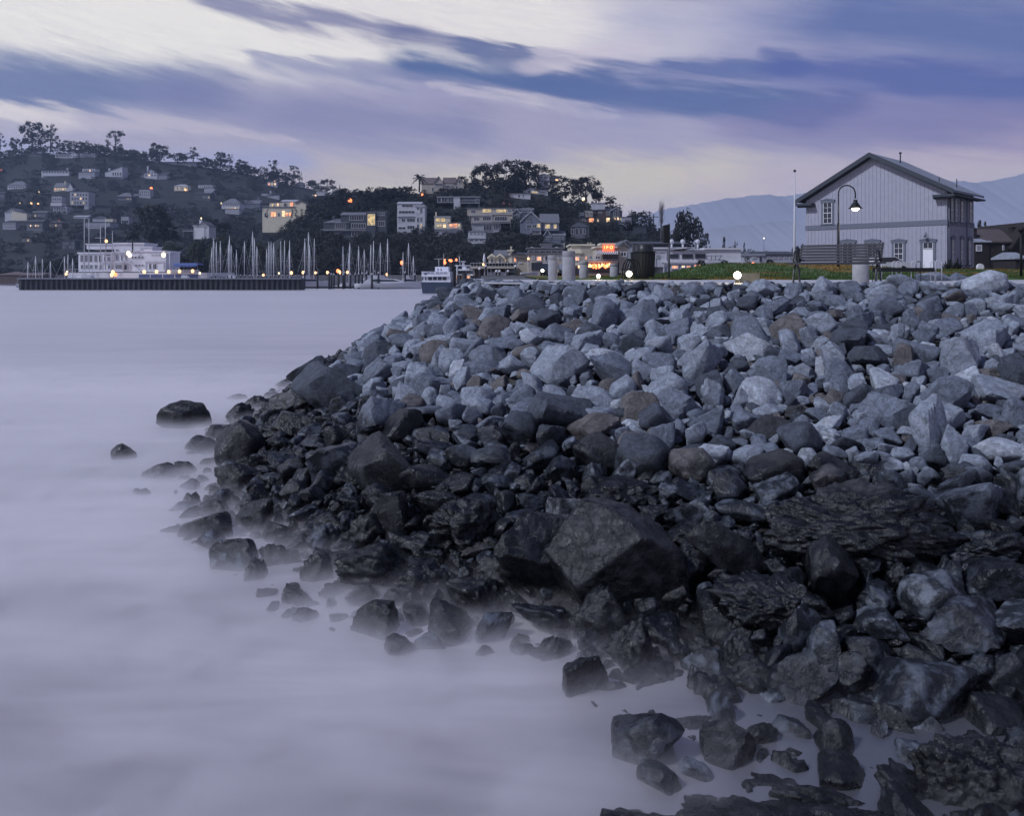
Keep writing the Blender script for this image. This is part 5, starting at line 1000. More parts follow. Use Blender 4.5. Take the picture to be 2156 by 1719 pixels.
def dwin(x0, x1, z0, z1, side=False, door=False, par=dep):
    Mx = Matrix.Translation((Lf, 0, 0)) @ Matrix.Rotation(PI / 2, 4, 'Z') if side else None
    w = x1 - x0; tw = .20 if not side else .10
    t_ = MB(); y0 = -.085
    t_.box(x0 - tw, x0, y0, -.031, z0 - .05, z1, 0, Mx).box(x1, x1 + tw, y0, -.031, z0 - .05, z1, 0, Mx).box(x0 - tw - .08, x1 + tw + .08, y0 - .04, -.031, z1, z1 + .24, 0, Mx)
    if not door: t_.box(x0 - tw - .06, x1 + tw + .06, y0 - .06, -.031, z0 - .14, z0 - .05, 0, Mx)
    vs = [(x0 - tw - .16, y0 - .08, z1 + .24), (x1 + tw + .16, y0 - .08, z1 + .24), ((x0 + x1) / 2, y0 - .08, z1 + .42)]; vs += [(a_, -.031, c_) for a_, _, c_ in vs]
    if Mx is not None: vs = [Mx @ Vector(v) for v in vs]
    t_.add(vs, [(0, 1, 2), (5, 4, 3), (0, 3, 4, 1), (1, 4, 5, 2), (2, 5, 3, 0)])
    t_.build('window_trim' if not door else 'door_trim', SID2, par)
    if door: zd = z1 - .62; f_ = MB(); f_.box(x0 + .01, x1 - .01, -.075, -.032, z0, zd - .06, 0, Mx); dd = f_.build('door', mat('door_white', (.75, .75, .80), .5, .03), par); MB().ball((x0 + .12, -.11, z0 + 1.0), .04).build('handle', EAVE, dd); z0 = zd
    f_ = MB(); fr = .055
    f_.box(x0, x0 + fr, -.07, -.031, z0, z1, 0, Mx).box(x1 - fr, x1, -.07, -.031, z0, z1, 0, Mx).box(x0 + fr, x1 - fr, -.07, -.031, z1 - fr, z1, 0, Mx).box(x0 + fr, x1 - fr, -.07, -.031, z0, z0 + fr, 0, Mx)
    xm = (x0 + x1) / 2; f_.box(xm - .018, xm + .018, -.062, -.033, z0 + fr, z1 - fr, 0, Mx)
    if not door:
        for k in (.25, .5, .75):
            h_ = .03 if k == .5 else .015; zc = z0 + (z1 - z0) * k
            f_.box(x0 + fr, xm - .018, -.06, -.034, zc - h_, zc + h_, 0, Mx).box(xm + .018, x1 - fr, -.06, -.034, zc - h_, zc + h_, 0, Mx)
    ff = f_.build('window', WPAINT, par)
    MB().box(x0 + fr * .5, x1 - fr * .5, -.045, -.030, z0 + .02, z1 - .02, 0, Mx).build('pane', GLASS, ff)
for (xa, xb, ya, yb_) in ((1733.5, 1752, 427, 471.5), (1882.6, 1902, 512, 558), (1826, 1848, 512, 558), (1774, 1797, 512, 557)):
    dwin(front_s(xa), front_s(xb), front_z(xa, yb_), front_z(xa, ya))
dwin(front_s(1943.5), front_s(1965), .05, front_z(1950, 510.5), door=True)
for xa, xb, ya, yb_ in ((2001, 2006, 418, 466), (2010, 2015, 418, 466), (2022, 2028, 418, 467), (2040, 2045.5, 421, 468), (2002.5, 2009, 505, 557), (2021.5, 2028, 505, 557), (2038, 2044, 507, 557)):
    t0, t1 = side_t(xa), side_t(xb); dwin(t0, min(t1, t0 + .8), side_z(xa, yb_), side_z(xa, ya), side=True)
dp = MB()
for yy in (.25, 5.4): dp.tube([(Lf + .1, yy, .1), (Lf + .1, yy, EV - .6)], .05, 6)
dp.build('downpipe', SID2, dep)
lm = MB(); sxx = front_s(1952); zt = front_z(1952, 497); lm.tube([(sxx, -.05, zt + .1), (sxx, -.3, zt + .35), (sxx, -.45, zt + .1)], .02).lathe([(.03, .1), (.16, -.1), (.17, -.14)], 10, 0, (sxx, -.45, zt)); lm.build('wall_lamp', EAVE, dep)

# ------------------------------------------------------------------ foreshore furniture
BLK = mat('black_metal', (0.010, 0.012, 0.013), .5, .1, 8, spec=.25); STEEL = mat('painted_steel', (0.03, 0.033, 0.04), .4, .2, 8); SLAT = mat('bench_slats', (0.035, 0.035, 0.045), .6, .15, 12, spec=.2); POLEM = mat('pale_pole', (0.50, 0.50, 0.54), .5, .05)
CPOST = mat('concrete_post', (0.27, 0.27, 0.29), .85, .16, 5, bump=.3)
# bench
yaw = math.radians(-37); o0 = P(1664, 600, 18.3)
bench = thing('park_bench', 'slatted metal bench with looped armrests on the bank crest, facing the rocks', 'bench', (o0.x, 18.3, LAND + .02), yaw)
BL = 1.86; S = 1.0
sb = MB()
for i in range(5): sb.box(-.06, BL + .06, .03 + i * .088, .03 + i * .088 + .072, .435, .465)
sb.box(-.06, BL + .06, -.005, .02, .415, .468); sb.build('seat', SLAT, bench)
bk = MB()
for i in range(6):
    z0 = .50 + i * .066; y0 = .47 + i * .034; M = Matrix.Translation((0, y0, z0)) @ Matrix.Rotation(math.radians(-26), 4, 'X'); bk.box(.03, BL - .03, -.011, .011, 0, .050, 0, M)
bk.build('backrest', SLAT, bench)
for xx in (0.06, BL - .06):
    a_ = MB(); pts = [(xx, .05 + .0, .44)] + [(xx, .23 - .20 * math.cos(t), .50 + .235 * math.sin(t)) for t in np.linspace(-.15, 2.75, 16)] + [(xx, .455, .50)]
    a_.tube(pts, .022, 8); a_.build('armrest', STEEL, bench)
    l_ = MB(); l_.tube([(xx, .25 + .22 * math.sin(t), .04 + .38 * math.cos(t)) for t in np.linspace(-1.75, 1.75, 18)], .024, 8)
    l_.tube([(xx, .455, .45), (xx, .50, .52), (xx, .70, .90)], .022, 8)
    l_.box(xx - .05, xx + .05, -.03, .09, -.02, .01).box(xx - .05, xx + .05, .41, .53, -.02, .01); l_.build('leg', STEEL, bench)
# bins
def bin_(x, Yd, r, label):
    o = P(x, 582, Yd); t = thing('litter_bin', label, 'litter bin', (o.x, Yd, LAND + .05)); H = 1.32
    b_ = MB(); b_.lathe([(r * .88, 0), (r * .92, .03), (r * .96, H * .5), (r, H * .76), (r * 1.0, H * .78)], 32)
    for i in range(22):
        a_ = 2 * PI * i / 22; b_.tube([(r * .90 * math.cos(a_), r * .90 * math.sin(a_), .04), (r * 1.0 * math.cos(a_), r * 1.0 * math.sin(a_), H * .75)], .012, 5)
    b_.build('body', BLK, t)
    MB().lathe([(r * 1.0, H * .775), (r * 1.10, H * .78), (r * 1.10, H * .80), (r * .84, H * .812), (r * .84, H * .97), (r * .80, H * .995), (r * .5, H * 1.02), (.01, H * 1.03)], 32).build('lid', mat('bin_lid', (.02, .022, .026), .4, .1, spec=.3), t)
bin_(1357.5, 31.2, .395, 'large ribbed black litter bin with domed lid at the lawn edge'); bin_(1347, 32.6, .36, 'second black litter bin mostly hidden behind the large ribbed one')
# bollards
def bollard(x, ybot, ytop, w, Yd, label):
    o = P(x, ybot, Yd); r = w / 2 * Yd / F; H = (ybot - ytop) * Yd / F; zb = LAND + .01; H = P(x, ytop, Yd).z - zb
    t = thing('concrete_bollard', label, 'bollard', (o.x, Yd, zb), 0, 'concrete bollards on the shore path')
    MB().lathe([(r * 1.02, 0), (r, .02), (r, H * .80), (r * .96, H * .806), (r * .96, H * .812)], 28).build('post', CPOST, t)
    MB().lathe([(r * .96, H * .812), (r, H * .82), (r, H * .985), (r * .97, H)], 28).build('cap', CPOST, t)
bollard(1197.5, 593, 529, 27, 22.5, 'tallest round concrete bollard of the row by the rocks'); bollard(1164, 590, 538, 20, 28.5, 'slimmer concrete bollard just west of the tallest one')
bollard(1229, 587, 550.5, 19, 33.5, 'shorter concrete bollard between the tallest one and the red lights'); bollard(1292.5, 586, 555.5, 17, 38, 'most distant concrete bollard, beside the bicycle hoops'); bollard(1812, 592, 543.5, 33, 19.4, 'pale concrete bollard behind the bench armrest')
# stone block by path lamp
o = P(1578, 597, 19.2); blk = MB().box(-.21, .21, -.12, .12, 0, .24).build('stone_block', mat('dark_stone', (.09, .09, .085), .9, .2, 6)); blk.location = (o.x, 19.2, LAND + .01); tag(blk, 'low dark stone block beside the brightest path lamp', 'block')
LAMPW = mat('lamp_glow', (1, 1, 1), .5, emit=(1.0, 0.93, 0.76), es=9.0); LAMPO = mat('lamp_orange', (1, .6, .3), .5, emit=(1.0, 0.50, 0.20), es=3.2); LAMPR = mat('lamp_red_orange', (1, .3, .1), .5, emit=(1.0, 0.22, 0.07), es=3.2); LAMPY = mat('lamp_yellow', (1, .8, .4), .5, emit=(1.0, 0.80, 0.45), es=2.6)
def pathlamp(x, y, Yd, r, label):
    o = P(x, y, Yd); t = thing('path_lamp', label, 'path lamp', (o.x, Yd, LAND), 0, 'lit path lamps')
    h = o.z - LAND; MB().lathe([(.06, 0), (.05, max(.02, h - r)), (.07, h - r * .9)], 12).build('post', STEEL, t); MB().ball((0, 0, h), r, 10).build('lamp_head', LAMPW, t)
    L = bpy.data.lights.new('lamp_light', 'POINT'); L.energy = 32; L.color = (1, .82, .5); L.shadow_soft_size = r; lo = bpy.data.objects.new('lamp_light', L); COL.objects.link(lo); lo.location = (o.x, Yd - .18, LAND + h + .05)
pathlamp(1552.5, 580, 18.6, .085, 'brightest path lamp, beside the stone block on the crest'); pathlamp(1324.5, 577, 27, .10, 'bright path lamp against the litter bins'); pathlamp(1260, 582, 30, .075, 'smaller path lamp below the red lanterns')
# sign post
o = P(1408.5, 583, 33); t = thing('sign_post', 'black street sign seen edge-on atop a grey post beside the bins', 'sign post', (o.x, 33, LAND + .1)); kx = 33 / F
MB().tube([(0, 0, -.1), (0, 0, 2.2)], .045, 8).build('post', mat('grey_post', (.13, .14, .16), .6), t)
MB().box(-8.5 * kx, -.5 * kx, -.25, .25, 73 * kx, 110 * kx).box(-12 * kx, -8.5 * kx, -.2, .2, 74 * kx, 109 * kx).build('sign_panel', BLK, t)
# flagpole
o = P(1672.5, 565, 60); t = thing('flagpole', 'tall thin white flagpole without a flag west of the pale building', 'flagpole', (o.x, 60, LAND)); H = P(0, 362, 60).z - LAND
MB().tube([(0, 0, 0), (0, 0, H * .3), (.03, 0, H)], [.10, .085, .035], 10).build('pole', POLEM, t); MB().ball((.03, 0, H + .07), .10).build('finial', BLK, t)
# street lamp
o = P(1765, 573, 45); H = P(0, 390.5, 45).z - LAND; kx = 45 / F
t = thing('street_lamp', 'black gooseneck street lamp, lit, in front of the pale building', 'street lamp', (o.x, 45, LAND))
R_ = 18 * kx; MB().tube([(0, 0, 0), (0, 0, 1.6), (0, 0, H - 2.1)], [.075, .07, .06], 10).tube([(0, 0, H - 2.1), (0, 0, H - R_)] + [(R_ - R_ * math.cos(a_), 0, H - R_ + R_ * math.sin(a_)) for a_ in np.linspace(.15, PI, 14)] + [(2 * R_, 0, H - R_ - .25)], .035, 8).build('pole', BLK, t)
MB().lathe([(.09, .42), (.11, .36), (.11, .28), (.17, .22), (.26, .08), (.30, 0), (.38, -.04), (.38, -.06), (.30, -.05)], 24, 0, (2 * R_, 0, H - R_ - .75)).build('lamp_shade', BLK, t)
MB().ball((2 * R_, 0, H - R_ - .82), .20, 8, 0, .65).build('bulb', LAMPW, t)
L = bpy.data.lights.new('street_light', 'POINT'); L.energy = 60; L.color = (1, .92, .8); L.shadow_soft_size = .2; lo = bpy.data.objects.new('street_light', L); COL.objects.link(lo); lo.location = (o.x + 2 * R_, 45, LAND + H - R_ - 1.1)
# edge lamp post at the right border
o = P(2150, 590, 34); t = thing('lamp_post', 'black post cut by the edge of the view beside the brown house', 'lamp post', (o.x, 34, LAND)); MB().tube([(0, 0, 0), (0, 0, 2.0)], .05, 8).lathe([(.09, 2.0), (.11, 2.1), (.10, 2.2)], 10).build('pole', BLK, t)
# bicycle racks
t = thing('bicycle_rack', 'black rack of four curved hoops beside the litter bins', 'bicycle rack', P(1318, 583, 29.5)); t.location.z = LAND
for i in range(4):
    xo = -.05 + i * .13; yo = i * .28
    MB().tube([(xo - .10 + .27 * (1 - math.cos(a_)) * .8, yo, .03 + .74 * math.sin(a_) ** .8) for a_ in np.linspace(.02, PI - .02, 16)], .03, 7).build('hoop', BLK, t)
MB().tube([(-.2, -.1, .40), (.45, .95, .40)], .03, 6).build('rail', STEEL, t)
t = thing('bicycle_rack', 'dark rail with pairs of slender silver hoops in front of the white door', 'bicycle rack', P(1908, 590, 21)); t.location.z = LAND + .02; t.rotation_euler = (0, 0, math.radians(-10))
for x, w in ((1846, 9), (1855, 9), (1885, 9), (1893, 10), (1923, 10), (1932, 9), (1961, 10), (1971, 13)):
    kx = 21 / F; xo = (x - 1908) * kx; r_ = w / 2 * kx
    MB().tube([(xo - r_, 0, -.02), (xo - r_, 0, .48)] + [(xo - r_ * math.cos(a_), 0, .48 + r_ * math.sin(a_)) for a_ in np.linspace(.2, PI - .2, 7)] + [(xo + r_, 0, .48), (xo + r_, 0, -.02)], .011, 6).build('hoop', POLEM if x % 2 else STEEL, t)
MB().box((1842 - 1908) * 21 / F, (1962 - 1908) * 21 / F, -.05, .05, .27, .37).build('rail', BLK, t)
# parked white car seen under the bench
def car(o, label, body, rz=0, lights=None):
    t = thing('parked_car', label, 'car', o, rz, 'cars parked near the shops')
    pr = [(-2.1, .35), (-2.15, .7), (-1.9, .9), (-1.2, .95), (-.7, 1.38), (.7, 1.42), (1.45, .98), (2.1, .88), (2.2, .6), (2.15, .35)]
    MB().prism(pr, -.85, .85).build('body', body, t)
    MB().prism([(-1.08, .97), (-.66, 1.33), (.66, 1.37), (1.25, .99)], -.87, .87).build('side_window', GLASS, t)
    for x in (-1.35, 1.35):
        for s in (-1, 1): MB().add(*cyl_y(x, s * .8, .32, .32, .2)).build('wheel', BLK, t)
    if lights:
        for s in (-.6, .6): MB().ball((-2.16, s, .62), .16, 8).build('headlight', lights, t)
    return t
def cyl_y(x, y, z, r, w, n=16):
    vs = [(x + r * math.cos(2 * PI * i / n), y + s * w / 2, z + r * math.sin(2 * PI * i / n)) for s in (-1, 1) for i in range(n)]
    return vs, [tuple(range(n - 1, -1, -1)), tuple(range(n, 2 * n))] + [(i, (i + 1) % n, (i + 1) % n + n, i + n) for i in range(n)]
WHC = mat('white_car_paint', (.62, .62, .66), .25, .02, spec=.6); DKC = mat('dark_car_paint', (.03, .035, .045), .25, .02, spec=.6); GRC = mat('silver_car_paint', (.25, .26, .30), .25, .02, spec=.6)
car(P(1858, 590, 69) * 1, 'white car parked by the pale building, glimpsed behind the bench', WHC, .1).location.z = LAND + .3
o = P(1141, 578, 88); car(Vector((o.x + .9, 88, LAND)), 'dark car with both headlights on, west of the slimmer bollard', DKC, PI / 2 - .15, LAMPW)
o = P(1155, 578, 92); car(Vector((o.x + .9, 92, LAND)), 'second car with one headlight showing beside the slimmer bollard', GRC, PI / 2 + .2, LAMPW)

# flax bush and hedge by the building corner, white stone
o = P(2005, 590, 66); t = thing('flax_bush', 'dark spiky bush at the corner of the pale building', 'bush', (o.x, 66, LAND)); b_ = MB(); r = random.Random(3)
for i in range(140):
    a_ = r.uniform(0, 6.28); L_ = r.uniform(.9, 1.9); e = r.uniform(.25, 1.45); w = .05; s = Vector((-math.sin(a_), math.cos(a_), 0)) * w; d = Vector((math.cos(a_) * math.cos(e), math.sin(a_) * math.cos(e), math.sin(e)))
    b0 = Vector((r.uniform(-.5, .5), r.uniform(-.3, .3), 0)); b_.add([b0 - s, b0 + s, b0 + d * L_ * .7 + s, b0 + d * L_ * .7 - s, b0 + d * L_ - Vector((0, 0, .1))], [(0, 1, 2, 3), (3, 2, 4)])
b_.build('leaves', LB, t)
for xx, lb in ((2035, 'low dark hedge along the side wall of the pale building'),):
    o = P(xx, 590, 68); tree(Vector((o.x + .8, 68, LAND - .2)), 4.2, 1.15, 'bushy', LB, lb, name='hedge', cat='hedge')
    tree(Vector((o.x + 3.2, 67, LAND - .2)), 3.6, .95, 'bushy', LB, 'end clump of the low hedge beside the white stone', name='hedge', cat='hedge')
o = P(2063.5, 580, 60); t = MB().prism([(-.24, 0), (.24, 0), (.24, .72), (.16, .86), (0, .92), (-.16, .86), (-.24, .72)], -.1, .1).build('marker_stone', WPAINT); t.location = (o.x, 60, LAND + .1); tag(t, 'small round-topped white marker stone beside the hedge', 'marker stone')

# brown shingle house at the right border
BSH = mat('brown_shingle', (.018, .014, .014), .85, .2, 3); BRF = mat('brown_shingle_roof', (.085, .065, .065), .85, .15, 3); GLR = mat('glass_roof', (.30, .33, .38), .3, .2, 1)
house(6, 'dark brown shingled house with brick chimneys at the edge of the view', 118, [(1748, 1990, 850, 1040, BSH, 'flat', 2, 8, 9, BRF), (1745, 1865, 845, 1040, BSH, 'hip', 55, -4, 6, GLR), (1860, 2110, 848, 1040, BSH, 'x', 130, 6, 10, BRF), (2040, 2300, 880, 1040, BSH, 'y', 190, -20, 12, BSH)],
      [(1752, 1800, 865, 920, 'd', 3, -4), (1978, 1990, 868, 912, 'd', 1, 4)], [], [(1748, 1812, 728, 850), (2112, 2170, 718, 830)], name='house', down=1)
house(6, 'brown lean-to with a small glazed roof behind the black edge post', 110, [(2085, 2170, 985, 1040, BSH, 'x', 60, 0, 5, GLR)], [], [], [], name='shed', cat='shed')

# ------------------------------------------------------------------ harbour
# breakwater of steel sheet piles
BW = mat('sheet_pile_steel', (0.022, 0.024, 0.032), .7, .3, .5); BWC = mat('breakwater_cap', (0.16, 0.17, 0.21), .8, .1, .5)
x0 = P(38, 611, 180).x; x1 = P(633, 611, 180).x; zt = P(0, 588.5, 180).z
t = thing('breakwater', 'long black corrugated sheet-pile breakwater in front of the yacht harbour', 'breakwater', (x0, 180, 0))
b_ = MB(); n = 110; L_ = x1 - x0; pr = []
for i in range(n + 1):
    s = L_ * i / n; pr += [(s, 0.0 if i % 2 else .32), (min(L_, s + L_ / n * .35), 0.0 if i % 2 else .32)]
vs = [(a_, y_, -.5) for a_, y_ in pr] + [(a_, y_, zt) for a_, y_ in pr]; m_ = len(pr)
b_.add(vs, [(i, i + 1, i + 1 + m_, i + m_) for i in range(m_ - 1)]); b_.box(0, L_, .34, 3.5, -.5, zt - .01)
b_.build('wall', BW, t); MB().box(-.15, L_ + .15, -.22, 3.7, zt + .004, zt + .28).build('cap', BWC, t)
# dock platform under the yacht club
Yc = 222
o = P(300, 590, Yc); t = thing('quay', 'white quay wall with blue panels beneath the yacht club', 'quay', (P(143, 590, Yc).x, Yc, 0))
zq = P(0, 574.5, Yc).z; Lq = P(436, 590, Yc).x - P(143, 590, Yc).x; MB().box(0, Lq, 0, 22, -.5, zq).build('wall', W_WHITE, t)
kq = Yc / F
def q12(x): return P(zz(12, x, 0)[0], 0, Yc).x - t.location.x
for xa, xb in ((1080, 1235), (1250, 1415), (1432, 1590), (1608, 1765), (1780, 1940)): MB().box(q12(xa), q12(xb), -.06, .02, .95, zq - .45).box(q12(xa), q12(xb), -.075, -.061, 1.9, 2.0).build('panel', mat('blue_panel', (.07, .09, .20), .6), t)
# yacht club
YW = wallm('yacht_club_white', (0.66, 0.66, 0.72))
wl = [(x, x + 45, 345, 450, 'd', 2) for x in (232, 300, 366, 434, 500)] + [(x, x + 42, 485, 550, 'd', 2) for x in (238, 305, 372, 440, 507)] + [(580, 675, 335, 362, 'd', 3, -8), (582, 598, 365, 445, 'd', 1, -8), (625, 675, 370, 445, 'd', 3, -8), (745, 782, 262, 292, 'd'), (745, 782, 335, 425, 'd', 2), (820, 836, 342, 425, 'd'), (885, 900, 350, 420, 'd'), (845, 875, 342, 356, 'd'), (850, 880, 262, 272, 'd'), (1098, 1132, 262, 272, 'd')]
wl += [(x, x + 32, 366, 398, 'd', 1, -4) for x in (975, 1020, 1068, 1118)] + [(x, x + 40, 336, 356, 'd', 1, -4) for x in (1262, 1315, 1368)] + [(x, x + 34, 482, 512, 'd', 1, -4) for x in (1025, 1072, 1120)] + [(1228, 1262, 470, 555, 'd', 1, -4), (1285, 1340, 470, 555, 'd', 2, -4), (635, 672, 485, 550, 'd', 2, -10), (685, 722, 485, 550, 'd', 2, -10), (742, 846, 482, 552, 'd', 6, -10), (865, 918, 482, 565, 'd', 1, -6)]
yc = house(12, 'large white flat-roofed clubhouse with tall arched windows on the quay', Yc + 2, [(205, 700, 330, 575, YW, 'flat', 22, 0, 10, YW), (320, 725, 195, 262, YW, 'flat', 14, 6, 8, YW), (720, 1150, 190, 300, YW, 'flat', 22, 8, 8, YW), (700, 960, 315, 575, YW, 'flat', 10, 4, 8, YW), (560, 720, 318, 460, YW, 'flat', 8, -8, 4, YW), (560, 860, 462, 575, YW, 'flat', 4, -10, 4, YW), (945, 1462, 300, 575, YW, 'flat', 18, -3, 10, YW), (1150, 1270, 235, 290, YW, 'flat', 8, 8, 6, YW), (1465, 1530, 318, 330, YW, 'flat', 6, 2, 5, YW)], wl, [(60, 560, 548, 602, 4), (1180, 1445, 430, 445, 14), (560, 960, 430, 460, 14)], [], name='clubhouse', cat='clubhouse', down=.3)
def loc12(x, y): return pl(12, x, y, yc.location)
ax, az_ = loc12(1013, 300); bx_, bz_ = loc12(1013, 105); MB().tube([(ax, -1, az_), (ax, -1, bz_)], .18, 8).build('funnel', BLK, yc)
for x in (1468, 1524): ax, az_ = loc12(x, 575); bx_, bz_ = loc12(x, 318); MB().tube([(ax, 0, az_), (ax, 0, bz_)], .11, 6).build('column', YW, yc)
ax, az_ = loc12(960, 440); bx_, bz_ = loc12(1110, 575)
MB().add([(ax, -.7, az_), (ax, -.3, az_), (bx_, -.3, bz_), (bx_, -.7, bz_), (ax, -.7, az_ - .5), (ax, -.3, az_ - .5), (bx_, -.3, bz_ - .5), (bx_, -.7, bz_ - .5)], [(0, 1, 2, 3), (7, 6, 5, 4), (0, 3, 7, 4), (1, 5, 6, 2), (0, 4, 5, 1), (3, 2, 6, 7)]).build('outside_stair', YW, yc)
for xx, yt in ((290, -190), (358, -185), (525, -80), (596, -190), (697, -5)):     # clubhouse flagpoles
    a, b0 = zz(12, xx, 560); o = P(a, b0, Yc - 1); a1, b1 = zz(12, xx, yt); H = P(a1, b1, Yc - 1).z - o.z
    t2 = thing('flagpole', 'bare white flagpole before the clubhouse, ' + {290: 'the one on the west wing', 358: 'thin one over the arched windows', 525: 'short one with a yardarm', 596: 'tall one with the orange lamp', 697: 'shortest one on the upper deck'}[xx], 'flagpole', o, 0, 'clubhouse flagpoles')
    MB().tube([(0, 0, 0), (0, 0, H)], [.14, .07], 8).build('pole', POLEM, t2)
    if xx in (525,): MB().tube([(-1.6, 0, H * .72), (1.6, 0, H * .72)], .05, 5).build('yardarm', POLEM, t2)
# blue canopy pavilion
o = P(zz(12, 1780, 0)[0], 574.5, Yc); t = thing('canopy', 'blue canvas canopy over the terrace east of the clubhouse', 'canopy', (o.x, Yc, zq)); kx = Yc / F / 6.871
MB().add([(-180 * kx, -1.5, 112 * kx), (180 * kx, -1.5, 112 * kx), (180 * kx, 3, 112 * kx), (-180 * kx, 3, 112 * kx), (-165 * kx, -1.2, 138 * kx), (165 * kx, -1.2, 138 * kx), (165 * kx, 2.7, 138 * kx), (-165 * kx, 2.7, 138 * kx), (-130 * kx, -1.5, 85 * kx), (150 * kx, -1.5, 85 * kx)], [(4, 5, 6, 7), (0, 1, 5, 4), (1, 2, 6, 5), (2, 3, 7, 6), (3, 0, 4, 7), (0, 8, 9, 1)]).build('canvas', mat('blue_canvas', (.055, .10, .30), .7), t)
c_ = MB(); [c_.tube([(q * kx, 0, 0), (q * kx, 0, 112 * kx)], .05, 5) for q in (-150, -50, 50, 150)]; c_.build('frame', POLEM, t)
MB().box(-240 * kx, 175 * kx, -.5, 0, 0, 45 * kx).build('parapet', W_MIST, t)

# ---- boats
HULLW = mat('boat_hull_white', (.55, .56, .62), .3, .05, spec=.6); HULLD = mat('boat_hull_dark', (.03, .035, .06), .3, .1, spec=.6); DECK = mat('boat_deck', (.42, .43, .48), .5, .1); MASTM = mat('aluminium_mast', (.62, .63, .68), .4, .05, metal=.2); SAILC = mat('blue_sail_cover', (.06, .09, .22), .7); WIRE = mat('rigging_wire', (.45, .46, .52), .5, .05)
def hull_mb(Lh, W, H, bow=.35):
    V_ = []; n = 11
    for i in range(n):
        u = i / (n - 1); x = -Lh / 2 + Lh * u; w = W / 2 * (1 - max(0, (u - .45) / .55) ** 2.2) * (0.72 + .28 * min(1, u / .25)); sh = H * (1 + bow * u * u)
        for (fy, fz) in ((-1, 1), (-.93, .45), (-.55, .08), (0, 0), (.55, .08), (.93, .45), (1, 1)): V_.append((x + (bow * .8 * fz if u == 1 else 0), w * fy, sh * fz - .25))
    f = [(i * 7 + j, (i + 1) * 7 + j, (i + 1) * 7 + j + 1, i * 7 + j + 1) for i in range(n - 1) for j in range(6)]
    f += [tuple(range(7))]; m = MB().add(V_, f, 0, True)
    dk = MB().add([V_[i * 7] for i in range(n)] + [V_[i * 7 + 6] for i in range(n)], [(i, i + n, i + n + 1, i + 1) for i in range(n - 1)])
    return m, dk
def sailboat(o, rz, Lh, Hm, lean, dark, label):
    t = thing('sailboat', label, 'sailboat', o, rz, 'sailboats moored in the harbour')
    h_, d_ = hull_mb(Lh, Lh * .3, .95); h_.build('hull', HULLD if dark else HULLW, t); d_.box(-Lh * .28, Lh * .18, -Lh * .09, Lh * .09, .7, 1.25); d_.build('deck', DECK, t)
    tx = lean * Hm; ms = MB().tube([(.3, 0, .7), (.3 + tx * .5, tx * .2, Hm * .5), (.3 + tx, tx * .4, Hm)], [.11, .10, .07], 7); mm_ = ms.build('mast', MASTM, t)
    b_ = MB().tube([(.3, 0, 1.9), (-Lh * .33, 0, 1.85)], .07, 6); b_.tube([(.2, 0, 2.02), (-Lh * .31, 0, 1.97)], .15, 6, 1); b_.build('boom', [MASTM, SAILC], t)
    rg_ = MB(); top = (.3 + tx, tx * .4, Hm - .1)
    rg_.tube([top, (Lh * .5, 0, 1.2)], .022, 4).tube([top, (-Lh * .48, 0, .8)], .022, 4).tube([top, (.2, Lh * .14, .8)], .018, 4).tube([top, (.2, -Lh * .14, .8)], .018, 4).tube([(.3 + tx * .55, -.9, Hm * .55), (.3 + tx * .55, .9, Hm * .55)], .03, 4)
    rg_.build('rigging', WIRE, t)
MA = [(1, 265, 1430), (1, 335, 1380), (1, 392, 1405), (1, 458, 1425), (1, 595, 1380), (1, 630, 1362), (1, 670, 1402)] + [(2, x, y) for x, y in ((62, 1225), (88, 1130), (112, 1170), (157, 1160), (225, 1190), (240, 1110), (256, 1200), (320, 1250), (405, 1160), (480, 1060), (495, 1130), (537, 1215), (635, 1245), (650, 1170), (678, 1170), (697, 1180), (778, 1160), (808, 1155), (868, 1155), (855, 1250), (1018, 1135), (1050, 1065), (1072, 1205), (1115, 1135), (1419, 1215), (1478, 1285), (1488, 1180), (1580, 1215), (1626, 1245), (1695, 1200), (1725, 1160), (1803, 1180))] + [(3, 165, 1090), (3, 403, 1135), (3, 340, 1240), (3, 450, 1280)]
rb = random.Random(12); mm2 = sorted([(zz(s, x, y)) for s, x, y in MA])
for i, (x, y) in enumerate(mm2):
    far_ = x < 180; Yd = (236 if not far_ else 226) - rb.uniform(0, 16) - (14 if x > 640 else 0)
    o = P(x, 605, Yd); o.z = 0.0; H = P(x, y, Yd).z
    rz = rb.choice([PI / 2, -PI / 2]) + rb.uniform(-.5, .5)
    seg = 'west of the clubhouse' if x < 180 else 'behind the breakwater' if x < 640 else 'in the open harbour'
    hh_ = 'tall' if H > 14.5 else 'short' if H < 11 else 'medium'
    sailboat(o, rz, max(7, H * .68), H, rb.uniform(-.035, .02), rb.random() < .25, f'bare-masted sailboat {seg}, {ordw(i)} mast from the west')
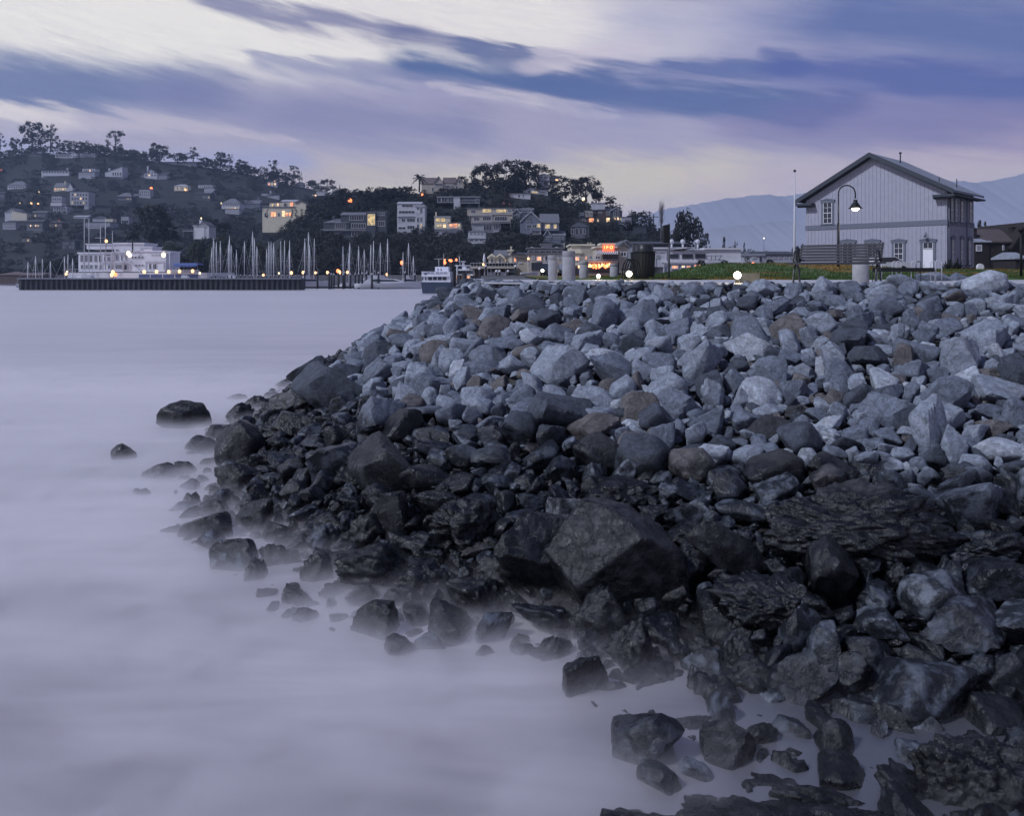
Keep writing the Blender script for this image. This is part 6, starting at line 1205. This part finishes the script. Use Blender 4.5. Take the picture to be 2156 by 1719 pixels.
def cruiser(x, y, Yd, Lh, label, rz=0, covered=False):
    o = P(x, y, Yd); o.z = 0; t = thing('motor_yacht', label, 'motor yacht', o, rz, 'motor boats moored in the harbour')
    h_, d_ = hull_mb(Lh, Lh * .3, 1.5, .45); h_.build('hull', HULLW, t); d_.build('deck', DECK, t)
    c_ = MB().prism([(-Lh * .38, 1.3), (Lh * .26, 1.5), (Lh * .08, 2.35), (-Lh * .30, 2.5)], -Lh * .11, Lh * .11).build('cabin', HULLW, t)
    MB().prism([(-Lh * .26, 1.75), (Lh * .16, 1.8), (Lh * .06, 2.2), (-Lh * .24, 2.25)], -Lh * .112, Lh * .112).build('cabin_window', GLASS, c_)
    f_ = MB().prism([(-Lh * .26, 2.5), (-Lh * .05, 2.45), (-Lh * .10, 3.2), (-Lh * .24, 3.3)], -Lh * .08, Lh * .08); f_.tube([(-Lh * .2, 0, 3.3), (-Lh * .22, 0, 4.5)], .05, 5); f_.build('flybridge', HULLW if not covered else SAILC, t)
a_ = [(3, 190, 1560, 196, 16.5, 'long sleek white motor yacht moored just west of the ferry', 0.06), (1, 900, 1575, 200, 13, 'white cabin cruiser in front of the clubhouse quay', .1), (1, 700, 1580, 200, 10, 'low white motor boat at the west end of the quay', 3.0), (1, 1775, 1560, 210, 9, 'small boat under a grey cover near the blue canopy', .05), (2, 1100, 1590, 205, 9, 'motor boat just past the end of the breakwater', .5), (2, 1740, 1560, 205, 9, 'small white motor boat tied among the pilings', .3), (2, 30, 1490, 224, 12, 'white boat with long cabin behind the breakwater', 0), (2, 340, 1495, 224, 11, 'second long-cabin boat behind the breakwater', 0.05), (3, 430, 1570, 205, 7, 'tender tied between the yacht and the ferry', 0.2)]
for s, x, y, Yd, Lh, lab, rz in a_:
    p_, q_ = zz(s, x, y); cruiser(p_, q_, Yd, Lh, lab, rz)
# pilings
PIL = mat('timber_piling', (.022, .022, .028), .9, .3, 2); PCAP = mat('piling_cap', (.55, .56, .62), .6)
def piling(x, ytop, Yd, r, label, grp='dark pilings in the open harbour', cap=True):
    o = P(x, 607, Yd); H = P(x, ytop, Yd).z; t = thing('mooring_pile', label, 'mooring pile', (o.x, Yd, -.3), 0, grp)
    MB().tube([(0, 0, 0), (0, 0, H + .3)], r, 8).build('post', PIL, t)
    if cap: MB().lathe([(r * 1.25, 0), (.02, r * 2)], 8, 0, (0, 0, H + .3)).build('cap', PCAP, t)
pxs = sorted([zz(2, x, 0)[0] for x in (1018, 1152, 1272, 1295, 1320, 1368, 1415, 1430, 1490, 1540, 1576, 1612, 1655, 1712, 1782)] + [zz(3, x, 0)[0] for x in (66, 362, 470)])
for i, x in enumerate(pxs): piling(x, 577 + rb.uniform(-2, 3), 196 + rb.uniform(-4, 4), .24, f'dark mooring pile east of the breakwater, {ordw(i)} from its end')
for i, x in enumerate(np.linspace(446, 630, 22)): piling(x + rb.uniform(-2, 2), 582 + rb.uniform(-1.5, 1), 190, .16, f'short mooring pile peeping over the breakwater, {ordw(i)} from the clubhouse', 'short piles behind the breakwater')
t = thing('floating_dock', 'low dark floating dock among the harbour pilings', 'dock', (P(640, 600, 200).x, 200, 0)); MB().box(0, P(885, 600, 200).x - P(640, 600, 200).x, 0, 2.2, -.2, .45).build('deck', PIL, t)
# harbour lamps
def glow(s, x, y, Yd, r, m, label, post=2.5, group='lit lamps around the harbour', hill=None, nm='lamp_post', cat='lamp'):
    a, b0 = zz(s, x, y)
    if hill: Yd = hp(hill, a, b0 + 3).y - 3
    v = P(a, b0, Yd); t = thing(nm, label, cat, (v.x, Yd, v.z - post), 0, group)
    MB().tube([(0, 0, 0), (0, 0, post - r)], .06, 6).build('post', STEEL, t); MB().ball((0, 0, post), r, 8, 0, 1.25).build('lamp_head', m, t)
QL = 'lamps along the clubhouse quay'
for i, (x, y) in enumerate(((1157, 590), (1335, 588), (1512, 588), (1668, 583), (1857, 580))): glow(12, x, y, 218, .40, LAMPO, f'orange quay lamp over the blue panels, {ordw(i)} from the clubhouse', 2.6, QL)
for s, x, y, m, r, lab in [(12, 705, 592, LAMPO, .38, 'upper of the orange lamps by the boat ramp under the clubhouse'), (12, 688, 636, LAMPO, .42, 'lower orange lamp by the boat ramp under the clubhouse'), (12, 740, 630, LAMPR, .45, 'reddish lit patch lamp beside the boat ramp'), (12, 608, 145, LAMPO, .35, 'orange lamp on the tall clubhouse flagpole'), (12, 928, 322, LAMPY, .50, 'upper of the paired floodlights on the clubhouse wall'), (12, 950, 348, LAMPY, .50, 'lower of the paired floodlights on the clubhouse wall'), (12, 1438, 345, LAMPY, .55, 'bright floodlight at the east corner of the clubhouse'), (12, 1961, 610, LAMPY, .28, 'small yellow lamp at the east end of the quay'), (12, 28, 622, LAMPO, .30, 'orange lamp among the masts west of the clubhouse'), (12, 40, 588, LAMPY, .2, 'tiny yellow lamp among the masts west of the clubhouse')]:
    glow(s, x, y, 216, r, m, lab, .8 if 'floodlight' in lab else 2)
for s, x, y, m, r, lab in [(2, 595, 1510, LAMPO, .28, 'orange dock lamp behind the middle of the breakwater'), (2, 883, 1488, LAMPO, .36, 'orange dock lamp near the end of the breakwater'), (2, 1005, 1485, LAMPO, .36, 'orange dock lamp just past the breakwater end'), (2, 1131, 1487, LAMPO, .28, 'orange dock lamp over the dark moored boat'), (2, 1254, 1484, LAMPO, .33, 'orange dock lamp in the open harbour'), (2, 1362, 1468, LAMPR, .42, 'red-orange lamp of the close pair in the open harbour'), (2, 1378, 1482, LAMPO, .42, 'orange lamp of the close pair in the open harbour'), (2, 1460, 1482, LAMPO, .33, 'orange dock lamp east of the close pair'), (3, 327, 1356, LAMPR, .45, 'large red-orange lamp above the long motor yacht'), (3, 160, 1487, LAMPO, .3, 'orange lamp behind the bow of the long motor yacht'), (2, 755, 1492, LAMPY, .22, 'faint yellow dock lamp behind the breakwater')]:
    glow(s, x, y, 212, r, m, lab, 3)
HL = 'street lights on the hills'
for s, x, y, hl, m, r, lab in [(1, 14, 578, 'far', LAMPR, .9, 'red-orange street light at the west edge of the ridge'), (1, 1405, 750, 'far', LAMPR, 1.2, 'biggest red-orange street light on the middle of the ridge'), (1, 290, 890, 'far', LAMPO, .8, 'orange middle light of the trio on the dark ridge slope'), (1, 355, 893, 'far', LAMPO, .7, 'orange east light of the trio on the dark ridge slope'), (1, 188, 886, 'far', LAMPY, .7, 'yellow west light of the trio on the dark ridge slope'), (1, 365, 782, 'far', LAMPY, .55, 'small yellow light between hip-roofed and gabled ridge houses'), (1, 547, 1050, 'far', LAMPR, .6, 'upper red light at the low brown cottage'), (1, 562, 1085, 'far', LAMPR, .7, 'lower red light at the low brown cottage'), (1, 184, 1027, 'far', LAMPO, .7, 'orange porch light of the yellow-lit villa'), (1, 520, 754, 'far', LAMPO, .9, 'west orange lamp of the gabled glowing house'), (1, 662, 750, 'far', LAMPO, .9, 'east orange lamp of the gabled glowing house'), (1, 1724, 762, 'far', LAMPO, .8, 'porch lamp of the small pavilion house'), (1, 769, 860, 'far', LAMPO, .65, 'lamp on the big plain block house'), (1, 1397, 627, 'far', LAMPY, .6, 'porch lamp of the dormered manor'), (1, 1870, 1027, 'near', LAMPY, .35, 'yellow lamp above the chimneyed cottage'), (1, 290, 1103, 'far', LAMPY, .5, 'yellow lamp of the dim brown house'), (1, 333, 1180, 'far', LAMPY, .4, 'small yellow lamp low on the ridge slope'), (1, 260, 1225, 'far', LAMPY, .4, 'lowest yellow lamp on the ridge slope'),
  (2, 710, 548, 'far', LAMPO, .7, 'orange lamp under the bare-stemmed tree'), (2, 161, 773, 'far', LAMPY, .7, 'white-yellow lamp at the porch mansion corner'), (2, 1132, 690, 'far', LAMPO, .6, 'orange lamp at the end cottage of the far ridge'), (2, 1487, 746, 'near', LAMPR, 1.05, 'strongest red street light over the dark knoll trees'), (3, 553, 596, 'near', LAMPR, .52, 'red-orange street light below the palm'), (3, 1467, 600, 'near', LAMPR, .6, 'red street light on the knoll utility pole'), (3, 1467, 690, 'near', LAMPR, .5, 'west one of two red lights above the tan apartments'), (3, 1533, 691, 'near', LAMPR, .5, 'east one of two red lights above the tan apartments'), (3, 1493, 768, 'near', LAMPR, .5, 'red wall light on the tan apartments'), (4, 918, 648, 'near', LAMPY, .75, 'white-yellow light glowing in the umbrella tree'), (4, 990, 862, 'near', LAMPO, .6, 'orange lamp on the brown cottage'), (4, 277, 705, 'near', LAMPY, .25, 'tiny white light below the cottages'), (5, 410, 640, 'near', LAMPY, .35, 'small yellow light beyond the east foot of the knoll')]:
    glow(s, x, y, 0, r, m, lab, 3 + r, HL, hl, 'street_light', 'street light')
o = P(zz(5, 1765, 855)[0], zz(5, 1765, 855)[1], 1500); t = thing('street_light', 'single white light far off on the blue foothill', 'street light', (o.x, 1500, o.z - 4), 0, HL); MB().ball((0, 0, 4), .8, 8).build('lamp_head', LAMPW, t); MB().tube([(0, 0, -20), (0, 0, 3)], .4, 6).build('post', STEEL, t)
# utility poles
for s, x, yt, yb, Yd, lab in [(3, 1475, 505, 735, 350, 'utility pole carrying the red light on the knoll'), (4, 1325, 695, 790, 360, 'utility pole above the black-walled house'), (4, 1458, 765, 860, 340, 'utility pole on the east shoulder of the knoll'), (4, 1700, 815, 1080, 250, 'tall utility pole standing against the pale mountain'), (5, 182, 515, 600, 300, 'crossarmed utility pole at the edge of the dark crown')][:4]:
    a, b0 = zz(s, x, yb); o = P(a, b0, Yd); a1, b1 = zz(s, x, yt); H = P(a1, b1, Yd).z - o.z; t = thing('utility_pole', lab, 'utility pole', o, 0, 'utility poles')
    MB().tube([(0, 0, -3), (0, 0, H)], .17, 7).build('post', PIL, t); MB().box(-1.6, 1.6, -.08, .08, H - .9, H - .7).build('crossarm', PIL, t)

# ------------------------------------------------------------------ ferries and wharf
def text_obj(body, size, depth, m, parent, loc, name='lettering', rot=(PI / 2, 0, 0)):
    cu = bpy.data.curves.new(name, 'FONT'); cu.body = body; cu.size = size; cu.extrude = depth; cu.align_x = 'CENTER'; cu.align_y = 'CENTER'
    tmp = bpy.data.objects.new('t', cu); me = bpy.data.meshes.new_from_object(tmp); bpy.data.objects.remove(tmp)
    me.materials.clear(); me.materials.append(m); o = link(name, me, parent); o.location = loc; o.rotation_euler = rot; return o
FW = wallm('ferry_white', (.74, .75, .84)); FH = mat('ferry_hull', (.03, .05, .09), .5, .15)
def place8(Yd, x, y): a, b0 = zz(8, x, y); return P(a, b0, Yd)
Yf = 150; kf = Yf / F / 15.33
o = place8(Yf, 480, 1000); o.z = 0; wl0 = 1005
t = thing('ferry', 'white passenger ferry lettered ANGEL ISLAND on its upper side', 'ferry', o)
def L8(x, y): v = place8(Yf, x, y); return v.x - o.x, v.z
def bx8(mb, x0, x1, yt, yb, d0, d1): a0, z0 = L8(x0, yb); a1, z1 = L8(x1, yt); return mb.box(a0, a1, d0, d1, z0, z1)
a0, z0 = L8(20, 820); a1, z1 = L8(1000, 820)
MB().prism([(a0 + .3, -.3), (a1 - .2, -.3), (a1, z0), (a0, z0)], -1.6, 5).build('hull', FH, t)
bx8(MB(), 45, 960, 645, 818, -1.4, 4.6).build('main_deck', FW, t)
u = bx8(MB(), 40, 940, 478, 640, -1.7, 5); ud = u.build('upper_side', FW, t)
bx8(MB(), 450, 880, 325, 476, -.6, 3.5).build('wheelhouse', FW, t)
for x0_, x1_ in ((245, 368), (400, 520), (552, 675), (705, 825)): bx8(MB(), x0_, x1_, 650, 755, -1.44, -1.38).build('window', GLASS, t)
for x0_, x1_ in ((150, 182), (50, 85)): bx8(MB(), x0_, x1_, 655, 755, -1.44, -1.38).build('doorway', GLASS, t)
for x0_, x1_ in ((535, 562), (635, 660)): bx8(MB(), x0_, x1_, 385, 455, -.64, -.58).build('window', GLASS, t)
cx_, cz_ = L8(490, 528); LET = mat('grey_lettering', (.12, .14, .22), .7); text_obj('ANGEL ISLAND', .62, .01, LET, ud, (cx_, -1.72, cz_))
ex, ez = L8(165, 540)
MB().prism([(ex - .85, ez + .22), (ex, ez + .1), (ex + .85, ez + .24), (ex + .3, ez - .05), (ex + .12, ez - .3), (ex - .15, ez - .28), (ex - .3, ez - .03)], -1.725, -1.705).build('emblem', LET, ud)
m_ = MB(); ax, az_ = L8(555, 325); bx_, bz_ = L8(555, 70); m_.tube([(ax, .5, az_), (ax, .5, bz_)], .06, 6).tube([(ax - .9, .5, bz_ + .02), (ax + 2.4, .5, bz_ + .02)], .03, 5); ax2, _ = L8(715, 0); m_.tube([(ax2, .5, az_), (ax2, .5, bz_ + .9)], .04, 5); m_.build('mast', POLEM, t)
Yg = 146
o2 = place8(Yg, 1450, 1000); o2.z = 0; t = thing('ferry', 'second white ferry behind the pile clusters with glowing red cabin windows', 'ferry', o2); o = o2; Yf = Yg
a0, z0 = L8(1030, 850); a1, z1 = L8(1880, 830)
MB().prism([(a0, -.3), (a1 - 1, -.3), (a1, z0 + .3), (a0, z0)], -1.5, 4.6).build('hull', mat('black_hull', (.015, .018, .025), .5), t)
bx8(MB(), 1040, 1600, 560, 848, -1.3, 4.2).build('main_deck', wallm('warm_cabin', (.50, .49, .48)), t)
v = [L8(1600, 835), L8(1840, 835), L8(1875, 560), L8(1790, 560), L8(1600, 560)]; MB().prism([(p_[0], p_[1]) for p_ in v], -1.35, 4.2).build('bow_house', FW, t)
v = [L8(1440, 555), L8(1790, 555), L8(1820, 440), L8(1660, 330), L8(1440, 330)]; MB().prism([(p_[0], p_[1]) for p_ in v], -.9, 3.6).build('upper_cabin', W_MIST, t)
bx8(MB(), 1200, 1560, 400, 445, -1.5, 4.4).build('upper_deck', FW, t); bx8(MB(), 1090, 1580, 275, 296, -1.2, 4.2).build('canopy_roof', FW, t); bx8(MB(), 1325, 1460, 298, 400, -1.1, 1.5).build('wheelhouse', FW, t)
m_ = MB(); ax, az_ = L8(1360, 275); bx_, bz_ = L8(1360, 170); m_.tube([(ax, 0, az_), (ax, 0, bz_)], .22, 8).box(ax - .45, ax + .45, -.4, .4, bz_, bz_ + .12); ax, _ = L8(1250, 0); _, bz_ = L8(0, -20); m_.tube([(ax, .3, az_), (ax - .2, .3, bz_)], .07, 6).tube([(ax - 1.2, .3, bz_ - .9), (ax + .9, .3, bz_ - .9)], .03, 5); m_.build('mast', POLEM, t)
for x0_, x1_, kd in ((1060, 1150, LITR), (1290, 1330, LITR), (1385, 1480, LITR), (1510, 1560, LITR)): bx8(MB(), x0_, x1_, 625, 715, -1.34, -1.28).build('window', kd, t)
for x in range(1465, 1790, 62): bx8(MB(), x, x + 40, 450, 540, -.94, -.88).build('window', GLASS, t)
q_ = place8(Yg - 2, 1728, 625); glow(8, 1728, 625, Yg - 1.8, .22, LAMPY, 'white-yellow lamp on the bow of the second ferry', .5)
# string of red lights behind the ferries
for x, y, r, lab in ((748, 110, .20, 'upper red lantern over the first ferry wheelhouse'), (755, 190, .28, 'lower orange-red lantern over the first ferry wheelhouse'), (912, 115, .2, 'west one of the paired red lanterns between the ferries'), (962, 130, .23, 'east one of the paired red lanterns between the ferries'), (1128, 95, .2, 'red lantern by the second ferry mast')):
    glow(8, x, y, 158, r, LAMPR, lab, 5, 'red lanterns above the ferries')
# pile clusters (dolphins)
def cluster(x, yt, wb, Yd, n, label):
    o = place8(Yd, x, 860); o.z = 0; t = thing('pile_cluster', label, 'pile cluster', (o.x, Yd, -.3)); H = place8(Yd, x, yt).z; b_ = MB(); wbm = wb / 15.33 * Yd / F
    for i in range(n):
        a_ = 2 * PI * i / n; b_.tube([(wbm * math.cos(a_), wbm * math.sin(a_), 0), (.22 * math.cos(a_), .22 * math.sin(a_), H * rb.uniform(.93, 1.0))], .20, 8)
    b_.build('post', PIL, t)
cluster(1225, 520, 62, 140, 6, 'spread-legged black pile cluster in front of the second ferry'); cluster(1388, 425, 30, 139, 4, 'upright black pile cluster in front of the second ferry'); cluster(1055, 400, 12, 141, 3, 'slim grey-capped pile cluster between the ferries')
o = place8(143, 1160, 530); t = thing('gull_statue', 'white heron-shaped ornament capping a harbour pile', 'ornament', (o.x, 143, o.z)); MB().lathe([(.12, -.6), (.22, -.2), (.12, .2), (.20, .6), (.13, 1.0), (.16, 1.2), (.05, 1.5)], 10).build('body', W_PALE, t); MB().tube([(0, 0, -5), (0, 0, -.5)], .12, 6).build('post', PIL, t)
# wharf deck on posts
def z7(x, y, Yd): a, b0 = zz(7, x, y); return P(a, b0, Yd)
t = thing('wharf', 'two-level timber wharf terrace with railing beside the second ferry', 'wharf', z7(-180, 800, 134)); ow = t.location.copy(); 
def bx7(mb, x0, x1, yt, yb, d0, d1, Yd=134): p0 = z7(x0, yb, Yd); p1 = z7(x1, yt, Yd); return mb.box(p0.x - ow.x, p1.x - ow.x, d0, d1, p0.z - ow.z, p1.z - ow.z)
bx7(MB(), -230, 620, 628, 668, 0, 8).build('upper_deck', W_TAN, t); bx7(MB(), -230, 560, 796, 850, .5, 8).build('lower_deck', PIL, t)
r_ = bx7(MB(), -230, 620, 566, 572, 0, .1)
for x in range(-225, 620, 55): bx7(r_, x, x + 5, 572, 628, 0, .1)
r_.build('railing', RAILM, t)
r_ = MB()
for x in (-170, -70, 15, 75, 135, 258, 400): bx7(r_, x, x + 10, 668, 796, .3, .6)
r_.build('post', RAILM, t)
r_ = MB(); [bx7(r_, x0_, x1_, 735, 796, .6, .8) for x0_, x1_ in ((85, 133), (145, 255), (268, 398))]; r_.build('lattice_panel', W_PALE, t)
bx7(MB(), -200, 480, 668, 796, 3, 7.5).build('shadow_wall', W_BROWN, t)
for i, (x, y) in enumerate(((237, 735), (295, 735), (447, 735), (578, 645), (48, 640), (-60, 690))): 
    a, b0 = zz(7, x, 830); v = z7(x, y, 128); t2 = thing('mooring_pile', f'white-capped pile standing before the wharf, {ORD[i]} listed from the railing end'.replace('listed ', ''), 'mooring pile', (v.x, 128, -.3), 0, 'white-capped wharf piles')
    MB().tube([(0, 0, 0), (0, 0, v.z + .3)], .15, 8).build('post', PIL, t2); MB().lathe([(.26, 0), (.2, .22), (.02, .42)], 10, 0, (0, 0, v.z + .3)).build('cap', W_WHITE, t2)
v = z7(8, 560, 131); t2 = thing('patio_umbrella', 'closed white patio umbrella on the wharf terrace', 'umbrella', (v.x, 134.6, z7(8, 628, 134).z)); MB().lathe([(.03, 0), (.03, .5), (.22, .6), (.24, 1.2), (.12, 1.9), (.02, 2.2)], 10).build('canopy', W_WHITE, t2)
glow(7, 4, 597, 130, .17, LAMPO, 'orange lamp on the wharf railing beside the closed umbrella', .4)

# ------------------------------------------------------------------ waterfront shops
WS = 'shops along the waterfront'
house(7, 'cream wharf house with two little gables behind the terrace', 140, [(100, 215, 470, 572, W_CREAM, 'y', 42, -2, 6, W_CREAM), (238, 362, 470, 572, W_CREAM, 'y', 46, -2, 6, W_CREAM), (210, 480, 455, 572, W_TAN, 'x', 130, 6, 9, R_GREY), (458, 520, 360, 570, W_CREAM, 'flat', 4, -6, 5, W_CREAM), (520, 800, 430, 570, W_TAN, 'x', 60, 4, 9, R_DARK), (600, 835, 500, 600, W_TAN, 'flat', 4, -2, 9, R_BROWN)],
      [(135, 182, 485, 570, 'd', 2, -4), (280, 330, 482, 570, 'd', 2, -4), (385, 410, 500, 550, 'l', 1, 0), (555, 596, 478, 552, 'r', 1, -8), (640, 700, 550, 580, 'd', 3, -4)], [], [(488, 512, 285, 360)], cat='shop', name='wharf_house', group=WS, down=4)
house(7, 'long cream shop block with rooftop parking rail and red-lit window', 128, [(812, 1640, 410, 790, W_TAN, 'flat', 14, 0, 14, R_GREY), (800, 1430, 320, 385, W_SHING, 'flat', 4, 10, 4, R_GREY), (1060, 1230, 248, 300, W_MIST, 'flat', 3, 16, 5, R_GREY), (1570, 1750, 262, 420, W_CREAM, 'flat', 5, 2, 8, W_CREAM), (1745, 1965, 262, 620, W_TAN, 'flat', 5, -2, 10, W_CREAM), (1625, 1745, 400, 620, W_CREAM, 'flat', 3, -1, 8, W_CREAM)],
      [(870, 925, 440, 510, 'd', 3), (955, 1045, 448, 535, 'r', 2), (1100, 1160, 435, 535, 'd', 1), (1335, 1410, 420, 500, 'd', 3), (1068, 1160, 572, 640, 'd', 2), (862, 1058, 560, 700, 'k', 3), (1640, 1722, 448, 535, 'r', 2, -2), (1820, 1858, 452, 510, 'r', 1, -3), (1890, 1950, 438, 500, 'd', 2, -3), (1335, 1412, 600, 760, 'k', 1), (1625, 1715, 625, 800, 'k', 1)], [(800, 1430, 345, 385, 6)], [(1452, 1466, 225, 330), (1885, 1900, 215, 262), (1930, 1945, 215, 262)], cat='shop', name='shop_block', group=WS, down=1.5)
g1 = house(4, 'restaurant with glowing red sign, striped awning and lower window of red lanterns', 122, [(1065, 1315, 1190, 1345, W_TAN, 'flat', 3, 10, 8, W_CREAM), (960, 1300, 1350, 1500, W_TAN, 'flat', 3, 0, 10, W_TAN), (1125, 1260, 1155, 1190, W_CREAM, 'flat', 3, 6, 4, W_CREAM), (1315, 1410, 1170, 1470, W_TAN, 'y', 40, 2, 8, R_GREY)],
      [(980, 1018, 1275, 1318, 'd', 2, 10), (1048, 1110, 1275, 1320, 'd', 2, 10), (1130, 1300, 1262, 1345, 'k', 5, 9), (968, 1215, 1362, 1470, 'k', 1), (1330, 1400, 1232, 1290, 'd', 2)], [(955, 1300, 1318, 1350, 6)], [], cat='restaurant', name='restaurant', group=WS, down=1)
def l4(x, y): return pl(4, x, y, g1.location)
a0, z0 = l4(1128, 1232); a1, z1 = l4(1258, 1155); NEON = mat('neon_sign', (.5, .1, .05), .5, emit=(1.0, 0.17, 0.07), es=1.3); NEONY = mat('neon_letters', (.9, .5, .2), .5, emit=(1.0, 0.62, 0.20), es=2.6)
sg = MB().box(a0, a1, -.55, -.40, z0, z1).build('sign', NEON, g1); text_obj('I P O', (z1 - z0) * .62, .02, NEONY, sg, ((a0 + a1) / 2, -.58, z0 + (z1 - z0) * .58))
a0, z0 = l4(1040, 1260); a1, z1 = l4(1300, 1215); aw = MB(); n = 22
for i in range(n):
    u0, u1 = i / n, (i + 1) / n; xa, xb = a0 + (a1 - a0) * u0, a0 + (a1 - a0) * u1; aw.add([(xa, -1.3, z0), (xb, -1.3, z0), (xb + .6 * (1 - u1) + .1, -.1, z1), (xa + .6 * (1 - u0) + .1, -.1, z1), (xa, -1.3, z0 - .05), (xb, -1.3, z0 - .05)], [(0, 1, 2, 3), (4, 5, 1, 0)], i % 2)
aw.build('awning', [W_WHITE, W_SHING], g1)
rl = random.Random(8)
lan = []
for i in range(64):
    x = rl.uniform(972, 1212); dip = 1395 + 22 * math.sin((x - 972) / 240 * PI * 1.3) + (18 if x > 1150 else 0); y = 1368 + (dip - 1368) * rl.random() ** .7
    a0, z0 = l4(x, y); t2 = thing('red_lantern', 'small glowing red lantern in the restaurant lower window', 'lantern', (g1.location.x + a0, g1.location.y - .35 - rl.uniform(0, .3), g1.location.z + z0), 0, 'red lanterns in the restaurant window')
    MB().ball((0, 0, 0), rl.uniform(.10, .16), 5).build('lantern_body', rl.choice([LAMPR, LAMPR, LAMPO]), t2)
glow(7, 810, 493, 126, .16, LAMPO, 'small orange lamp at the corner of the cream shop block', .5); glow(7, 1715, 638, 124, .18, LAMPO, 'small red-orange lamp between the tallest and shorter bollards', .5)
house(4, 'grey-roofed gabled shop behind the restaurant', 140, [(1320, 1480, 1175, 1400, W_MIST, 'y', 62, 0, 10, R_GREY)], [(1340, 1400, 1230, 1290, 'd', 2)], [], [], cat='shop', name='shop', group=WS, down=1)
house(5, 'long dark hip roof building behind the white restaurant', 175, [(90, 850, 930, 1180, W_SHING, 'x', 52, 0, 14, R_DARK)], [], [], [], cat='shop', name='shop', group=WS, down=1)
wr = house(5, 'long white flat-roofed restaurant with dark window bands and lettered blank wall', 118, [(455, 640, 985, 1200, W_PALE, 'flat', 5, 4, 10, W_WHITE), (630, 915, 985, 1150, W_WHITE, 'flat', 4, 0, 12, W_WHITE), (910, 1075, 1010, 1150, W_WHITE, 'flat', 4, 2, 12, R_PALE), (1065, 1490, 992, 1150, W_WHITE, 'flat', 4, -4, 12, W_WHITE), (560, 1490, 1150, 1240, W_MIST, 'flat', 3, 8, 9, W_WHITE)],
      [(640, 740, 1045, 1095, 'k', 4), (782, 912, 1045, 1098, 'k', 5), (938, 1064, 1042, 1098, 'k', 5, -1), (470, 510, 1050, 1092, 'd', 2, 3), (655, 740, 1178, 1225, 'r', 3, 7), (775, 822, 1178, 1212, 'o', 2, 7), (835, 890, 1178, 1225, 'r', 2, 7), (925, 1010, 1165, 1215, 'r', 3, 7), (1050, 1090, 1175, 1200, 'r', 1, 7), (1115, 1175, 1172, 1200, 'r', 2, 7)], [(460, 600, 965, 1012, 4), (560, 1490, 1138, 1152, 10)], [], cat='restaurant', name='restaurant', group=WS, down=1)
def l5(x, y): return pl(5, x, y, wr.location)
a0, z0 = l5(1155, 1095); text_obj('TTTZ', 1.05, .01, LET, wr, (a0, -.35, z0))
g_ = MB()
for x, w in ((708, 13), (845, 15), (1028, 15)):
    a0, z0 = l5(x, 985); g_.tube([(a0, 3, z0 - .5), (a0, 3, z0 + .9)], .15, 6); g_.ball((a0, 3, z0 + 1.2), .38, 6)
g_.build('roof_vent', W_PALE, wr)
MB().prism([l5(640, 1000), l5(915, 1000), l5(915, 968), l5(840, 965), l5(775, 1008), l5(690, 962), l5(640, 970)][::-1], -.3, .0).build('folded_roof_edge', R_PALE, wr)
house(5, 'long low building with dark roof between the white restaurant and the flagpole', 150, [(1490, 2140, 1060, 1180, W_MIST, 'x', 55, 0, 9, R_DARK), (1500, 1760, 1062, 1180, W_PALE, 'flat', 3, -4, 6, R_PALE)], [(1520, 1560, 1075, 1105, 'd'), (1620, 1660, 1075, 1100, 'd', 2, -6), (1710, 1735, 1075, 1135, 'k', 1, -6)] + grid(1790, 2120, 1075, 1110, 5, 1), [], [(1575, 1615, 1030, 1060)], cat='building', name='long_building', group=WS, down=2)
glow(5, 1637, 1167, 100, .2, LAMPR, 'red tail light glow beyond the straggly shrub', .6)
for i, (x, y) in enumerate(((1768, 1165), (1985, 1165))): 
    a, b0 = zz(5, x, 1190); o = P(a, b0, 70); t2 = MB().box(-.12, .12, -.08, .08, 0, .9).build('gate_post', W_PALE); t2.location = (o.x, 70, LAND); tag(t2, ['short pale gate post west of the round dark shrub', 'short pale gate post east of the round dark shrub'][i], 'gate post')
# dome vents on the shop roof, two low white shapes
for x, lab in ((875, 'white dome vent on the cream shop block roof, west one'), (1315, 'white dome vent on the cream shop block roof, east one')):
    v = z7(x, 320, 134); t = MB().lathe([(.55, 0), (.5, .15), (.3, .28), (.05, .33)], 14).build('roof_dome', W_WHITE); t.location = v; tag(t, lab, 'roof dome')
v = z7(812, 800, 118); h_, d_ = hull_mb(2.5, .95, .4, .3); t = thing('dinghy', 'small white dinghy lying above the rocks west of the headlights', 'dinghy', (v.x, 118, LAND + .35)); h_.build('hull', W_WHITE, t); d_.build('deck', DECK, t)
# chimneyed cottage above the shore trees
house(1, 'small white cottage with a tall chimney above the shore trees', 300, [(1800, 1900, 1100, 1145, W_WHITE, 'flat', 4, 0, 6, W_WHITE), (1840, 1940, 1100, 1140, W_PALE, 'y', 40, 4, 7, R_GREY)], [], [(1700, 1800, 1132, 1145, 4)], [(1838, 1858, 1042, 1105)])
for s, x, y in ((1, 1378, 1060), (1, 1395, 1075)): pass
# boathouse roofs at the west shore
house(1, 'low dark boathouse with hipped roofs at the west waterline', 250, [(-20, 190, 1555, 1600, W_BROWN, 'hip', 30, 0, 8, R_BROWN), (170, 380, 1560, 1600, W_BROWN, 'x', 26, 2, 8, R_BROWN)], [], [], [], cat='boathouse', name='boathouse', down=1)
# small stone lying on the bank crest and litter
print('objects', len(bpy.data.objects))
